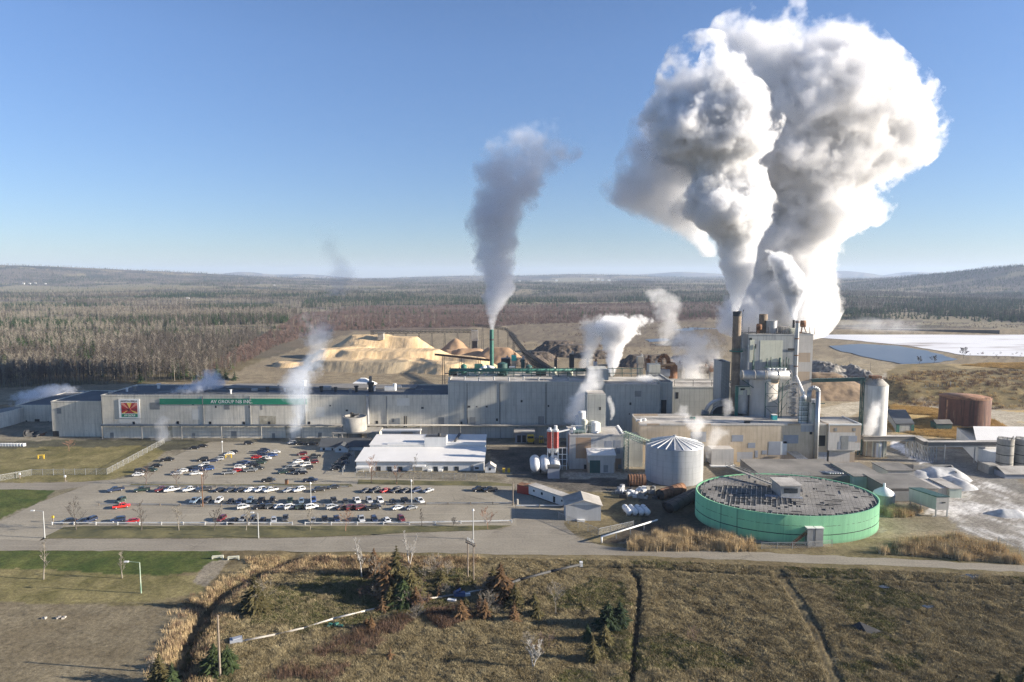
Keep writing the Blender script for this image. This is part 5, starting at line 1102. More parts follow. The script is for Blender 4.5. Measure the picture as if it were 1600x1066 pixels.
q = MB(); q.box(X(1480,y), X(1486,y), y-.08, y, za+2.2, za+2.6); q.build('slot', M['dark'], hp_)
# heaps
def heap(name, label, cat, segs, mat, res=1.2, namp=.6, seed=0, slope=.72, kind=None, grp=None, nsc=.12, blend=0):
    """heightfield of talus ridges: segs = (x0,y0,x1,y1,height,flat radius)"""
    x0 = min(min(s[0],s[2])-s[5]-s[4]/slope for s in segs)-1; x1 = max(max(s[0],s[2])+s[5]+s[4]/slope for s in segs)+1
    y0 = min(min(s[1],s[3])-s[5]-s[4]/slope for s in segs)-1; y1 = max(max(s[1],s[3])+s[5]+s[4]/slope for s in segs)+1
    nx, ny = int((x1-x0)/res)+2, int((y1-y0)/res)+2; xs, ys_ = np.meshgrid(np.linspace(x0,x1,nx), np.linspace(y0,y1,ny))
    h = np.full(xs.shape, -9.0)
    for (ax, ay, bx, by, H, r_) in segs:
        d = pdist(xs, ys_, [(ax,ay),(bx,by)]) if (ax,ay) != (bx,by) else np.hypot(xs-ax, ys_-ay)
        wob_ = (fbm(xs*nsc, ys_*nsc, seed)-.47)*2; hn = H - np.maximum(0, d - r_ + wob_*namp*3)*slope + (fbm(xs*nsc*3, ys_*nsc*3, seed+3)-.47)*namp
        h = np.maximum(h, hn) if not blend else blend*np.logaddexp(h/blend, hn/blend)
    h = np.maximum(h, -.4) + hgt(xs, ys_)
    ix = np.arange(nx*ny).reshape(ny, nx); qd = np.stack([ix[:-1,:-1], ix[:-1,1:], ix[1:,1:], ix[1:,:-1]], -1).reshape(-1,4)
    keep = (h.reshape(-1)[qd] - hgt(xs, ys_).reshape(-1)[qd]).max(1) > -.35
    o = npmesh(name, np.stack([xs,ys_,h], -1).reshape(-1,3), qd[keep], mat); return tag(o, label, cat, grp, kind)
m, b = newmat('wood_chips'); p_ = b.pos(); s_ = b.n('ShaderNodeSeparateXYZ', {0: p_}); n1 = b.noise(p_, .10, 4, .6); n2 = b.noise(p_, .8, 3, .6); trk = b.noise(b.map(p_, (.45, .03, .05), (0,0,R(35))), 1.0, 4, .6)
c_ = b.mix(n1, (.60,.43,.235), (.72,.54,.33)); c_ = b.mix(b.math('MULTIPLY', b.ramp(trk, [(.48, 0.0), (.6, 1.0)]), .4), c_, (.36,.25,.13)); c_ = b.mix(b.math('MULTIPLY', b.ramp(n2, [(.4,0.0),(.7,1.0)]), .3), c_, (.36,.26,.15))
face_shade = b.math('ADD', b.math('MULTIPLY', b.math('SUBTRACT', 560.0, s_.outputs[1]), .06), b.math('MULTIPLY', b.math('SUBTRACT', b.noise(p_, .035, 4, .6), .5), 4.0)); face_shade = b.math('MINIMUM', face_shade, b.math('MULTIPLY', b.math('SUBTRACT', -75.0, s_.outputs[0]), .08))  # shade of the pile's near face put into the colour as greyer chips
c_ = b.mix(b.math('MULTIPLY', b.n('ShaderNodeClamp', {0: face_shade}).outputs[0], .8), c_, (.26,.225,.16)); b.bsdf(c_, .95, 0, b.math('ADD', trk, b.math('MULTIPLY', n2, .5)), .6, .6, **{'Specular IOR Level': .1}); M['chips'] = m
M['chips_red'] = surf('bark_chips', (.34, .215, .125), .95, .2, .12, tint=(.40, .26, .15), bump=.35, fine=.7)
def S(u0, v0, u1, v1, Y0, Y1, r_): a = D(u0, v0, Y0); c = D(u1, v1, Y1); return (a[0], Y0, c[0], Y1, (a[1]+c[1])/2, r_)
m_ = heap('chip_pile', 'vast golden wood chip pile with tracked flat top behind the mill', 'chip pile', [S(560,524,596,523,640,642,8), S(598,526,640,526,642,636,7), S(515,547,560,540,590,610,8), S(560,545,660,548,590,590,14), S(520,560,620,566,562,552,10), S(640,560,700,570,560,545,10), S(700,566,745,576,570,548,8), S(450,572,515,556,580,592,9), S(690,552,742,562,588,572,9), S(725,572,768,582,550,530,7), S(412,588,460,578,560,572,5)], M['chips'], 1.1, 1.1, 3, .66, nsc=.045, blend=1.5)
heap('chip_pile', 'small pointed orange chip heap right of the vast pile', 'chip pile', [S(712,529,712,529,640,640,.5)], M['chips_red'], 1.2, .6, 5)
heap('chip_pile', 'broad reddish chip heap with flat crest beside the green stack', 'chip pile', [S(720,545,745,545,610,612,3), S(700,548,720,546,615,610,3)], M['chips_red'], 1.2, .8, 6)
heap('chip_pile', 'reddish chip heap just right of the green stack', 'chip pile', [S(768,541,790,545,600,596,3)], M['chips_red'], 1.2, .8, 7)
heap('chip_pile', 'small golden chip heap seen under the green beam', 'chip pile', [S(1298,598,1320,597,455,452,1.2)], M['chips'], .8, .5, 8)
heap('scrap_mound', 'dark grey tangled scrap mound right of the boiler house', 'mound', [S(1275,562,1290,568,490,480,3)], surf('scrap_grey', (.13,.12,.11), .9, .5, .3, tint=(.25,.235,.21)), .7, 1.6, 9, .6, nsc=.3)
heap('earth_bank', 'brown earth bank below the dark scrap mound', 'mound', [S(1272,582,1300,583,440,440,3)], surf('bank_earth', (.16,.11,.07), .95, .3, .2, tint=(.24,.17,.10)), 1, .8, 10, .5)
M['lime'] = surf('lime_powder', (.36, .365, .37), .95, .3, .25, tint=(.52, .515, .50), bump=.4, fine=.9)
heap('lime_pile', 'blue white powder heap against low walls behind the workshop', 'powder heap', [S(1462,731,1488,730,253,252,1.0), S(1438,738,1456,733,252,253,.8)], M['lime'], .7, .6, 12, .6)
heap('lime_pile', 'pointed white powder heap on the rutted powder yard', 'powder heap', [S(1568,797,1588,796,211,211,.7)], M['lime'], .6, .5, 13, .5)
heap('lime_pile', 'spilled white powder ridge below the powder heap walls', 'powder heap', [S(1488,742,1506,752,246,240,.8)], M['lime'], .6, .6, 14, .55)
bw_ = thing('bay_wall', 'low pale concrete walls round the powder heap', 'wall', (X(1490,258), 258, 0)); q = MB(); q.bar((X(1432,258),258,1.5), (X(1492,258),258,1.5), .5, 3); q.bar((X(1492,258),258,1.5), (X(1500,249),249,1.5), .5, 3); q.build('panel', M['concrete'], bw_)
# timber yard far behind the mill
for k, (u0, v0, u1, v1, Y, r_) in enumerate(((862,524,882,523,690,5),(880,530,905,529,660,6),(838,541,850,541,620,4),(818,545,835,547,600,4),(1060,519,1075,519,760,5),(925,538,940,538,640,4),(990,545,1035,546,580,3),(1060,548,1110,546,600,3),(800,548,815,552,585,3))):
    heap('log_stack', 'dark stack of logs in the timber yard, %s' % ('farthest left group','long stack left of the white steam','stack near the sloping conveyor','stack beside the sloping conveyor foot','small stack beyond the steam','stack behind the white steam','low stack between the steam plumes','low stack left of the brown stack','stack right of the red chip heaps')[k], 'log stack', [S(u0, v0+9, u1, v1+9, Y, Y, r_)], M['logs'], .9, .8, 20+k, .75, nsc=.4)
def truss_conveyor(label, P, w=2.2, mat='dark', legs=6, lmat='dark', nm='conveyor'):
    t = thing(nm, label, 'conveyor', (P[0][0], P[0][1], 0)); q = MB()
    for a, c in zip(P, P[1:]): lattice(q, a, c, w, max(4, int((Vector(c)-Vector(a)).length/4)), .12); q.bar(a, c, w*.9, .5)
    q.build('boom', M[mat], t)
    for k in range(legs):
        f = (k+.5)/legs*(len(P)-1); i = int(f); e = Vector(P[i]) + (Vector(P[i+1])-Vector(P[i]))*(f-i); q = MB(); q.bar((e.x-1,e.y,hz(e.x,e.y)-.2), (e.x-.4,e.y,e.z-w/2), .3, .3); q.bar((e.x+1,e.y,hz(e.x,e.y)-.2), (e.x+.4,e.y,e.z-w/2), .3, .3); q.build('leg', M[lmat], t)
    return t
def P3_(u, v, Y): x, z = D(u, v, Y); return (x, Y, z)
truss_conveyor('long dark conveyor crossing above the vast chip pile', [P3_(584,519,650), P3_(745,517,650)], 3, 'dark', 8)
truss_conveyor('short dark conveyor head rising behind the green stack', [P3_(742,508,640), P3_(790,514,640), P3_(806,527,630)], 2.2, 'dark', 4)
truss_conveyor('steep brown conveyor sloping down in the timber yard', [P3_(797,521,560), P3_(835,570,440), P3_(856,578,400)], 2.6, 'dark', 5)
truss_conveyor('dark lower conveyor sloping beside the yard hopper', [P3_(818,549,480), P3_(866,582,390)], 2.4, 'dark', 4)
truss_conveyor('thin brown pipe bridge over the chip pile foot', [P3_(680,554,420), P3_(765,563,372)], .9, 'rust', 3)
pd = thing('pile_tower', 'grey transfer cabin on the crest of the chip pile', 'tower', (X(596,628), 628, 20)); q = MB(); q.box(X(592,626), X(601,626), 626, 631, Z(531,628), Z(521,628)); q.build('wall', M['concrete'], pd); q = MB(); q.box(X(591,626), X(602,626), 625.5, 631.5, Z(521,628), Z(520,628)); q.build('roof', M['roof'], pd)
for k in range(3): q = MB(); q.box(X(582+k*2,640)-.3, X(582+k*2,640)+.3, 640, 640.6, 12, Z(516,640)); q.build('post', M['dark'], pd)
td = thing('transfer_house', 'grey box transfer house on stilts left of the green stack', 'tower', (X(747,640), 640, 0)); q = MB(); q.box(X(737,640), X(747,640), 640, 648, Z(533,640), Z(517,640)); q.build('wall', M['concrete'], td); q = MB(); q.box(X(738,640), X(746,640), 641, 647, 0, Z(533,640)); q.build('stilt', M['dark'], td)
rr_ = random.Random(77)
EQ = [(790,573,14,12,420,'dark'),(803,562,8,6,440,'turq'),(817,572,6,10,400,'dkgreen'),(868,574,4,12,400,'dark'),(893,570,7,16,390,'dark'),(930,572,5,6,400,'white'),(918,575,4,10,390,'steel'),(952,580,4,12,370,'white'),(1000,566,10,8,430,'concrete'),(1012,575,6,14,390,'rust'),(1022,580,18,10,360,'high'),(1060,577,10,8,400,'roof_pale'),(1078,575,14,6,420,'dark'),(1100,582,12,8,400,'logs'),(1112,578,8,12,420,'rust'),(1038,586,16,8,365,'patch')]
nm_ = {'dark':'dark','turq':'turquoise','dkgreen':'dark green','white':'white','steel':'steel grey','concrete':'grey','rust':'rusty','high':'pale grey','roof_pale':'pale','logs':'brown','patch':'blue grey'}
for k, (u, v, wpx, hpx, Y, mt) in enumerate(EQ):
    x = X(u, Y); w_ = wpx/F*Y; z1 = Z(v-hpx, Y); t = thing('yard_machine', '%s %s in the yard behind the mill roof, about %s' % (nm_[mt], ('bin','machine house','screen tower','hopper')[k % 4], ('left of the plumes','between the chip heaps and plumes','under the plumes','toward the brown stack')[0 if u < 830 else 1 if u < 910 else 2 if u < 1010 else 3]), 'yard machinery', (x, Y, 0), 'machinery behind the mill')
    q = MB(); q.box(x-w_/2, x+w_/2, Y, Y+w_*.8+2, max(0,z1-hpx/F*Y*1.3), z1); q.build('body', M[mt], t)
    q = MB(); q.box(x-w_*.4, x+w_*.4, Y+.4, Y+w_*.7+1.5, 0, max(.3, z1-hpx/F*Y*1.3-.01)); q.build('base', M['concrete'], t)
    q = MB(); q.bar((x-w_/2,Y-.2,z1+.5), (x+w_/2,Y-.2,z1+1.0), .3, .3); q.cyl(x+w_*.2, Y+2, z1, z1+1.8, .5, 8); q.build('fitting', M['rust'] if k % 2 else M['steel'], t)
rg = thing('rusty_pipe_loop', 'big rusty looped duct standing behind the high hall roof', 'duct', (X(1037,370), 370, 0)); y = 370
pts = [Vector((X(1029,y)+ (X(1043,y)-X(1029,y))*(1-math.cos(a))/2, y, Z(566,y) + 3.6*math.sin(a))) for a in np.linspace(0, math.pi, 10)]
q = MB(); q.path([Vector((pts[0].x,y,0))] + pts + [Vector((pts[-1].x+.6,y,0))], 1.2, 12); q.build('pipe', M['rust'], rg); q = MB(); q.cyl(X(1048,y), y, 0, Z(572,y), 3.2, 16); q.cyl(X(1048,y), y, Z(572,y), Z(566,y), 3.2, 16, r2=1); q.build('vessel', M['rust'], rg); q = MB(); q.tube((X(1027,y),y-2,Z(572,y)), (X(1052,y),y-2,Z(568,y)), .8, 10); q.build('cross_pipe', M['chips_red'], rg)
cv = thing('tent_canopy', 'white pyramid roofed canopy behind the long hall', 'canopy', (X(565,352), 352, 0)); y = 350; q = MB(); x0, x1 = X(545,y), X(585,y); ze, za = Z(603.5,y), Z(592.5,y)
q.add([(x0,y,ze),(x1,y,ze),(x1,y+10,ze),(x0,y+10,ze),((x0+x1)/2-1,y+5,za),((x0+x1)/2+1,y+5,za)], [(0,1,5,4),(1,2,5),(2,3,4,5),(3,0,4),(3,2,1,0)]); q.build('roof', M['white'], cv); q = MB(); q.box(x0+.6, x1-.6, y+.5, y+9.5, 0, ze-.02); q.build('wall', M['pale'], cv)
q = MB(); q.cyl(X(579,352), 353, ze, za+1.0, .8, 10); q.build('vent', M['roof'], cv)
# buildings far right behind
small_shed('small white gabled shed on the yard beyond the tall silo', 425, 432, 1402, 1413, 627, M['white_wall'], M['roof_pale'], 1.6, 'far_shed'); small_shed('long low grey green shed beyond the tall silo', 424, 434, 1416, 1437, 626, M['mint'], M['roof_pale'], None, 'far_shed')
ss = thing('substation', 'cluster of dark transformers and posts beyond the tall silo', 'substation', (X(1460,420), 420, 0))
for k in range(9): x = X(1441+k*6.5,420); q = MB(); q.box(x-1, x+1, 419, 422, 0, rr_.uniform(2,6)); q.bar((x+1.2,420,0), (x+1.2,420,rr_.uniform(7,11)), .25, .25); q.bar((x-.5,420,7), (x+2.5,420,7.2), .15, .15); q.build('transformer', M['dark'] if k % 3 else M['steel'], ss)
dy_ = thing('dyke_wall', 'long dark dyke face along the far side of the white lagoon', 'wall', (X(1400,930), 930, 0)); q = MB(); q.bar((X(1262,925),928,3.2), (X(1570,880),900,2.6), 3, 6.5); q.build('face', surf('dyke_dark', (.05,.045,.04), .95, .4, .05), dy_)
# far farms, one small pale house each
for k, (u, v, w_) in enumerate(((36,444,10),(46,444,9),(55,443,8),(70,444,9),(293,467.5,13),(100,475,10),(428,446,10),(925,433,14),(935,432.5,14),(942,433.5,12),(952,433.5,12),(870,434,12),(845,435,12),(812,436,10))):
    Y = {True: 3600, False: 2600}[v < 450]; 
    for _ in range(12):
        x = D(u, v, Y)[0]; h_ = hz(x, Y); vv = 533 - F*((Y*SP + (h_-CH)*CP))/(Y*CP - (h_-CH)*SP); Y *= 1 + (vv-v)/140.0*.8 if abs(vv-v) > .3 else 1
        Y = min(9000, max(1300, Y))
    x = D(u, v, Y)[0]; s_ = w_*Y/3600; t = thing('farm_house', 'tiny pale house on the far %s' % ('left hillside','left hillside','left hillside','left hillside','valley floor behind the left steam','plain above the left wood','plain left of centre','ridge behind the tall plume','ridge behind the tall plume','ridge behind the tall plume','ridge behind the tall plume','ridge right of the green stack plume','ridge right of the green stack plume','ridge right of the green stack plume')[k], 'house', (x, Y, hz(x,Y)), 'far farm houses')
    s_ *= .55; h0 = hz(x, Y); q = MB(); q.box(x-s_, x+s_, Y, Y+s_*1.2, h0-2, h0+s_*.9); q.build('wall', M['white'], t); q = MB(); q.gable(x-s_, x+s_, Y, Y+s_*1.2, h0+s_*.9, h0+s_*1.5, 0, 'x', .5); q.build('roof', M['roof_pale'], t)

# ------------------------------------------------------------------ rails, fences, poles
def guard_rail(label, pts, mat, pmat, z=.75, gap=6.5, h=.32, nm='guard_rail'):
    t = thing(nm, label, 'guard rail', (pts[0][0], pts[0][1], 0)); q = MB()
    for a, c in zip(pts, pts[1:]): q.bar((a[0],a[1],z), (c[0],c[1],z), .14, h)
    q.build('rail', M[mat], t); src = None
    for a, c in zip(pts, pts[1:]):
        L = math.dist(a, c); k = max(1, int(L/gap))
        for i in range(k+1):
            x, y = a[0]+(c[0]-a[0])*i/k, a[1]+(c[1]-a[1])*i/k
            if src is None: q = MB(); q.box(x-.14, x+.14, y-.2, y-.08, 0, z+.3); src = q.build('post', M[pmat], t); s0 = (x, y)
            else: o = src.copy(); COL.objects.link(o); o.parent = t; o.location = (x-s0[0], y-s0[1], 0)
    return t
guard_rail('white guard rail along the grass strip by the front road', W2((82,820.5),(457,820.5)), 'white', 'white')
guard_rail('white guard rail between path and tall light pole by the front road', W2((477,820.5),(640,820),(800,817)), 'white', 'white')
guard_rail('long rusty grey rail across the middle of the car park', W2((155,790),(410,792),(665,789),(805,788)), 'steel', 'wood', .6)
guard_rail('low rail under the top row of parked cars', W2((190,761.5),(545,762)), 'steel', 'wood', .5)
guard_rail('rail across the drive mouth beside the trailer', W2((806,793.5),(880,793.5)), 'white', 'wood', .8)
M['mesh'], b = newmat('chain_link'); tr_ = b.n('ShaderNodeBsdfTransparent'); df = b.n('ShaderNodeBsdfPrincipled', {'Base Color': (.34,.34,.33,1), 'Roughness': .6}); p_ = b.pos(); s_ = b.n('ShaderNodeSeparateXYZ', {0: p_})
hh_ = b.math('ADD', s_.outputs[0], s_.outputs[1]); w1 = b.math('FRACT', b.math('MULTIPLY', b.math('ADD', hh_, s_.outputs[2]), 4)); w2 = b.math('FRACT', b.math('MULTIPLY', b.math('SUBTRACT', hh_, s_.outputs[2]), 4))
mx = b.n('ShaderNodeMixShader', {0: b.math('MAXIMUM', b.math('LESS_THAN', w1, .10), b.math('LESS_THAN', w2, .10)), 1: tr_.outputs[0], 2: df.outputs[0]}); b.L.new(mx.outputs[0], b.out.inputs[0])
def fence(label, pts, h=2.3, gap=4.0):
    t = thing('chain_link_fence', label, 'fence', (pts[0][0], pts[0][1], 0)); q = MB(); rl = MB(); src = None
    for a, c in zip(pts, pts[1:]):
        q.add([(a[0],a[1],.05),(c[0],c[1],.05),(c[0],c[1],h),(a[0],a[1],h)], [(0,1,2,3)]); rl.bar((a[0],a[1],h), (c[0],c[1],h), .09, .09)
    q.build('mesh_panel', M['mesh'], t); rl.build('top_rail', M['steel'], t)
    for a, c in zip(pts, pts[1:]):
        L = math.dist(a, c); k = max(1, int(L/gap))
        for i in range(k+1):
            x, y = a[0]+(c[0]-a[0])*i/k, a[1]+(c[1]-a[1])*i/k
            if src is None: s0 = (x, y); q = MB(); q.bar((x,y,0), (x,y,h+.25), .13, .13); src = q.build('post', M['steel'], t)
            else: o = src.copy(); COL.objects.link(o); o.parent = t; o.location = (x-s0[0], y-s0[1], 0)
fence('chain link fence sloping between the olive lawn and the car park', W2((257,693),(167,742)))
fence('chain link fence along the front of the olive lawn', W2((167,742),(50,743),(0,752)))
fence('chain link fence before the office front', W2((555,747),(640,748),(745,750)))
fence('chain link fence from the gatehouse down to the office corner', W2((553,713),(535,742)))
fence('chain link fence round the corner below the gable shed', W2((873,812),(935,838),(990,826)))
fence('chain link fence before the green tank foot', W2((1190,858),(1262,857),(1300,854)), 1.8)
fence('chain link fence at the right end of the reed bed', W2((1560,852),(1592,868)))
M['pole_wood'] = surf('pole_wood', (.22,.18,.14), .9, .25, .6); M['galv'] = surf('pole_steel', (.44,.45,.45), .5, .12, .6, metal=.3)
def lamp(u, v, vt, side, label, nm='street_lamp', mat='galv', arm=3.0):
    x, y = G(u, v); h = Z(vt, y) - 0; t = thing(nm, label, 'street lamp', (x, y, 0)); q = MB(); q.cyl(x, y, 0, h, .17, 10, r2=.11); q.build('pole', M[mat], t)
    if side: 
        q = MB(); q.bar((x,y,h), (x+side*arm,y,h+.25), .1, .1); q.build('arm', M[mat], t); q = MB(); q.box(x+side*arm-.5, x+side*arm+.5, y-.25, y+.25, h+.05, h+.32); q.build('lamp_head', M['white'], t)
    else: q = MB(); q.cyl(x, y, h, h+.5, .35, 10, r2=.2); q.build('lamp_head', M['white'], t)
lamp(70,841,799,-1,'pale lamp post at the left end of the roadside verge'); lamp(220.5,927,879,-1,'green grey lamp post alone on the foreground lawn', arm=3.1, mat='ltgreen')
lamp(404,841,802,-1,'lamp post on the verge behind the grey road, mid car park', arm=1.6); lamp(739.5,843,798,0,'tall pale lamp post beside the small bare tree'); lamp(643,788,752,0,'lamp post standing at the middle rail, right half'); lamp(486,792,756,0,'lamp post standing at the middle rail near blue pickup')
lamp(347.5,708,691,0,'short lamp post in the far upper car park'); lamp(317,792,741,0,'brown lamp pole at the middle rail, left half', mat='rust')
def pole(u, v, vt, label, cross=True, r_=.17):
    x, y = G(u, v); h = Z(vt, y); t = thing('utility_pole', label, 'utility pole', (x, y, 0)); q = MB(); q.cyl(x, y, hz(x,y)-.3, h, r_*1.15, 10, r2=r_*.8); q.build('shaft', M['pole_wood'], t)
    if cross: q = MB(); q.bar((x-1.2,y,h-.6), (x+1.2,y,h-.6), .14, .16); q.build('crossarm', M['pole_wood'], t)
pole(344,1058,961,'bare wooden pole among the foreground conifers', False, .2); pole(801.5,790,754,'wooden pole at the end of the middle rail', False); pole(1527,0+735,719,'short post beside the gallery road', False)
pole(1359,600,566,'thin pole right of the tall silo top', False, .14); pole(1355,604,578,'pole pair member above the tall silo', False, .14); pole(1304,575,553,'thin pole on the far brown bank', False, .12); pole(1327,580,560,'thin pole right of the scrap mound', False, .12)
hf = thing('pole_frame', 'twin wooden pole frame with crossbeam beside the field pipe', 'pole frame', (*G(735,908), 0)); pA, pB_ = G(731,903), G(740,909)
for p_ in (pA, pB_): q = MB(); q.cyl(p_[0], p_[1], 0, 9.4, .2, 10, r2=.15); q.build('pole', M['pole_wood'], hf)
q = MB(); q.bar((pA[0]-.5,pA[1]+.3,9.2), (pB_[0]+.6,pB_[1]-.3,9.2), .25, .3); q.bar((pA[0]-.5,pA[1]+.3,9.7), (pB_[0]+.6,pB_[1]-.3,9.7), .2, .2); q.build('crossbeam', M['pole_wood'], hf)
for k in range(5): f = k/4; q = MB(); q.cyl(pA[0]+(pB_[0]-pA[0])*f, pA[1]+(pB_[1]-pA[1])*f, 9.8, 10.5, .13, 8); q.build('insulator', M['galv'], hf)
# pipes laid over the field
fp = thing('field_pipe', 'pale pipe lying across the brown field toward the road', 'pipe', (*G(640,945), 0))
pts = [G(*p_) for p_ in ((375,1005),(430,994),(475,984),(520,969),(570,958),(640,944),(690,936),(728,930),(790,918))]; q = MB(); V3 = [Vector((x, y, max(.3, hz(x,y)+.35))) for x, y in pts]; q.path(V3, .17, 10); q.path([p_+Vector((.1,.6,-.1)) for p_ in V3], .11, 8); q.build('pipe', M['roof_pale'], fp)
for p_ in V3[::1]: q = MB(); q.box(p_.x-.3, p_.x+.3, p_.y-.5, p_.y+.9, p_.z-1.2, p_.z-.27); q.build('support', M['wood'], fp)
fp = thing('field_pipe', 'dark pipe continuing up to the road edge', 'pipe', (*G(850,900), 0)); q = MB(); pts = [G(*p_) for p_ in ((790,918),(812,909),(860,896),(908,885))]; V3 = [Vector((x, y, max(.5, hz(x,y)+.5))) for x, y in pts]; q.path(V3, .34, 10); q.build('pipe', M['dark'], fp)
q = MB(); q.box(V3[-1].x-.4, V3[-1].x+.4, V3[-1].y-.4, V3[-1].y+.5, 0, 1.2); q.build('stop', M['white'], fp)
fb_ = thing('tarp_pallet', 'grey blue tarpaulin covered pallet at the pipe end', 'pallet', (*G(369,1004), 0)); x, y = G(369,1004); h0 = hz(x,y)
q = MB(); q.obox(x, y, h0, h0+.25, 2.6, 1.7, .4); q.build('pallet', M['wood'], fb_); q = MB(); q.obox(x, y, h0+.26, h0+.9, 2.4, 1.6, .4); q.obox(x+.1, y, h0+.9, h0+1.1, 1.6, 1.0, .6); q.build('tarpaulin', M['patch'], fb_)
bs_ = thing('field_shelter', 'collapsed blue and white sheeting beside the field pipe', 'sheeting', (*G(718,933), 0)); x, y = G(718,933); h0 = hz(x,y)
q = MB(); q.obox(x, y, h0, h0+.9, 2.6, 1.2, .2); q.bar((x-1.4,y-.3,h0+.9), (x+.3,y,h0+1.8), 1.1, .1); q.build('sheet', surf('blue_sheet', (.09,.13,.26), .6, .2, .5), bs_); q = MB(); q.obox(x-1.6, y-2.6, h0, h0+.5, 2.0, 1.0, -.3); q.obox(x+1.9, y+.3, h0, h0+.5, 1.2, .8, .3); q.build('board', M['white'], bs_)
yp = thing('yard_pipe', 'white pipe sloping on stands across the rough ground beside the reeds', 'pipe', (*G(990,830), 0)); A_ = G(940,849); B_ = G(1027,822); q = MB(); q.path([Vector((*A_,.2)), Vector((A_[0],A_[1],1.9)), Vector((*B_,1.9))], .25, 10); q.build('pipe', M['white'], yp)
for f in (.25,.5,.75): q = MB(); x, y = A_[0]+(B_[0]-A_[0])*f, A_[1]+(B_[1]-A_[1])*f; q.box(x-.12, x+.12, y-.12, y+.12, 0, 1.68); q.build('stand', M['steel'], yp)
# yellow gate frames, bins, bollards and picnic bits
def yframe(u, v, label, mat='yellow', w_=2.4, h_=1.5):
    x, y = G(u, v); t = thing('barrier_frame', label, 'barrier', (x, y, 0)); 
    for dx in (-w_/2, w_/2): q = MB(); q.bar((x+dx,y,0), (x+dx,y,h_), .3, .3); q.build('post', M[mat], t)
    q = MB(); q.bar((x-w_/2,y,h_), (x+w_/2,y+.5,h_), .3, .3); q.bar((x-w_/2,y,h_*.5), (x+w_/2,y+.5,h_*.5), .2, .2); q.build('bar', M[mat], t)
yframe(64,717,'yellow barrier frame on the olive lawn'); yframe(357,716,'yellow barrier frame among the parked cars'); yframe(340,874,'pale yellow low barrier on the lawn edge', 'cream', 2.8, .8); yframe(364.5,875,'second pale barrier beside the ditch brush', 'cream', 2.8, .8)
x, y = G(448,757); bi = thing('litter_bin', 'brown bin on the strip above the top parking row', 'bin', (x, y, 0)); q = MB(); q.box(x-.5, x+.5, y-.4, y+.4, .1, 1.7); q.build('body', M['rust'], bi); q = MB(); q.box(x-.55, x+.55, y-.45, y+.45, 1.7, 1.85); q.build('lid', M['dark'], bi)
x, y = G(808,788); bi = thing('bollard', 'short concrete bollard beside the wooden pole at the drive', 'bollard', (x, y, 0)); q = MB(); q.cyl(x, y, 0, 1.6, .45, 12); q.build('post', M['concrete'], bi); q = MB(); q.cyl(x, y, 1.6, 1.8, .45, 12, r2=.2); q.build('cap', M['concrete'], bi)
for k, (u, v, lab) in enumerate(((83,817,'yellow topped marker post at the left rail end'),(102,752,'white post sign beside the entrance road'),(31,748,'white cabinet at the fence corner'))):
    x, y = G(u, v); t = thing('marker_post', lab, 'post', (x, y, 0)); q = MB(); q.box(x-.12, x+.12, y-.12, y+.12, 0, 1.5); q.build('post', M['wood'], t); q = MB(); q.box(x-.3, x+.3, y-.2, y+.2, 1.5, 2.2); q.build('head', M['yellow'] if k == 0 else M['white'], t)
for k in range(9):
    x, y = G(2+k*4.5, 697); q = MB(); q.obox(x, y, 0, 1.1, 1.1, 1.0, .1*k); q.obox(x, y, 1.1, 1.2, 1.2, 1.1, .1*k); tag(q.build('white_crate', M['white']), 'white block in the row along the olive lawn back edge', 'crate', 'white blocks by the low shed')
rr_ = random.Random(8)
for k in range(8):
    x, y = G(40+rr_.random()*42, 684-rr_.random()*8); q = MB(); s_ = rr_.uniform(.6,1.6); q.obox(x, y, 0, s_, s_*2, s_, rr_.random()*3); q.tube((x-s_*1.4,y,.3), (x+s_*1.4,y+.8,s_*1.2), .25, 8); tag(q.build('scrap_lump', M['dark'] if k % 2 else M['rust']), 'dark scrap lump before the set back grey block', 'scrap', 'scrap lumps at the left hall end')
x, y = G(42,682); ws_ = thing('cable_drum', 'big dark cable drum in the scrap before the left blocks', 'cable drum', (x, y, 0)); q = MB(); q.tube((x-.6,y,1.6), (x-.4,y,1.6), 1.6, 20); q.tube((x+.4,y,1.6), (x+.6,y,1.6), 1.6, 20); q.build('flange', M['dark'], ws_); q = MB(); q.tube((x-.4,y,1.6), (x+.4,y,1.6), .9, 16); q.build('core', M['rust'], ws_)
for k, (u, v) in enumerate(((69,967),(91,966),(99,966))):
    x, y = G(u, v); q = MB(); q.obox(x, y, -.1, .3, .9, .6, k); q.obox(x+.3, y, .1, .45, .5, .5, k+1); tag(q.build('pale_stone', M['roof_pale']), 'pale stone lying on the bare dirt lot', 'stone', 'stones on the dirt lot')
x, y = G(1355,988); h0 = hz(x,y); tp = thing('black_tarp', 'black crumpled tarpaulin on the brown field', 'tarpaulin', (x, y, h0)); q = MB(); q.add([(x-3,y+2,h0),(x-.5,y-1.2,h0),(x-1,y+1.4,h0+1.5),(x+3.4,y-.3,h0),(x+.4,y+2.6,h0)], [(0,1,2),(1,3,2),(3,4,2),(4,0,2),(0,4,3,1)]); q.build('sheet', M['black'], tp)
x, y = G(524,980); h0 = hz(x,y); tp = thing('green_net', 'crumpled green netting beside the pale field pipe', 'netting', (x, y, h0)); q = MB()
for k in range(9): q.obox(x+rr_.uniform(-1.4,1.4), y+rr_.uniform(-.8,.8), h0-.1, h0+rr_.uniform(.2,.7), .8, .5, rr_.random()*3)
q.build('net', M['green'], tp)
for k, (u, v) in enumerate(((1398,804),(1412,805),(1320,788))):
    x, y = G(u, v); q = MB(); q.obox(x, y, 0, .9, 1.6, 1.2, k); q.obox(x+.4, y+.3, .7, 1.3, 1.0, .8, k+1); tag(q.build('white_sack', M['white']), ('white sack pair beside the small round tank','white sack nearest the bin on legs','white sack by the green tank rim')[k], 'sack')
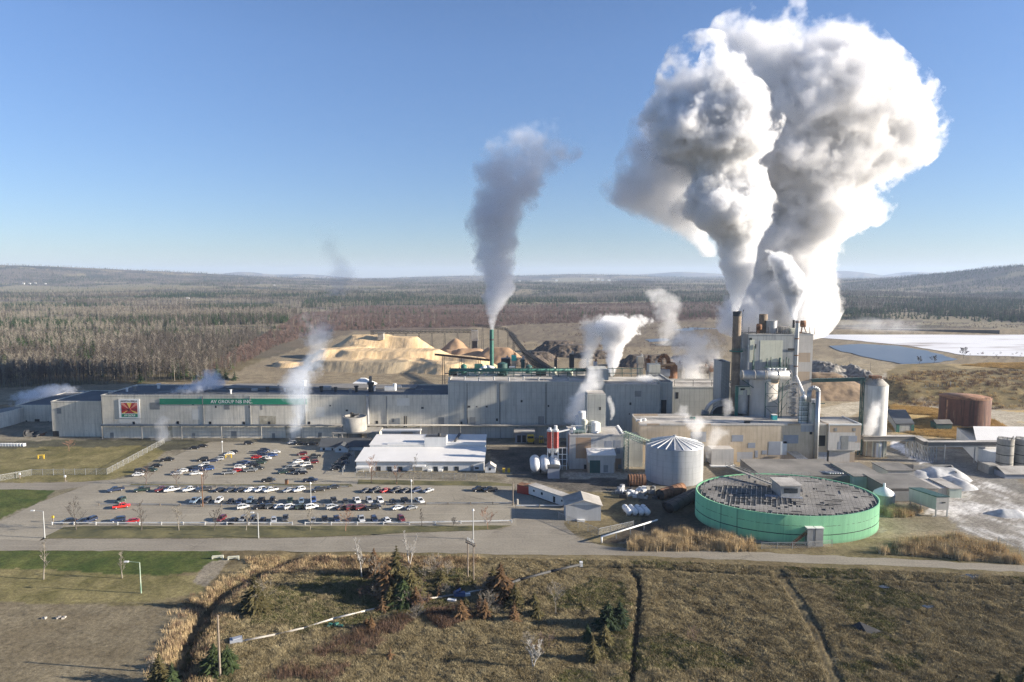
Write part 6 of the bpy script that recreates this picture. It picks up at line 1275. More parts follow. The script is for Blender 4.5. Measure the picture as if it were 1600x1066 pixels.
# ------------------------------------------------------------------ vehicles
m, b = newmat('car_paint'); oi = b.n('ShaderNodeObjectInfo'); b.bsdf(oi.outputs['Color'], .35, 0, **{'Coat Weight': .6, 'Coat Roughness': .12}); M['paint'] = m
m, b = newmat('car_glass'); b.bsdf((.012,.014,.017), .08); M['cglass'] = m
m, b = newmat('tyre_rubber'); b.bsdf((.018,.018,.018), .85); M['tyre'] = m
m, b = newmat('rim_alloy'); b.bsdf((.45,.45,.46), .35, .7); M['rim'] = m
m, b = newmat('lamp_glass'); b.bsdf((.75,.75,.72), .15); M['hl'] = m
m, b = newmat('tail_lamp'); b.bsdf((.30,.012,.01), .2); M['tl'] = m
def car_proto(kind):
    """built at the origin, nose towards +X"""
    root = bpy.data.objects.new({'s':'sedan','v':'suv','p':'pickup_truck'}[kind], None); COL.objects.link(root)
    # side profile stations: (x, z_bottom, z_belt, half width); then the cabin
    if kind == 's': L, W_, belt, top = 4.6, .90, .92, 1.44; prof = [(-2.3,.45,.80,.80),(-2.2,.30,.92,.86),(-1.4,.28,.96,W_),(0,.27,.95,W_),(1.1,.28,.93,W_),(1.9,.30,.82,.87),(2.25,.38,.68,.76),(2.32,.45,.58,.70)]; cab = [(-1.95,.94,.74),(-1.15,1.40,.62),(-.1,1.46,.62),(.55,1.38,.62),(1.25,.94,.76)]
    elif kind == 'v': L, W_ = 4.7, .94; prof = [(-2.32,.50,1.00,.84),(-2.25,.36,1.08,.90),(-1.4,.33,1.12,W_),(0,.32,1.10,W_),(1.1,.33,1.06,W_),(1.9,.36,.98,.90),(2.25,.45,.84,.80),(2.33,.52,.70,.74)]; cab = [(-2.28,1.06,.80),(-1.95,1.68,.68),(-.4,1.76,.68),(.35,1.68,.68),(1.15,1.06,.80)]
    else: L, W_ = 5.8, 1.0; prof = [(-2.9,.55,1.05,.92),(-2.88,.50,1.15,.96),(-.7,.45,1.15,W_),(0,.44,1.16,W_),(1.2,.45,1.16,W_),(2.4,.48,1.12,.97),(2.8,.55,1.0,.90),(2.9,.6,.8,.86)]; cab = [(-.75,1.15,.86),(-.62,1.80,.74),(.4,1.88,.74),(.85,1.80,.74),(1.6,1.14,.86)]
    q = MB(); ring = 8; vs_ = []
    for x, zb, zt, w in prof:
        for y, z in ((-w*.92,zb),(-w,zb+.2),(-w,zt-.12),(-w*.93,zt),(w*.93,zt),(w,zt-.12),(w,zb+.2),(w*.92,zb)): vs_.append((x,y,z))
    n = len(prof); fs = [(j*8+i, j*8+(i+1) % 8, (j+1)*8+(i+1) % 8, (j+1)*8+i) for j in range(n-1) for i in range(8)] + [tuple(range(8)), tuple(range(n*8-1, n*8-9, -1))]
    q.add(vs_, fs, 0, False)
    # roof panel over the glasshouse
    tops = cab[1:-1]; vs_ = []
    for x, z, w in tops: vs_ += [(x,-w,z),(x,w,z),(x,w*.96,z+.05),(x,-w*.96,z+.05)]
    k = len(tops); fs = [(j*4+i, j*4+(i+1) % 4, (j+1)*4+(i+1) % 4, (j+1)*4+i) for j in range(k-1) for i in range(4)] + [(0,1,2,3), tuple(range(k*4-1, k*4-5, -1))]
    q.add(vs_, fs, 0)
    for s in (-1, 1):                       # pillars
        for (a, c) in ((0,1),(len(cab)-1,len(cab)-2)): q.bar((cab[a][0],s*cab[a][2]*1.0,cab[a][1]), (cab[c][0],s*cab[c][2]*1.02,cab[c][1]+.02), .09, .09)
        xm_ = -.35 if kind != 'p' else .1; q.bar((xm_,s*cab[1][2]*1.20,cab[0][1]), (xm_,s*cab[1][2]*1.03,cab[2][1]), .1, .06)
        q.box(1.0 if kind != 'p' else 1.35, 1.2 if kind != 'p' else 1.55, s*(W_+.08)-.09, s*(W_+.08)+.09, cab[0][1]+.02, cab[0][1]+.18)
    if kind == 'p':                         # bed hollow read as dark tray with walls
        q.v = [(x, y, z) for x, y, z in q.v]
    body = q.build('body', M['paint'], root)
    g = MB(); vs_ = []
    for x, z, w in cab: vs_ += [(x,-w*1.0,z),(x,w*1.0,z)]
    # glasshouse prism: belt ring to roof ring
    bx0, bx1 = cab[0], cab[-1]; tl, tr2 = cab[1], cab[-2]; wb, wt = cab[0][2], cab[1][2]
    V = [(bx0[0],-wb,bx0[1]),(bx1[0],-wb,bx1[1]),(bx1[0],wb,bx1[1]),(bx0[0],wb,bx0[1]),(tl[0],-wt,tl[1]),(tr2[0],-wt,tr2[1]),(tr2[0],wt,tr2[1]),(tl[0],wt,tl[1])]
    g.add(V, [(0,1,5,4),(1,2,6,5),(2,3,7,6),(3,0,4,7)]); g.build('window', M['cglass'], root)
    if kind == 'p': t = MB(); t.box(-2.78, -.86, -.82, .82, 1.02, 1.157); t.build('truck_bed', M['tyre'], root)
    wx = 1.40 if kind != 'p' else 1.85; wxr = -1.38 if kind != 'p' else -1.75; wr = .33 if kind == 's' else .38
    whl = None
    for x in (wx, wxr):
        for s in (-1, 1):
            if whl is None:
                t = MB(); t.tube((0,-.11,0), (0,.11,0), wr, 16); whl = t.build('wheel', M['tyre'], root); whl.location = (x, s*(W_-.06), wr)
                rm = MB(); rm.tube((0,-.125,0), (0,.125,0), wr*.62, 12); ro = rm.build('rim', M['rim'], None); ro.parent = whl; ro.location = (0,0,0)
            else:
                o = whl.copy(); COL.objects.link(o); o.parent = root; o.location = (x, s*(W_-.06), wr); r2 = ro.copy(); COL.objects.link(r2); r2.parent = o
    f, e = prof[-2], prof[0]
    for s in (-1, 1):
        t = MB(); t.box(f[0]-.12, f[0]+.03, s*f[3]*.72-.16, s*f[3]*.72+.16, f[2]-.16, f[2]-.01); t.build('headlight', M['hl'], root)
        t = MB(); t.box(e[0]-.03, e[0]+.08, s*e[3]*.84-.1, s*e[3]*.84+.1, e[2]-.28, e[2]-.02); t.build('tail_light', M['tl'], root)
    return root
protos = {k: car_proto(k) for k in 'svp'}; used_p = set()
CCOL = {'black': (.012,.012,.014), 'dark grey': (.045,.047,.05), 'dark blue': (.018,.03,.07), 'blue': (.03,.07,.20), 'white': (.72,.72,.70), 'silver': (.36,.37,.38), 'grey': (.19,.20,.21), 'red': (.42,.015,.015), 'bright red': (.62,.03,.02), 'dark red': (.11,.012,.015), 'dark green': (.018,.04,.03), 'light blue': (.16,.22,.29), 'brown': (.11,.06,.035)}
CC = {'k':'black','g':'dark grey','n':'dark blue','b':'blue','w':'white','s':'silver','a':'grey','r':'red','R':'bright red','d':'dark red','e':'dark green','l':'light blue','o':'brown'}
# (u, v, colour, kind, heading) by row; heading: degrees, 0 = nose to the right of the photo, -90 = nose to the camera
ROWS = [
 ('in the row behind the white front rail', [(107,817,'k','s',210),(129,817,'k','s',215),(141,816,'n','v',250),(184.5,815.5,'n','v',205),(206.5,817,'r','s',200),(346,814,'d','v',-95),(364,817,'k','s',-92),(380,814,'a','v',-95),(394,815,'g','v',-92),(410,816,'k','s',-90),(428,815,'s','s',-80),(446,813,'g','p',-80),(489,816,'a','s',-86),(507.5,815,'k','p',-84),(526,814,'n','p',-84),(564.5,814,'s','p',-80),(585,815,'n','v',-80),(605,816,'w','s',-78),(627,814,'d','v',-80)]),
 ('in the row behind the middle rail', [(188,785,'e','v',-95),(305,785,'l','p',-92),(323.4,785,'g','v',-92),(342,785,'w','v',-88),(360,786,'k','s',-88),(374.5,786,'n','s',-88),(390.6,785,'l','v',-88),(408,785,'k','p',-88),(425,785,'k','v',-88),(453,785,'e','p',-84),(471,785,'l','s',-84),(489.6,784,'b','p',-82),(521.6,785,'g','p',-80),(540,786,'g','s',-80),(557.5,785,'w','p',-78),(577,785,'s','v',-78),(594,785,'w','v',-78),(614,787,'k','s',-78),(633,785,'k','p',-76),(655.5,785,'w','p',-72)]),
 ('in the row in front of the middle rail', [(190,794,'R','p',25),(380.6,795,'w','v',28),(409,795,'k','p',22),(423,794,'g','v',32),(437.6,794,'w','s',34),(454,795,'w','v',34),(470,795,'e','v',34),(487,795,'w','v',36),(519,795,'s','v',34),(535.6,796,'o','s',36),(549.6,796,'d','v',36),(564,796,'d','v',36),(584,796,'k','p',28),(622,796,'w','s',32),(643,796,'a','s',34)]),
 ('in the top row below the grass strip', [(181,768,'n','p',222),(222,768,'e','p',208),(254,767.5,'d','p',216),(268.6,768,'w','p',214),(297.5,767.5,'w','p',216),(318.5,767.5,'g','p',216),(343,768,'k','s',220),(359.6,768,'g','s',222),(375,768,'k','s',222),(390,768,'w','s',224),(406,768,'w','v',222),(423,768.5,'w','p',218),(450.8,768.5,'s','s',222),(467,768,'w','v',222),(498,768,'k','p',216),(521,763.5,'g','s',200)]),
 ('in the dark row right of the sloping gate', [(572,769,'g','s',228),(586,769,'k','v',228),(602,769,'r','s',228),(618,769,'k','v',228),(634,769,'k','s',228),(650,769,'n','v',228),(669.5,769,'s','s',228)]),
 ('on the open asphalt left of the trailer', [(749,767,'k','p',200),(766,768,'k','p',205)]),
 ('on the left side of the upper lot', [(216,744,'w','s',12),(219,738,'g','v',12),(237,737,'e','v',15),(245,730,'k','s',14),(262,720.5,'k','p',14),(304.5,702,'k','s',10),(317,699,'k','s',10)]),
 ('in the left cluster of the upper lot', [(275.6,742,'s','s',200),(285,738,'w','s',205),(294,735,'k','s',205),(305,742,'w','s',200),(304.5,736,'n','s',205),(317,720.5,'k','v',205),(318.5,729,'w','v',205),(322,731.5,'n','s',200),(326,735,'b','v',205),(341,720,'s','v',205),(332.5,722,'n','s',205),(358,711.5,'w','s',205),(364,708.5,'k','s',205)]),
 ('in the middle cluster of the upper lot', [(358,741,'a','p',14),(371,737.5,'r','s',14),(375,732.5,'w','v',14),(392,737,'a','p',14),(383,724.5,'b','s',18),(378,727,'n','v',18),(401,716.5,'r','s',18),(409.5,708.5,'n','v',18),(416.5,718.5,'w','v',18),(399,729,'k','v',18),(408,725,'e','v',18),(405,733.5,'g','s',14),(389,694.5,'k','v',14),(414,706,'n','v',16),(430.6,708.5,'w','s',16),(410.5,712,'n','s',16),(426,713.5,'b','v',16),(411,722,'k','v',16)]),
 ('in the right cluster of the upper lot', [(471.8,711.5,'d','v',200),(475,719,'r','s',200),(465.6,723.5,'w','s',202),(458,729,'s','s',202),(477,729,'w','v',202),(489.5,724.5,'d','v',202),(491,715.5,'k','p',200),(481,733.5,'g','v',202),(470,737,'s','s',202),(442,740,'e','s',204),(452.5,736.5,'k','s',204),(463,740.5,'g','s',204),(488,720,'g','v',200),(449,734,'a','v',204),(472,741,'k','s',204)]),
 ('in the shadow of the office', [(535.6,719.5,'k','v',200),(526,729,'g','v',205),(524,734.5,'k','v',205),(537,726.5,'n','v',205),(542,713.5,'g','s',205),(531,724,'d','s',205)]),
 ('driving along the edge of the upper lot', [(420,753,'g','p',8),(485,753,'n','p',5)]),
 ('at the foot of the hall wall', [(456,694,'s','v',190),(469,695,'k','p',190),(487.5,695.5,'k','p',190)]),
]
ORD = ['first','second','third','fourth','fifth','sixth','seventh','eighth','ninth','tenth']
KN = {'s':'sedan','v':'SUV','p':'pickup truck'}
for rowname, cars in ROWS:
    cnt = {}
    for c in cars: cnt.setdefault((c[2], c[3]), []).append(c[0])
    for (u, v, c, k, h) in cars:
        o = protos[k] if k not in used_p else copy_tree(protos[k]); used_p.add(k)
        h2 = h + (max(0, min(1, (u-300)/330))*16 if -100 < h < -70 else 0); x, y = G(u, v); o.location = (x, y, .06); o.rotation_euler = (0, 0, R(h2 + (u*7.3 % 5) - 2.5)); s_ = .90 + ((u*3.7) % 1 - .5)*.06; o.scale = (s_, s_, s_)
        col = CCOL[CC[c]]; jit = .85 + ((u*5.1) % 1)*.3
        for ch in o.children:
            if ch.name.split('.')[0] == 'body': ch.color = (*[min(.85, q_*jit) for q_ in col], 1)
        peers = sorted(cnt[(c, k)])
        if len(peers) == 1: lab = 'the only %s %s %s' % (CC[c], KN[k], rowname)
        else: lab = '%s %s %s from the left %s' % (ORD[peers.index(u)], CC[c], KN[k], rowname)
        tag(o, lab, 'pickup truck' if k == 'p' else 'car', 'vehicles parked on the mill car park')
# ------------------------------------------------------------------ trees
def bark(name, c): return surf(name, c, .95, .3, .8, bump=.1)
M['twig_grey'] = bark('bark_grey', (.095,.080,.066)); M['twig_pale'] = bark('bark_pale', (.25,.222,.178)); M['twig_red'] = bark('bark_red', (.145,.095,.078)); M['birch'] = bark('bark_birch', (.55,.52,.47)); M['twig_orange'] = bark('bark_orange', (.30,.17,.11))
def foliage(name, c, c2):
    m, b = newmat(name); p = b.pos(); r_ = b.n('ShaderNodeObjectInfo').outputs['Random']; n1 = b.noise(p, .9, 3, .6)
    col = b.mix(b.ramp(n1, [(.3, 0.0), (.7, 1.0)]), c, c2); col = b.mix(1.0, col, b.ramp(r_, [(0, .75), (1, 1.25)]), 'MULTIPLY'); b.bsdf(col, .85, **{'Specular IOR Level': .15}); return m
M['needle'] = foliage('needles_green', (.020,.036,.015), (.060,.078,.028)); M['needle_olive'] = foliage('needles_olive', (.052,.048,.02), (.115,.095,.042)); M['needle_brown'] = foliage('needles_brown', (.085,.052,.026), (.155,.09,.045)); M['needle_forest'] = foliage('needles_forest', (.03,.058,.022), (.075,.105,.042)); M['needle_dark'] = foliage('needles_dark', (.014,.026,.014), (.035,.05,.022))
def bare_tree(seed, H, spread=.5, trunk_r=.10, levels=3, n1=9, twigs=5, lean=0, wood='twig_grey', stems=1, tw=.022, clear=.25):
    """returns (trunk MB, crown MB), base at the origin"""
    r = random.Random(seed); T, C = MB(), MB()
    def tri_(mb, p, q, a, b_): mb.tube(p, q, a, 3, 0, b_, cap=False, smooth=False)
    def grow(p, d, L, rad, lev):
        mid = p + d*L*.55 + Vector((r.uniform(-1,1), r.uniform(-1,1), r.uniform(-.2,.5)))*L*.08; end = mid + (d + Vector((0,0,.25))).normalized()*L*.5
        tri_(C, p, mid, rad, rad*.75); tri_(C, mid, end, rad*.75, rad*.35)
        if lev <= 0: return
        for k in range(twigs):
            f = r.uniform(.3, 1.0); b_ = p + (mid-p)*(f/.55) if f < .55 else mid + (end-mid)*((f-.55)/.45)
            a = r.uniform(0, 6.28); nd = (d*.9 + Vector((math.cos(a), math.sin(a), r.uniform(-.1,.8)))*.75).normalized(); grow(b_, nd, L*r.uniform(.38,.6), max(tw, rad*.5), lev-1)
    for s in range(stems):
        ln = Vector((r.uniform(-.12,.12)+lean, r.uniform(-.12,.12), 1)).normalized() if stems == 1 else Vector((math.cos(s*2.2)*.28, math.sin(s*2.2)*.2, 1)).normalized()
        P = [Vector((0,0,-.3))]; 
        for j in range(1, 6): P.append(P[-1] + (ln + Vector((r.uniform(-.08,.08), r.uniform(-.08,.08), 0)))*(H*.92/5))
        for j in range(5): T.tube(P[j], P[j+1], trunk_r*(1-j*.19), 6, 0, trunk_r*(1-(j+1)*.18), cap=False)
        for k in range(n1):
            f = clear + (1-clear)*(k+.5)/n1; j = min(4, int(f*5)); b_ = P[j] + (P[j+1]-P[j])*(f*5-j); a = k*2.4 + r.uniform(-.5,.5)
            d = Vector((math.cos(a)*spread*1.5, math.sin(a)*spread*1.5, r.uniform(.5,1.1))).normalized(); grow(b_, d, H*spread*(1.05-f*.7)*r.uniform(.7,1.1), trunk_r*.45*(1.1-f*.6), levels-1)
    return T, C
def conifer(seed, H, Rb, layers=16, per=11, thin=.0, sag=.35, clear=.06, ragged=.3, sub=3):
    r = random.Random(seed); T, C = MB(), MB(); T.tube((0,0,-.3), (0,0,H*.96), H*.018+.04, 6, 0, .02, cap=False)
    for j in range(layers):
        f = (j+.5)/layers; z = H*(clear + (1-clear)*f); Rj = Rb*(1-f)**.8*r.uniform(1-ragged, 1+ragged*.5) + .12
        for k in range(max(4, int(per*(1-f*.6)))):
            if r.random() < thin: continue
            a = r.uniform(0, 6.283); L = Rj*r.uniform(.55, 1.1); d = Vector((math.cos(a), math.sin(a), -sag*r.uniform(.4,1.2))); u = Vector((-math.sin(a), math.cos(a), 0)); b_ = Vector((0,0,z + r.uniform(-.3,.3)*H/layers))
            for s in range(sub):      # sprays along the branch
                g = (s+.6)/sub; p = b_ + d*(L*g); w = L*.30*(1.15-g*.5)*r.uniform(.7,1.2); up = Vector((0,0,w*r.uniform(.1,.6))); fw = d*(L*.38)
                C.add([p - u*w - fw*.3, p + u*w*.2 - fw*.4 + up, p + fw*1.0, p + u*w - fw*.1 - up*.4], [(0,1,2),(1,3,2)])
    C.add([(-.12,0,H*.9),(.12,0,H*.9),(0,.05,H*1.02)], [(0,1,2)])
    return T, C
def tree_obj(name, label, loc, T, C, tm, cm, s=1.0, rot=0.0, group=None, cat='tree'):
    o = thing(name, label, cat, (0,0,0), group); t = T.build('trunk', tm, o, fix=False); c = C.build('crown', cm, o, fix=False); o.location = loc; o.scale = (s,s,s); o.rotation_euler = (0,0,rot); return o
def put(u, v): x, y = G(u, v); return (x, y, hz(x, y)-.05)
# ornamental bare trees round the car park and lawn
def hpx(u, v, vt): x, y = G(u, v); return Z(vt, y)
BT = [(119,828,780,'twig_grey',.5,'wide bare tree at the left end of the verge'),(221,829,783,'twig_grey',.38,'bare tree on the verge before the bright red pickup'),(280,829,788,'twig_pale',.42,'pale bare tree on the verge right of the bright red pickup'),(334,829,793,'twig_grey',.42,'leaning bare tree on the verge before the dark red SUV'),(384,829,790,'twig_pale',.45,'bare tree on the verge left of the mid lamp post'),(484,829,793,'twig_pale',.4,'small pale bare tree right of the footpath gap'),(540,830,798,'twig_orange',.55,'orange twigged bush like tree on the verge'),(659,822,792,'twig_grey',.25,'slim bare tree where the parked row ends'),(762,827,794,'twig_orange',.6,'orange pink bare tree right of the tall pale lamp post'),(708,822,808,'twig_grey',.6,'tiny bent bare tree left of the tall pale lamp post'),
      (228,757,727,'twig_red',.42,'bare reddish tree on the strip before the upper lot left edge'),(275,757,732,'twig_red',.45,'bare reddish tree on the strip before the left car cluster'),(318,757,730,'twig_red',.4,'bare reddish tree on the strip beside the brown lamp pole'),(580,755,712,'twig_orange',.42,'leaning pinkish bare tree before the office left half'),(620,756,724,'twig_orange',.42,'short bushy pinkish tree before the office windows'),(645,757,707,'twig_pale',.28,'tall thin bare tree before the office entrance'),
      (68,905,838,'twig_pale',.26,'tall thin pale tree at the left of the foreground lawn'),(191,903,855,'twig_pale',.30,'slightly bent pale tree on the lawn left of the lamp post'),(108,705,688,'twig_orange',.7,'tan bushy shrub tree on the olive lawn')]
for i, (u, v, vt, wd, sp, lab) in enumerate(BT):
    H = hpx(u, v, vt); T, C = bare_tree(100+i, H, sp, .05+.012*H, 3, 9, 5, lean=.12 if 'lean' in lab or 'bent' in lab else 0, tw=.028)
    tree_obj('bare_tree', lab, put(u, v), T, C, M[wd], M[wd])
FT = [(566,902,832,'birch',.24,1,'tall white birch left of the central spruce clump'),(640,885,830,'birch',.22,2,'twin stemmed white birch behind the central spruce clump'),(585,912,868,'twig_pale',.45,1,'pale bare tree under the tall birch'),(833,1045,998,'birch',.34,2,'white forked birch alone in the lower field'),(868,958,905,'twig_pale',.45,1,'thin pinkish bare tree right of the brown larches'),(404,955,905,'twig_pale',.55,1,'grey bare tree beside the ditch conifer'),(245,1066,1030,'twig_pale',.6,2,'pale willow brush at the bottom left conifer'),(1505,560,543,'twig_grey',.65,1,'round bare tree on the bank before the lagoon'),(1437,569,557,'twig_grey',.6,1,'small bare tree on the pond bank, left'),(1459,568,555,'twig_grey',.5,1,'small bare tree on the pond bank, right')]
for i, (u, v, vt, wd, sp, st_, lab) in enumerate(FT):
    H = hpx(u, v, vt); T, C = bare_tree(200+i, H, sp, .06+.011*H, 3, 11, 5, stems=st_, tw=.03 if v > 700 else .12)
    tree_obj('bare_tree', lab, put(u, v), T, C, M[wd], M[wd])
# foreground conifers and larches
CF = [(620,925,852,20,'needle_olive','tallest spruce in the central clump'),(605,930,880,20,'needle_brown','brown spruce left in the central clump'),(642,935,886,17,'needle_olive','olive spruce at the right of the central clump'),(592,922,893,15,'needle_olive','low olive spruce at the left of the central clump'),(630,945,905,16,'needle','small dark green spruce at the foot of the central clump'),(610,947,915,13,'needle_olive','stubby olive spruce low in the central clump'),(650,948,915,8,'needle_brown','slim rust brown larch at the right foot of the clump'),(585,900,856,11,'needle_brown','thin brown topped spruce behind the clump'),(655,930,900,10,'needle_olive','pale olive young spruce right of the clump'),
      (398,955,897,15,'needle_olive','ragged olive conifer on the ditch bank'),(782,935,878,20,'needle_brown','broad brown larch beside the pole frame'),(770,925,885,12,'needle_olive','olive spruce left of the broad brown larch'),(805,945,908,10,'needle_olive','small olive spruce right of the broad brown larch'),(720,968,936,11,'needle_brown','rusty larch beside the blue sheeting'),(757,966,934,8,'needle_brown','bright rusty larch right of the blue sheeting'),(803,970,945,7,'needle_brown','small red brown larch below the broad larch'),(580,985,962,6,'needle_brown','small red brown larch beside the dark net'),(573,980,966,6,'needle_brown','tiny red brown larch nearest the field pipe'),
      (950,980,938,15,'needle_dark','tall dark spruce left of the field ditch'),(968,978,938,13,'needle_dark','dark spruce touching the field ditch'),(945,1005,975,11,'needle_olive','olive spruce in front of the dark pair'),(918,1000,975,6,'needle_dark','narrow dark young spruce left of the olive one'),(926,1032,992,9,'needle_olive','slim olive spruce nearest the camera in the group of five'),
      (335,1050,1004,16,'needle','dark green spruce left of the bare wooden pole'),(356,1048,1006,14,'needle','dark green spruce right of the bare wooden pole'),(250,1070,1018,13,'needle_olive','bright olive conifer at the bottom left corner'),(270,1078,1034,12,'needle','lower green conifer beside the bottom left one'),(835,945,925,6,'needle_olive','tiny olive spruce in the brown field'),(1560,1082,1048,8,'needle_olive','olive spruce tip at the bottom right'),(1597,1085,1040,9,'needle_olive','olive spruce at the bottom right corner'),(690,912,890,8,'needle_olive','young olive spruce between clump and pole frame'),(838,962,938,8,'needle_olive','thin yellowish young spruce right of the red larch')]
for i, (u, v, vt, wpx, mt, lab) in enumerate(CF):
    x, y = G(u, v); H = Z(vt, y) - hz(x, y); Rb = wpx/F*y*1.05; sp_ = 'brown' in mt or 'olive' in mt
    T, C = conifer(300+i, H, Rb*1.5, 18, 34, .06 if sp_ else 0, .25, .0, .4, 5)
    tree_obj('larch' if 'brown' in mt else 'spruce', lab, put(u, v), T, C, M['twig_grey'], M[mt])
for i, (u, v, vt, wpx) in enumerate(((344,592,577,9),(353,593,576,9),(367,594,578,7),(316,580,568,7))):
    x, y = G(u, v); H = Z(vt, y); T, C = conifer(400+i, H, wpx/F*y, 12, 10, 0, .3, .04, .3, 3); tree_obj('spruce', 'dark spruce behind the long hall roof, %s' % ('left of the three','middle of the three','right of the three','standing alone at the wood edge')[i], put(u, v), T, C, M['twig_grey'], M['needle_dark'])
UB = random.Random(31)
bp_ = []
for k in range(4):
    T, C = bare_tree(900+k, 2.6 + k*.4, .75, .05, 3, 8, 5, stems=2 if k % 2 else 1, tw=.02, clear=.05); o_ = tree_obj('bare_bush', 'low leafless bush in the scrub round the central spruces and field pipe', put(570+k*20, 930+k*6), T, C, M['twig_pale' if k % 2 else 'twig_red'], M['twig_pale' if k % 2 else 'twig_red'], group='leafless bushes in the foreground scrub', cat='bush'); bp_.append(o_)
for k in range(3):
    T, C = conifer(950+k, 2.4 + k*.5, 1.5, 7, 16, .05, .2, .0, .5, 4); o_ = tree_obj('scrub_bush', 'low olive evergreen bush in the scrub round the central spruces and field pipe', put(600+k*24, 948-k*9), T, C, M['twig_grey'], M['needle_olive' if k < 2 else 'needle_brown'], group='evergreen bushes in the foreground scrub', cat='bush'); bp_.append(o_)
for k in range(70):
    if k < 34: u, v = UB.gauss(625, 34), UB.gauss(935, 15)
    elif k < 50: u, v = UB.gauss(785, 30), UB.gauss(940, 18)
    elif k < 60: u, v = UB.gauss(690, 40), UB.gauss(905, 12)
    else: u, v = UB.uniform(420, 1150), UB.uniform(900, 1040)
    if v < 882: continue
    o_ = copy_tree(bp_[k % 7]); o_.location = put(u, v); s_ = UB.uniform(.55, 1.25); o_.scale = (s_, s_, s_); o_.rotation_euler = (0, 0, UB.random()*6)
# ------------------------------------------------------------------ the great wood: three hundred near trees one by one, the rest as one mass
def wood_zone(x, y):
    u, v = proj(x, y); 
    none = pip(u, v, [(300,600),(330,596),(385,566),(432,541),(500,520),(560,517),(700,512),(870,506),(1100,500),(1260,502),(1420,499),(1620,506),(2600,520),(2600,1000),(300,1000)]) | (v > 611) | pip(u, v, [(-900,700),(-900,612),(0,608),(300,594),(300,700)])
    thick = pip(u, v, [(300,598),(385,566),(432,541),(500,520),(560,517),(700,512),(870,506),(1100,500),(1260,502),(1260,474),(900,474),(560,478),(470,490),(420,520),(372,545),(330,575)])
    return none, thick
def forest_mesh(kind, seed):
    r = random.Random(seed); q = MB()
    if kind == 'bare':
        H = 13; q.tube((0,0,-.5), (0,0,H*.9), .17, 3, 0, .05, cap=False)
        for k in range(30):
            z = H*r.uniform(.25,.95); a = r.uniform(0,6.28); L = r.uniform(1.2,3.2)*(1.1-z/H*.6); p = Vector((0,0,z)); e = p + Vector((math.cos(a)*L*.8, math.sin(a)*L*.8, L*r.uniform(.5,1.2))); q.tube(p, e, .075, 3, 0, .03, cap=False)
            for j in range(2): f = p + (e-p)*r.uniform(.3,.9); q.tube(f, f + Vector((r.uniform(-1,1), r.uniform(-1,1), r.uniform(.4,1.4))), .05, 3, 0, .025, cap=False)
    elif kind == 'shrub':
        for k in range(12):
            a = r.uniform(0,6.28); H = r.uniform(2.2,4.6); b_ = Vector((r.uniform(-1.6,1.6), r.uniform(-1.6,1.6), -.2)); e = b_ + Vector((math.cos(a)*1.0, math.sin(a)*1.0, H)); q.tube(b_, e, .07, 3, 0, .025, cap=False)
            for j in range(4): f = b_ + (e-b_)*r.uniform(.4,.9); q.tube(f, f + Vector((r.uniform(-.8,.8), r.uniform(-.8,.8), r.uniform(.4,1.2))), .045, 3, 0, .02, cap=False)
    else: 
        T, C = conifer(seed, 14, 3.0, 11, 11, 0, .35, .05, .35, 3); q = C; q.tube((0,0,-.3), (0,0,4), .2, 4, cap=False)
    return q
WOODMAT = {'bare': ['twig_grey','twig_pale','twig_grey'], 'shrub': ['twig_red','twig_red'], 'fir': ['needle_forest','needle_dark']}
SRC = {}
def sample(n, y0, y1, xk=1.0):
    t = rng.random(n); y = np.sqrt(y0*y0 + t*(y1*y1-y0*y0)); x = (rng.random(n)*2-1)*y*xk; return x, y
# near individual trees
cand = []
x, y = sample(60000, 440, 760, .82); none, thick = wood_zone(x, y); ok = ~none & ~thick
x, y = x[ok], y[ok]; key = y + rng.random(len(y))*22; o_ = np.argsort(key); 
sel = []; cell = {}
for i in o_:
    k = (int(x[i]//4.0), int(y[i]//4.0))
    if k in cell: continue
    cell[k] = 1; sel.append(i)
u_, v_ = proj(x[sel], y[sel]); fir_n = fbm(x[sel]/70, y[sel]/45, 61)
nb = nf_ = 0; placed = []
for i, uu, fn in zip(sel, u_, fir_n):
    if not (-30 < uu < 500): continue
    fir = (fn > .56 and y[i] > 468) or (uu < 150 and y[i] > 520 and fn > .40)
    if (nb >= 300 and not fir) or (nf_ >= 60 and fir): 
        if nb >= 300: break
        continue
    kd = 'fir' if fir else 'bare'; var = (nf_ if fir else nb) % len(WOODMAT[kd]); s_ = .8 + .5*((x[i]*7.7) % 1)
    loc = (x[i], y[i], hz(x[i], y[i])); placed.append((kd, x[i], y[i]))
    if (kd, var) not in SRC: o = forest_mesh(kd, 500+var).build('spruce' if fir else 'bare_tree', M[WOODMAT[kd][var]], None, fix=False); SRC[(kd, var)] = o
    else: o = SRC[(kd, var)].copy(); COL.objects.link(o)
    o.location = loc; o.rotation_euler = (0, 0, x[i] % 6.28); o.scale = (s_, s_, s_*1.05)
    if fir: nf_ += 1; tag(o, 'dark evergreen among the leafless trunks of the wood behind the mill', 'tree', 'evergreens in the wood behind the mill')
    else: nb += 1; tag(o, 'leafless grey tree in the front of the wood behind the mill', 'tree', 'leafless trees at the front of the wood')
for var in range(2):
    o = forest_mesh('shrub', 520+var).build('thicket_bush', M['twig_red'], None, fix=False); SRC[('shrub', var)] = o; xx, yy = G(345+var*14, 588-var*8); o.location = (xx, yy, 0); tag(o, 'reddish leafless bush beside the three dark spruces, %s' % ('lower one','upper one')[var], 'bush')
for kd, var in (('fir',0),('fir',1)):
    if (kd, var) not in SRC: o = forest_mesh(kd, 500+var).build('spruce', M[WOODMAT[kd][var]], None, fix=False); SRC[(kd, var)] = o; o.location = (*G(80+var*60, 572), 0); tag(o, 'dark evergreen among the leafless trunks of the wood behind the mill', 'tree', 'evergreens in the wood behind the mill')
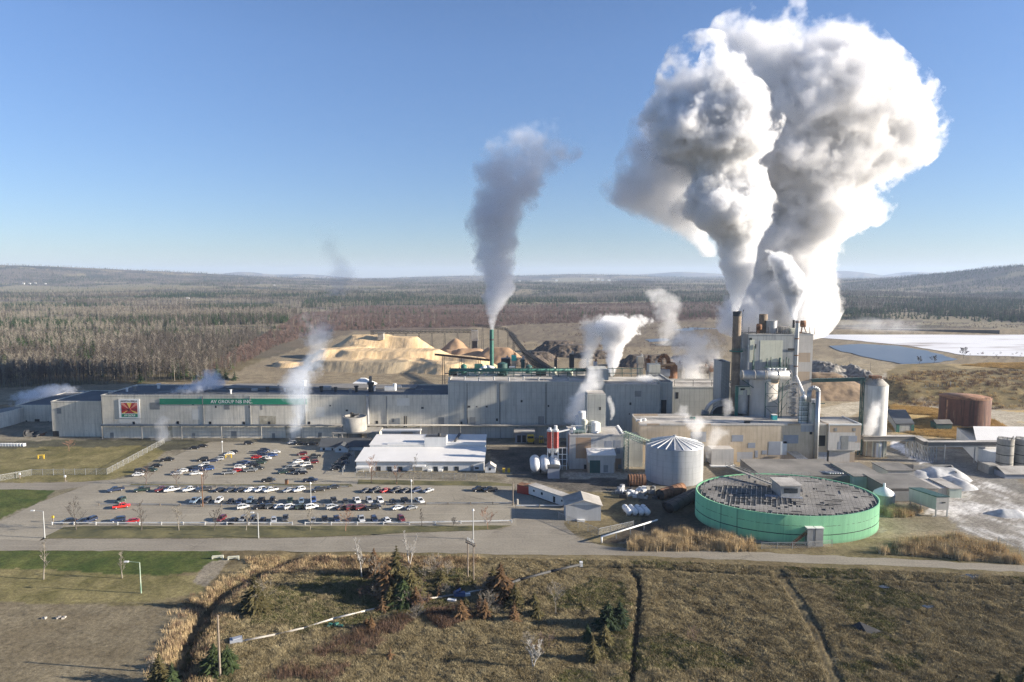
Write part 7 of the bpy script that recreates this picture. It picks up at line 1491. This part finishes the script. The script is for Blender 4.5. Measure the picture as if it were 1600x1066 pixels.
for var in range(3):
    if ('bare', var) not in SRC: raise SystemExit('no bare source')
def mass(name, pts, srcs, label_note=None, smin=.75, smax=1.25):
    """one scattered mass: points carry a kind index, geometry nodes stand the source trees on them"""
    me = bpy.data.meshes.new(name); me.vertices.add(len(pts['co'])); me.vertices.foreach_set('co', pts['co'].astype(np.float32).ravel())
    a = me.attributes.new('kind_index', 'INT', 'POINT'); a.data.foreach_set('value', pts['k'].astype(np.int32)); a = me.attributes.new('size', 'FLOAT', 'POINT'); a.data.foreach_set('value', pts['s'].astype(np.float32)); a = me.attributes.new('spin', 'FLOAT', 'POINT'); a.data.foreach_set('value', pts['r'].astype(np.float32))
    o = bpy.data.objects.new(name, me); COL.objects.link(o)
    g = bpy.data.node_groups.new(name + '_scatter', 'GeometryNodeTree'); g.interface.new_socket('Geometry', in_out='INPUT', socket_type='NodeSocketGeometry'); g.interface.new_socket('Geometry', in_out='OUTPUT', socket_type='NodeSocketGeometry')
    N, L = g.nodes, g.links; gi, go = N.new('NodeGroupInput'), N.new('NodeGroupOutput'); jn = N.new('GeometryNodeJoinGeometry')
    def attr(nm, typ): x_ = N.new('GeometryNodeInputNamedAttribute'); x_.data_type = typ; x_.inputs['Name'].default_value = nm; return x_.outputs['Attribute']
    ki, sz, sp = attr('kind_index','INT'), attr('size','FLOAT'), attr('spin','FLOAT'); rot = N.new('ShaderNodeCombineXYZ'); L.new(sp, rot.inputs[2])
    for i, s in enumerate(srcs):
        inf = N.new('GeometryNodeObjectInfo'); inf.inputs['Object'].default_value = s; inf.transform_space = 'ORIGINAL'; inf.inputs['As Instance'].default_value = True
        cmp_ = N.new('FunctionNodeCompare'); cmp_.data_type = 'INT'; cmp_.operation = 'EQUAL'; L.new(ki, cmp_.inputs[2]); cmp_.inputs[3].default_value = i
        ip = N.new('GeometryNodeInstanceOnPoints'); L.new(gi.outputs[0], ip.inputs['Points']); L.new(cmp_.outputs[0], ip.inputs['Selection']); L.new(inf.outputs['Geometry'], ip.inputs['Instance']); L.new(rot.outputs[0], ip.inputs['Rotation']); L.new(sz, ip.inputs['Scale']); L.new(ip.outputs[0], jn.inputs[0])
    L.new(jn.outputs[0], go.inputs[0]); md = o.modifiers.new('scatter', 'NODES'); md.node_group = g
    return tag(o, kind='stuff')
srcs = [SRC[('bare',0)], SRC[('bare',1)], SRC[('bare',2)], SRC[('fir',0)], SRC[('fir',1)], SRC[('shrub',0)], SRC[('shrub',1)]]
PX, PY_, PK, PS = [], [], [], []
def scatter(n, y0, y1, mode):
    x, y = sample(n, y0, y1, .86); none, thick = wood_zone(x, y); u, v = proj(x, y, hgt(x, y))
    firn = fbm(x/240, y/85, 61) + .5*(fbm(x/600, y/200, 67)-.47); rnd = rng.random(len(x)); clear = fbm(x/260, y/150, 71)
    fields = np.zeros(len(x), bool)
    for (pu, pv, rx, ry) in ((90,452,150,4),(250,449,100,3),(30,474,80,3),(300,468,60,2),(560,449,60,2),(900,440,70,3),(1080,444,60,2),(430,446,40,2)): fields |= ((u-pu)/rx)**2 + ((v-pv)/ry)**2 < 1
    ok = ~none & (~fields | (rnd < .03)) & ~((clear > .575) & (y > 900) & (rnd > .12)); 
    thick &= (rnd < .93)
    right = (u > 1150) & (y > 1050)
    band = pip(u, v, [(470,482),(560,478),(900,474),(900,464),(480,466)])|pip(u, v, [(1380,492),(1620,485),(1900,480),(1900,465),(1380,475)])
    fp_ = np.where(firn > .50, .93, .05); fp_ = np.where(band, .8, fp_); fp_ = np.where((u < 150) & (v > 538) & (v < 575) & (fbm(x/40, y/40, 77) > .42), .8, fp_); fp_ = np.where(y > 2600, np.where(firn > .48, .85, .1), fp_)
    fir = rng.random(len(x)) < fp_
    pale = fbm(x/260, y/90, 73) > .46; k = np.where(thick, 5 + (rng.random(len(x)) < .5), np.where(fir, 3 + (rng.random(len(x)) < .4), np.where(rng.random(len(x)) < np.where(pale, .85, .12), 1, 2*(rng.random(len(x)) < .5))))
    s = np.where(thick, .7 + .5*rng.random(len(x)), .65 + .55*rng.random(len(x))); s = np.where(fir & ~thick, s*.95, s)
    if mode: s = s*mode
    PX.append(x[ok]); PY_.append(y[ok]); PK.append(k[ok]); PS.append(s[ok])
scatter(18000, 452, 820, 0); scatter(36000, 820, 1500, 0); scatter(62000, 1500, 2800, .95); scatter(70000, 2800, 5200, 1.0); scatter(42000, 5200, 9500, 1.15)
x, y = sample(16000, 470, 1500, .86); none, thick = wood_zone(x, y); 
PX.append(x[thick & ~none | (thick)]); PY_.append(y[thick]); PK.append(np.full(thick.sum(), 5)); PS.append(.7+.5*rng.random(thick.sum()))
fx, fy, fk, fs_ = np.concatenate(PX), np.concatenate(PY_), np.concatenate(PK), np.concatenate(PS)
near_set = {(int(a//4), int(b_//4)) for _, a, b_ in placed}
kp = np.array([not ((int(a//4), int(b_//4)) in near_set) for a, b_ in zip(fx, fy)])
# keep the mill yard's clutter of bushes thin, and the wood off the chip pile
uu, vv = proj(fx, fy); kp &= ~pip(uu, vv, [(395,600),(440,560),(520,518),(660,512),(800,540),(800,620),(395,620)])
fx, fy, fk, fs_ = fx[kp], fy[kp], fk[kp], fs_[kp]
mass('forest', dict(co=np.stack([fx, fy, hgt(fx, fy)-.2], -1), k=fk, s=fs_, r=rng.random(len(fx))*6.28), srcs)
# yard scrub beyond the mill and on the banks
x, y = sample(9000, 430, 1150, .86); u, v = proj(x, y); ok = (pip(u, v, [(800,545),(870,500),(1130,492),(1140,520),(1000,560)]) & (fbm(x/30, y/30, 81) > .53)) | (pip(u, v, [(1520,552),(1600,552),(1620,562),(1500,560)])) | pip(u, v, [(1262,512),(1420,503),(1620,507),(1620,512),(1262,516)])
mass('scrub', dict(co=np.stack([x[ok], y[ok], hgt(x[ok], y[ok])-.1], -1), k=np.zeros(ok.sum()), s=.35+.3*rng.random(ok.sum()), r=rng.random(ok.sum())*6.28), [SRC[('shrub',0)]])
# ------------------------------------------------------------------ grass, reeds, brush
def tuft(seed, n, H, W_, lean=.5, wd=.03):
    r = random.Random(seed); q = MB()
    for k in range(n):
        a = r.uniform(0,6.28); b_ = Vector((r.uniform(-W_,W_), r.uniform(-W_,W_), -.05)); h_ = H*r.uniform(.6,1.15); e = b_ + Vector((math.cos(a)*h_*lean*r.random(), math.sin(a)*h_*lean*r.random(), h_)); w = Vector((-math.sin(a), math.cos(a), 0))*wd
        q.add([b_-w, b_+w, e], [(0,1,2)])
    return q
def grassmat(name, c, c2):
    m, b = newmat(name); p = b.pos(); n1 = b.noise(p, .22, 4, .65); r_ = b.n('ShaderNodeObjectInfo').outputs['Random']
    col = b.mix(b.ramp(n1, [(.35, 0.0), (.65, 1.0)]), c, c2); col = b.mix(1.0, col, b.ramp(r_, [(0, .7), (1, 1.35)]), 'MULTIPLY'); b.bsdf(col, .9, **{'Specular IOR Level': .1}); return m
M['dry'] = grassmat('dry_grass', (.20,.16,.088), (.36,.30,.175)); M['reed'] = grassmat('dry_reed', (.36,.265,.145), (.52,.40,.235)); M['reed_pale'] = grassmat('pale_reed', (.36,.28,.17), (.52,.42,.27)); M['orange_reed'] = grassmat('orange_reed', (.40,.27,.10), (.56,.40,.18)); M['brush'] = grassmat('brown_brush', (.11,.07,.045), (.17,.11,.08)); M['greeng'] = grassmat('green_grass', (.075,.082,.03), (.145,.14,.055))
def blades(name, pts, srcs_): return mass(name, pts, srcs_)
def src(q, nm, mat, u, v, lab, cat='grass clump'):
    o = q.build(nm, mat, None, fix=False); x, y = G(u, v); o.location = (x, y, hz(x, y)); return tag(o, lab, cat)
t1 = src(tuft(1, 26, .55, .55, .9, .05), 'grass_clump', M['dry'], 900, 930, 'dry grass tussock beside the upper field ditch'); t2 = src(tuft(2, 30, .42, .6, 1.1, .05), 'grass_clump', M['dry'], 1100, 1000, 'flattened dry grass tussock in the middle of the field'); t3 = src(tuft(3, 24, .4, .6, 1.0, .05), 'grass_clump', M['greeng'], 1180, 985, 'greenish grass tussock in the field')
def pts_of(x, y, k, s): return dict(co=np.stack([x, y, hgt(x, y)], -1), k=k, s=s, r=rng.random(len(x))*6.28)
n = 150000; y = 116 + (192-116)*rng.random(n)**.95; x = (rng.random(n)*2-1)*y*.86; u, v = proj(x, y)
roadv = np.interp(u, [-400, 370, 600, 830, 1000, 1200, 1400, 1600, 2000], [863, 864, 866, 870, 873, 881, 889, 898, 915])
lawn_edge = np.interp(v, [860, 880, 905, 950, 1000, 1066, 1200], [400, 390, 345, 325, 292, 262, 250])
fld_ok = (v > roadv + 4) & (u > lawn_edge + 6); dn = fbm(x/3.2, y/3.2, 91); gn = fbm(x/22, y/22, 41)
for t in (creek_b, ditch_c, *track): fld_ok &= pdist(x, y, t) > .9
fld_ok &= (dn > .22); k = np.where((gn > .53) & (rng.random(n) < .7), 2, (rng.random(n) < .5).astype(int)); s = .45 + .55*np.clip((dn-.30)*2.6, 0, 1) + .35*rng.random(n)
blades('grass', pts_of(x[fld_ok], y[fld_ok], k[fld_ok], s[fld_ok]), [t1, t2, t3])
r1 = src(tuft(5, 30, 2.6, .9, .25, .045), 'reed_clump', M['reed'], 1060, 845, 'tall dry reed clump in the bed before the green tank', 'reeds'); r2 = src(tuft(6, 26, 1.1, .9, .5, .05), 'reed_clump', M['orange_reed'], 1440, 655, 'orange reed clump before the rust tank', 'reeds'); r5 = src(tuft(9, 16, 2.9, 1.3, .5, .04), 'reed_clump', M['reed_pale'], 1500, 862, 'pale leaning reed clump in the right reed bed', 'reeds'); r3 = src(tuft(7, 34, 1.5, 1.0, .5, .04), 'brush_clump', M['brush'], 560, 1020, 'brown brush clump in the lower field', 'brush')
def region(n, polys, dens_seed=None, thr=.3):
    X_, Y_ = [], []
    for pl in polys:
        w2 = W2(*pl); xs_, ys__ = [p[0] for p in w2], [p[1] for p in w2]; x = rng.uniform(min(xs_), max(xs_), n); y = rng.uniform(min(ys__), max(ys__), n); m_ = pip(x, y, w2)
        if dens_seed: m_ &= fbm(x/4, y/4, dens_seed) > thr
        X_.append(x[m_]); Y_.append(y[m_])
    return np.concatenate(X_), np.concatenate(Y_)
x, y = region(2600, [[(980,860),(998,842),(1060,836),(1120,840),(1172,850),(1184,862)]], 94, .30); x2, y2 = region(3400, [[(1370,864),(1420,850),(1480,842),(1540,854),(1590,868),(1600,882),(1480,874)]], 95, .30); x3, y3 = region(500, [[(1375,800),(1400,795),(1440,800),(1420,808),(1385,808)]])
x, y = np.concatenate([x, x2, x3]), np.concatenate([y, y2, y3]); blades('reeds', pts_of(x, y, (rng.random(len(x)) < .35)*1, (.55+.6*np.clip((fbm(x/2.2, y/2.2, 94)-.32)*3, 0, 1))*(.65+.5*rng.random(len(x)))), [r1, r5])
x, y = region(7000, [[(1385,664),(1470,650),(1550,656),(1600,682),(1560,690),(1450,682),(1400,674)],[(1500,590),(1600,581),(1680,585),(1600,597)],[(1392,634),(1466,640),(1466,650),(1395,645)]]); blades('orange_reeds', pts_of(x, y, np.zeros(len(x)), .7+.6*rng.random(len(x))), [r2])
bp = []
for (cx_, cy_), (dx_, dy__) in zip(creek_a[:-1], creek_a[1:]):
    for j in range(130): f = rng.random(); side = rng.normal(0, 2.6); bp.append((cx_+(dx_-cx_)*f + side*.8 + (1.6 if side > 0 else -1.6), cy_+(dy__-cy_)*f + rng.normal(0, 1.0)))
bp = np.array(bp); bx_, by_ = region(2600, [[(1388,606),(1440,600),(1560,598),(1700,602),(1700,640),(1480,640),(1392,632)]], 97, .40); blades('bank_brush', pts_of(bx_, by_, (rng.random(len(bx_)) < .4)*1, .8+.7*rng.random(len(bx_))), [r3, r2]); x4, y4 = region(1100, [[(408,1066),(500,1010),(560,985),(640,960),(655,968),(560,1030),(520,1070)],[(660,960),(720,952),(740,966),(690,985)]], 93, .4); x5, y5 = region(1500, [[(380,876),(455,870),(640,872),(750,872),(740,888),(560,895),(420,897)]])
x = np.concatenate([bp[:,0], x4, x5]); y = np.concatenate([bp[:,1], y4, y5]); k = np.concatenate([(rng.random(len(bp)) < .3)*1, np.ones(len(x4)), (rng.random(len(x5)) < .3)*1]); r4 = src(tuft(8, 30, 1.2, .8, .6, .045), 'reed_clump', M['reed'], 470, 885, 'pale reed clump in the strip below the front road', 'reeds')
blades('brush', pts_of(x, y, k, .45+.55*rng.random(len(x))), [r4, r3])
# ------------------------------------------------------------------ steam
def plume(name, label, Y, rows, dens=.08, nscale=.06, amp=.8, soft=.35, color=(1.0, 1.0, 1.0), fade=(1, 1), aniso=.0, warp=.35, step=1.0, slant=0.0, detail=4):
    """rows: (v, u_left, u_right) from the vent upwards. A closed lathe hull round the column carries an uneven volume."""
    pts = []
    for v, ul, ur in rows:
        xl, z = D(ul, v, Y); xr, _ = D(ur, v, Y)
        pts.append((z, (xl + xr)/2, max(.15, (xr - xl)/2)))
    z0, z1 = pts[0][0], pts[-1][0]
    base = Vector((pts[0][1], Y, z0)); H = z1 - z0
    def at(t):
        z = z0 + t*H
        for (za, xa, ra), (zb, xb, rb) in zip(pts, pts[1:]):
            if z <= zb + 1e-6:
                k = (z - za)/(zb - za) if zb > za else 0
                k = max(0, min(1, k)); return xa + (xb-xa)*k, ra + (rb-ra)*k
        return pts[-1][1], pts[-1][2]
    xs = [p[1] - base.x for p in pts]; rs = [p[2] for p in pts]
    xm = max(abs(min(xs)), abs(max(xs)), 1e-3); rm = max(rs)
    # hull
    mb = MB(); nseg = max(10, min(40, len(pts)*3)); n = 24; grow = 1.0 + .30*amp
    prof = []
    for j in range(nseg + 1):
        t = j/nseg; x, r = at(t); prof.append((x, r*grow*(1 if 0 < j < nseg else .6), z0 + t*H))
    top = .06*H if rs[-1] > .3*rm else 0
    vs_ = []
    for j, (x, r, z) in enumerate(prof):
        for i in range(n):
            a = 2*math.pi*i/n
            k = 1 + .13*amp*mnoise.noise((x*.02 + 3*math.cos(a), 3*math.sin(a), z/rm*1.6)) if 0 < j < nseg else 1
            vs_.append((x + r*k*math.cos(a), Y + r*k*math.sin(a) + slant*(z-z0), z))
    fs = [(j*n+i, j*n+(i+1) % n, (j+1)*n+(i+1) % n, (j+1)*n+i) for j in range(nseg) for i in range(n)]
    fs += [tuple(range(n-1, -1, -1)), tuple(range(nseg*n, nseg*n+n))]
    mb.add(vs_, fs, 0, True)
    m, b = newmat(name + '_vapour')
    o3 = b.coord('Object'); s = b.n('ShaderNodeSeparateXYZ', {0: o3})
    t = b.math('MULTIPLY', s.outputs[2], 1/H, clamp=True)
    tv = b.n('ShaderNodeCombineXYZ', {0: t, 1: t, 2: t})
    cv = b.n('ShaderNodeVectorCurve', {'Vector': tv.outputs[0]})
    cmap = cv.mapping; cmap.use_clip = False
    for ci, arr, sc_ in ((0, xs, xm), (1, rs, rm)):
        c = cmap.curves[ci]
        P = [((p[0]-z0)/H, a/sc_) for p, a in zip(pts, arr)]
        while len(c.points) < len(P): c.points.new(.5, .5)
        for q, (px, py) in zip(c.points, P): q.location = (px, py); q.handle_type = 'AUTO'
    cmap.update()
    cs = b.n('ShaderNodeSeparateXYZ', {0: cv.outputs[0]})
    dx = b.math('SUBTRACT', s.outputs[0], b.math('MULTIPLY', cs.outputs[0], xm))
    dy = b.math('SUBTRACT', s.outputs[1], b.math('MULTIPLY', s.outputs[2], slant))
    rr = b.math('MULTIPLY', cs.outputs[1], rm)
    d = b.math('SQRT', b.math('ADD', b.math('MULTIPLY', dx, dx), b.math('MULTIPLY', dy, dy)))
    q = b.math('DIVIDE', d, rr)                                     # 1 at the plume's skin
    # turbulence: lumps whose size follows the plume's width
    nz = b.noise(o3, nscale, detail, .62)
    vor = b.n('ShaderNodeTexVoronoi', {'Vector': o3, 'Scale': nscale*.8, 'Smoothness': .6}, feature='SMOOTH_F1').outputs['Distance']
    fine_ = b.noise(o3, nscale*3.3, 4, .65)
    lump = b.math('SUBTRACT', b.math('MULTIPLY', b.math('SUBTRACT', nz, .5), 2.2*amp), b.math('MULTIPLY', b.math('SUBTRACT', vor, .45), .8*amp))
    lump = b.math('ADD', lump, b.math('MULTIPLY', b.math('SUBTRACT', fine_, .5), 1.5*amp))
    e = b.math('ADD', b.math('SUBTRACT', 1.0, q), lump)
    e = b.math('DIVIDE', e, soft, clamp=True)
    fd = b.n('ShaderNodeMapRange', {0: t, 1: 0.0, 2: 1.0, 3: fade[0], 4: fade[1]}).outputs[0]
    # thin out where the column ends
    endf = b.math('MULTIPLY', b.math('SUBTRACT', b.math('ADD', 1.0, b.math('MULTIPLY', b.math('SUBTRACT', nz, .5), .9)), b.math('MULTIPLY', t, 1.12)), 5.0, clamp=True)
    dn = b.math('MULTIPLY', b.math('MULTIPLY', e, fd), b.math('MULTIPLY', endf, dens))
    vol = b.n('ShaderNodeVolumePrincipled', {'Color': color, 'Density': dn, 'Anisotropy': aniso})
    b.L.new(vol.outputs[0], b.out.inputs['Volume'])
    root = mb.build(name, m)
    me = root.data
    for v in me.vertices: v.co -= base
    root.location = base
    try: m.cycles.volume_step_rate = step
    except Exception: pass
    return tag(root, label, 'steam plume')
PL = plume
PL('steam_plume', 'dense front column of white steam from the tall brown stack', 304, [(487,1141,1154),(470,1139,1162),(440,1130,1172),(400,1119,1177),(372,1110,1184),(345,1072,1198),(320,1056,1202),(295,1068,1190),(270,1080,1184),(240,1022,1192),(200,1008,1206),(160,1020,1192),(120,1032,1162),(80,1042,1146),(48,1070,1118)], dens=.55, nscale=.05, amp=.60, soft=.20, color=(.985,.988,.995), step=.25)
PL('steam_plume', 'hazier left hand lobe of steam beside the dense front column', 330, [(402,1096,1120),(370,1052,1125),(345,1005,1125),(320,970,1120),(295,945,1115),(268,962,1105),(230,982,1100),(185,992,1095),(145,1020,1090),(110,1040,1085)], dens=.15, nscale=.045, amp=.85, soft=.4, color=(.96,.965,.98), step=.4)
PL('steam_plume', 'broad bright white cloud of steam rising behind the boiler house', 385, [(535,1150,1258),(518,1132,1280),(490,1120,1292),(460,1128,1304),(430,1146,1308),(400,1156,1314),(370,1164,1334),(340,1165,1368),(310,1165,1375),(280,1150,1398),(240,1130,1428),(200,1120,1436),(150,1110,1412),(110,1112,1378),(70,1115,1345),(35,1125,1315),(8,1185,1250)], dens=.26, nscale=.036, amp=.60, soft=.26, color=(.99,.99,.995), step=.25)
PL('steam_plume', 'small curling plume from the slender lit pipe stack', 296, [(500,1237,1245),(485,1231,1248),(465,1224,1254),(445,1214,1258),(425,1206,1250),(405,1198,1238),(388,1194,1222)], dens=1.3, nscale=.12, amp=.6, soft=.10, color=(.95,.96,.98), step=.4)
PL('smoke_plume', 'grey plume from the slim green stack leaning right', 345, [(516,764.5,773),(495,759,779),(478,754,786),(458,752,798),(430,748,802),(400,743,806),(370,737,808),(340,735,822),(310,738,836),(280,742,856),(255,752,882),(230,764,900),(205,778,908),(190,800,890)], dens=.20, nscale=.06, amp=.95, soft=.35, color=(.90,.91,.94), fade=(1.4, .28), step=.4)
PL('steam_plume', 'blue grey steam rising from the hall foot past the name band end', 306, [(693,447,461),(675,446,470),(655,451,480),(638,456,486),(622,444,488),(600,438,490),(582,442,500),(568,462,506),(550,478,512),(532,472,520),(510,470,524),(490,470,526),(472,482,520)], dens=.10, nscale=.17, amp=1.0, soft=.6, color=(.82,.87,.95), fade=(1.2,.5), step=.4)
PL('smoke_plume', 'faint smoke smudge hanging in the sky above the left steam', 330, [(462,500,548),(440,502,556),(418,508,552),(395,505,538),(370,492,530),(348,492,528)], dens=.045, nscale=.10, amp=1.0, soft=.7, color=(.7,.72,.78), fade=(1,.4))
PL('steam_plume', 'low ragged steam drifting over the left hall roof', 328, [(624,264,284),(614,264,312),(604,282,346),(594,308,350),(584,312,346),(574,320,336)], dens=0.208, nscale=.24, amp=1.25, soft=.6, color=(.88,.9,.95))
PL('steam_plume', 'small steam puff at the hall foot below the green band left end', 310, [(690,240,268),(680,240,266),(668,243,262),(655,242,266),(643,248,262)], dens=.10, nscale=.25, amp=.9, soft=.5, color=(.88,.9,.95))
PL('steam_plume', 'bluish steam over the pipe tangle on the far left roofs', 386, [(637,22,44),(624,23,62),(613,34,112),(604,60,108),(598,75,95)], dens=.12, nscale=.26, amp=1.3, soft=.6, color=(.88,.9,.95))
PL('steam_plume', 'bright white steam jet from the roof vent of the high hall', 350, [(588,953,959),(574,947,966),(558,945,969),(542,942,976),(528,938,990),(514,930,1004),(502,938,1016),(492,948,1008),(484,955,985)], dens=.5, nscale=.12, amp=.85, soft=.25, color=(.97,.97,.98), step=.4)
PL('steam_plume', 'loose white steam rising left of the bright jet', 356, [(592,898,918),(572,902,922),(548,905,934),(522,908,948),(502,906,950),(488,912,944),(480,918,932)], dens=0.135, nscale=.13, amp=.8, soft=.45, step=.4)
PL('steam_plume', 'pale wisp of steam drifting before the far forest', 430, [(540,1022,1052),(515,1022,1062),(490,1022,1066),(468,1012,1064),(452,1006,1040),(440,1008,1030)], dens=.065, nscale=.10, amp=1.2, soft=.6)
PL('steam_plume', 'grey drifting steam left of the tall brown stack', 400, [(612,1064,1074),(602,1054,1088),(588,1045,1110),(565,1048,1122),(542,1052,1128),(522,1050,1112),(508,1048,1088),(500,1052,1070)], dens=.085, nscale=.11, amp=1.25, soft=.5)
PL('steam_plume', 'shadowed steam before the high hall wall above the white vessels', 287, [(662,880,906),(644,878,922),(626,884,928),(606,902,938),(588,912,946),(570,914,940),(558,918,934)], dens=0.165, nscale=.16, amp=.8, soft=.45, step=.4)
PL('steam_plume', 'thin curl of steam right of the process tower', 277, [(656,951,957),(644,952,961),(632,950,960),(620,948,956),(612,950,955)], dens=.25, nscale=.4, amp=.8, soft=.4)
PL('steam_plume', 'small white steam bank along the high hall right roof edge', 328, [(605,1008,1036),(597,998,1036),(590,994,1030),(584,1004,1022)], dens=.22, nscale=.25, amp=.7, soft=.35)
PL('steam_plume', 'steam puff before the tan wall above the silver tank', 268, [(694,1077,1085),(682,1078,1096),(670,1074,1102),(658,1064,1108),(648,1062,1100)], dens=.17, nscale=.28, amp=.8, soft=.45)
PL('steam_plume', 'second steam puff drifting up the tan wall from the lean to', 265, [(716,1100,1110),(704,1098,1113),(690,1100,1128),(674,1106,1140),(660,1112,1140)], dens=.10, nscale=.25, amp=.9, soft=.5)
PL('steam_plume', 'steam wisp on the tan roof left of the round drum', 283, [(650,1054,1082),(640,1056,1076),(628,1060,1072)], dens=.12, nscale=.3, amp=.9, soft=.5)
PL('steam_plume', 'steam wisp curling before the round drum', 282, [(652,1129,1140),(640,1126,1146),(628,1128,1146),(618,1132,1142)], dens=.12, nscale=.3, amp=.9, soft=.5)
PL('steam_plume', 'white steam blowing up the face of the tall silo', 279, [(680,1346,1362),(664,1349,1372),(648,1354,1378),(632,1360,1378),(616,1366,1377)], dens=.20, nscale=.25, amp=.8, soft=.45)
PL('mist_bank', 'thin mist drifting over the white lagoon', 860, [(517,1310,1440),(508,1305,1432),(500,1325,1420),(493,1340,1395)], dens=.005, nscale=.08, amp=1.5, soft=.8)
# ------------------------------------------------------------------ air
hm, b = newmat('haze_air')
v = b.n('ShaderNodeVolumePrincipled', {'Color': (.60, .75, 1.0), 'Density': 5.5e-5, 'Anisotropy': .1}); b.L.new(v.outputs[0], b.out.inputs['Volume'])
mb = MB(); mb.box(-24000, 24000, -120, 18200, -12, 330); tag(mb.build('haze', hm), kind='stuff')
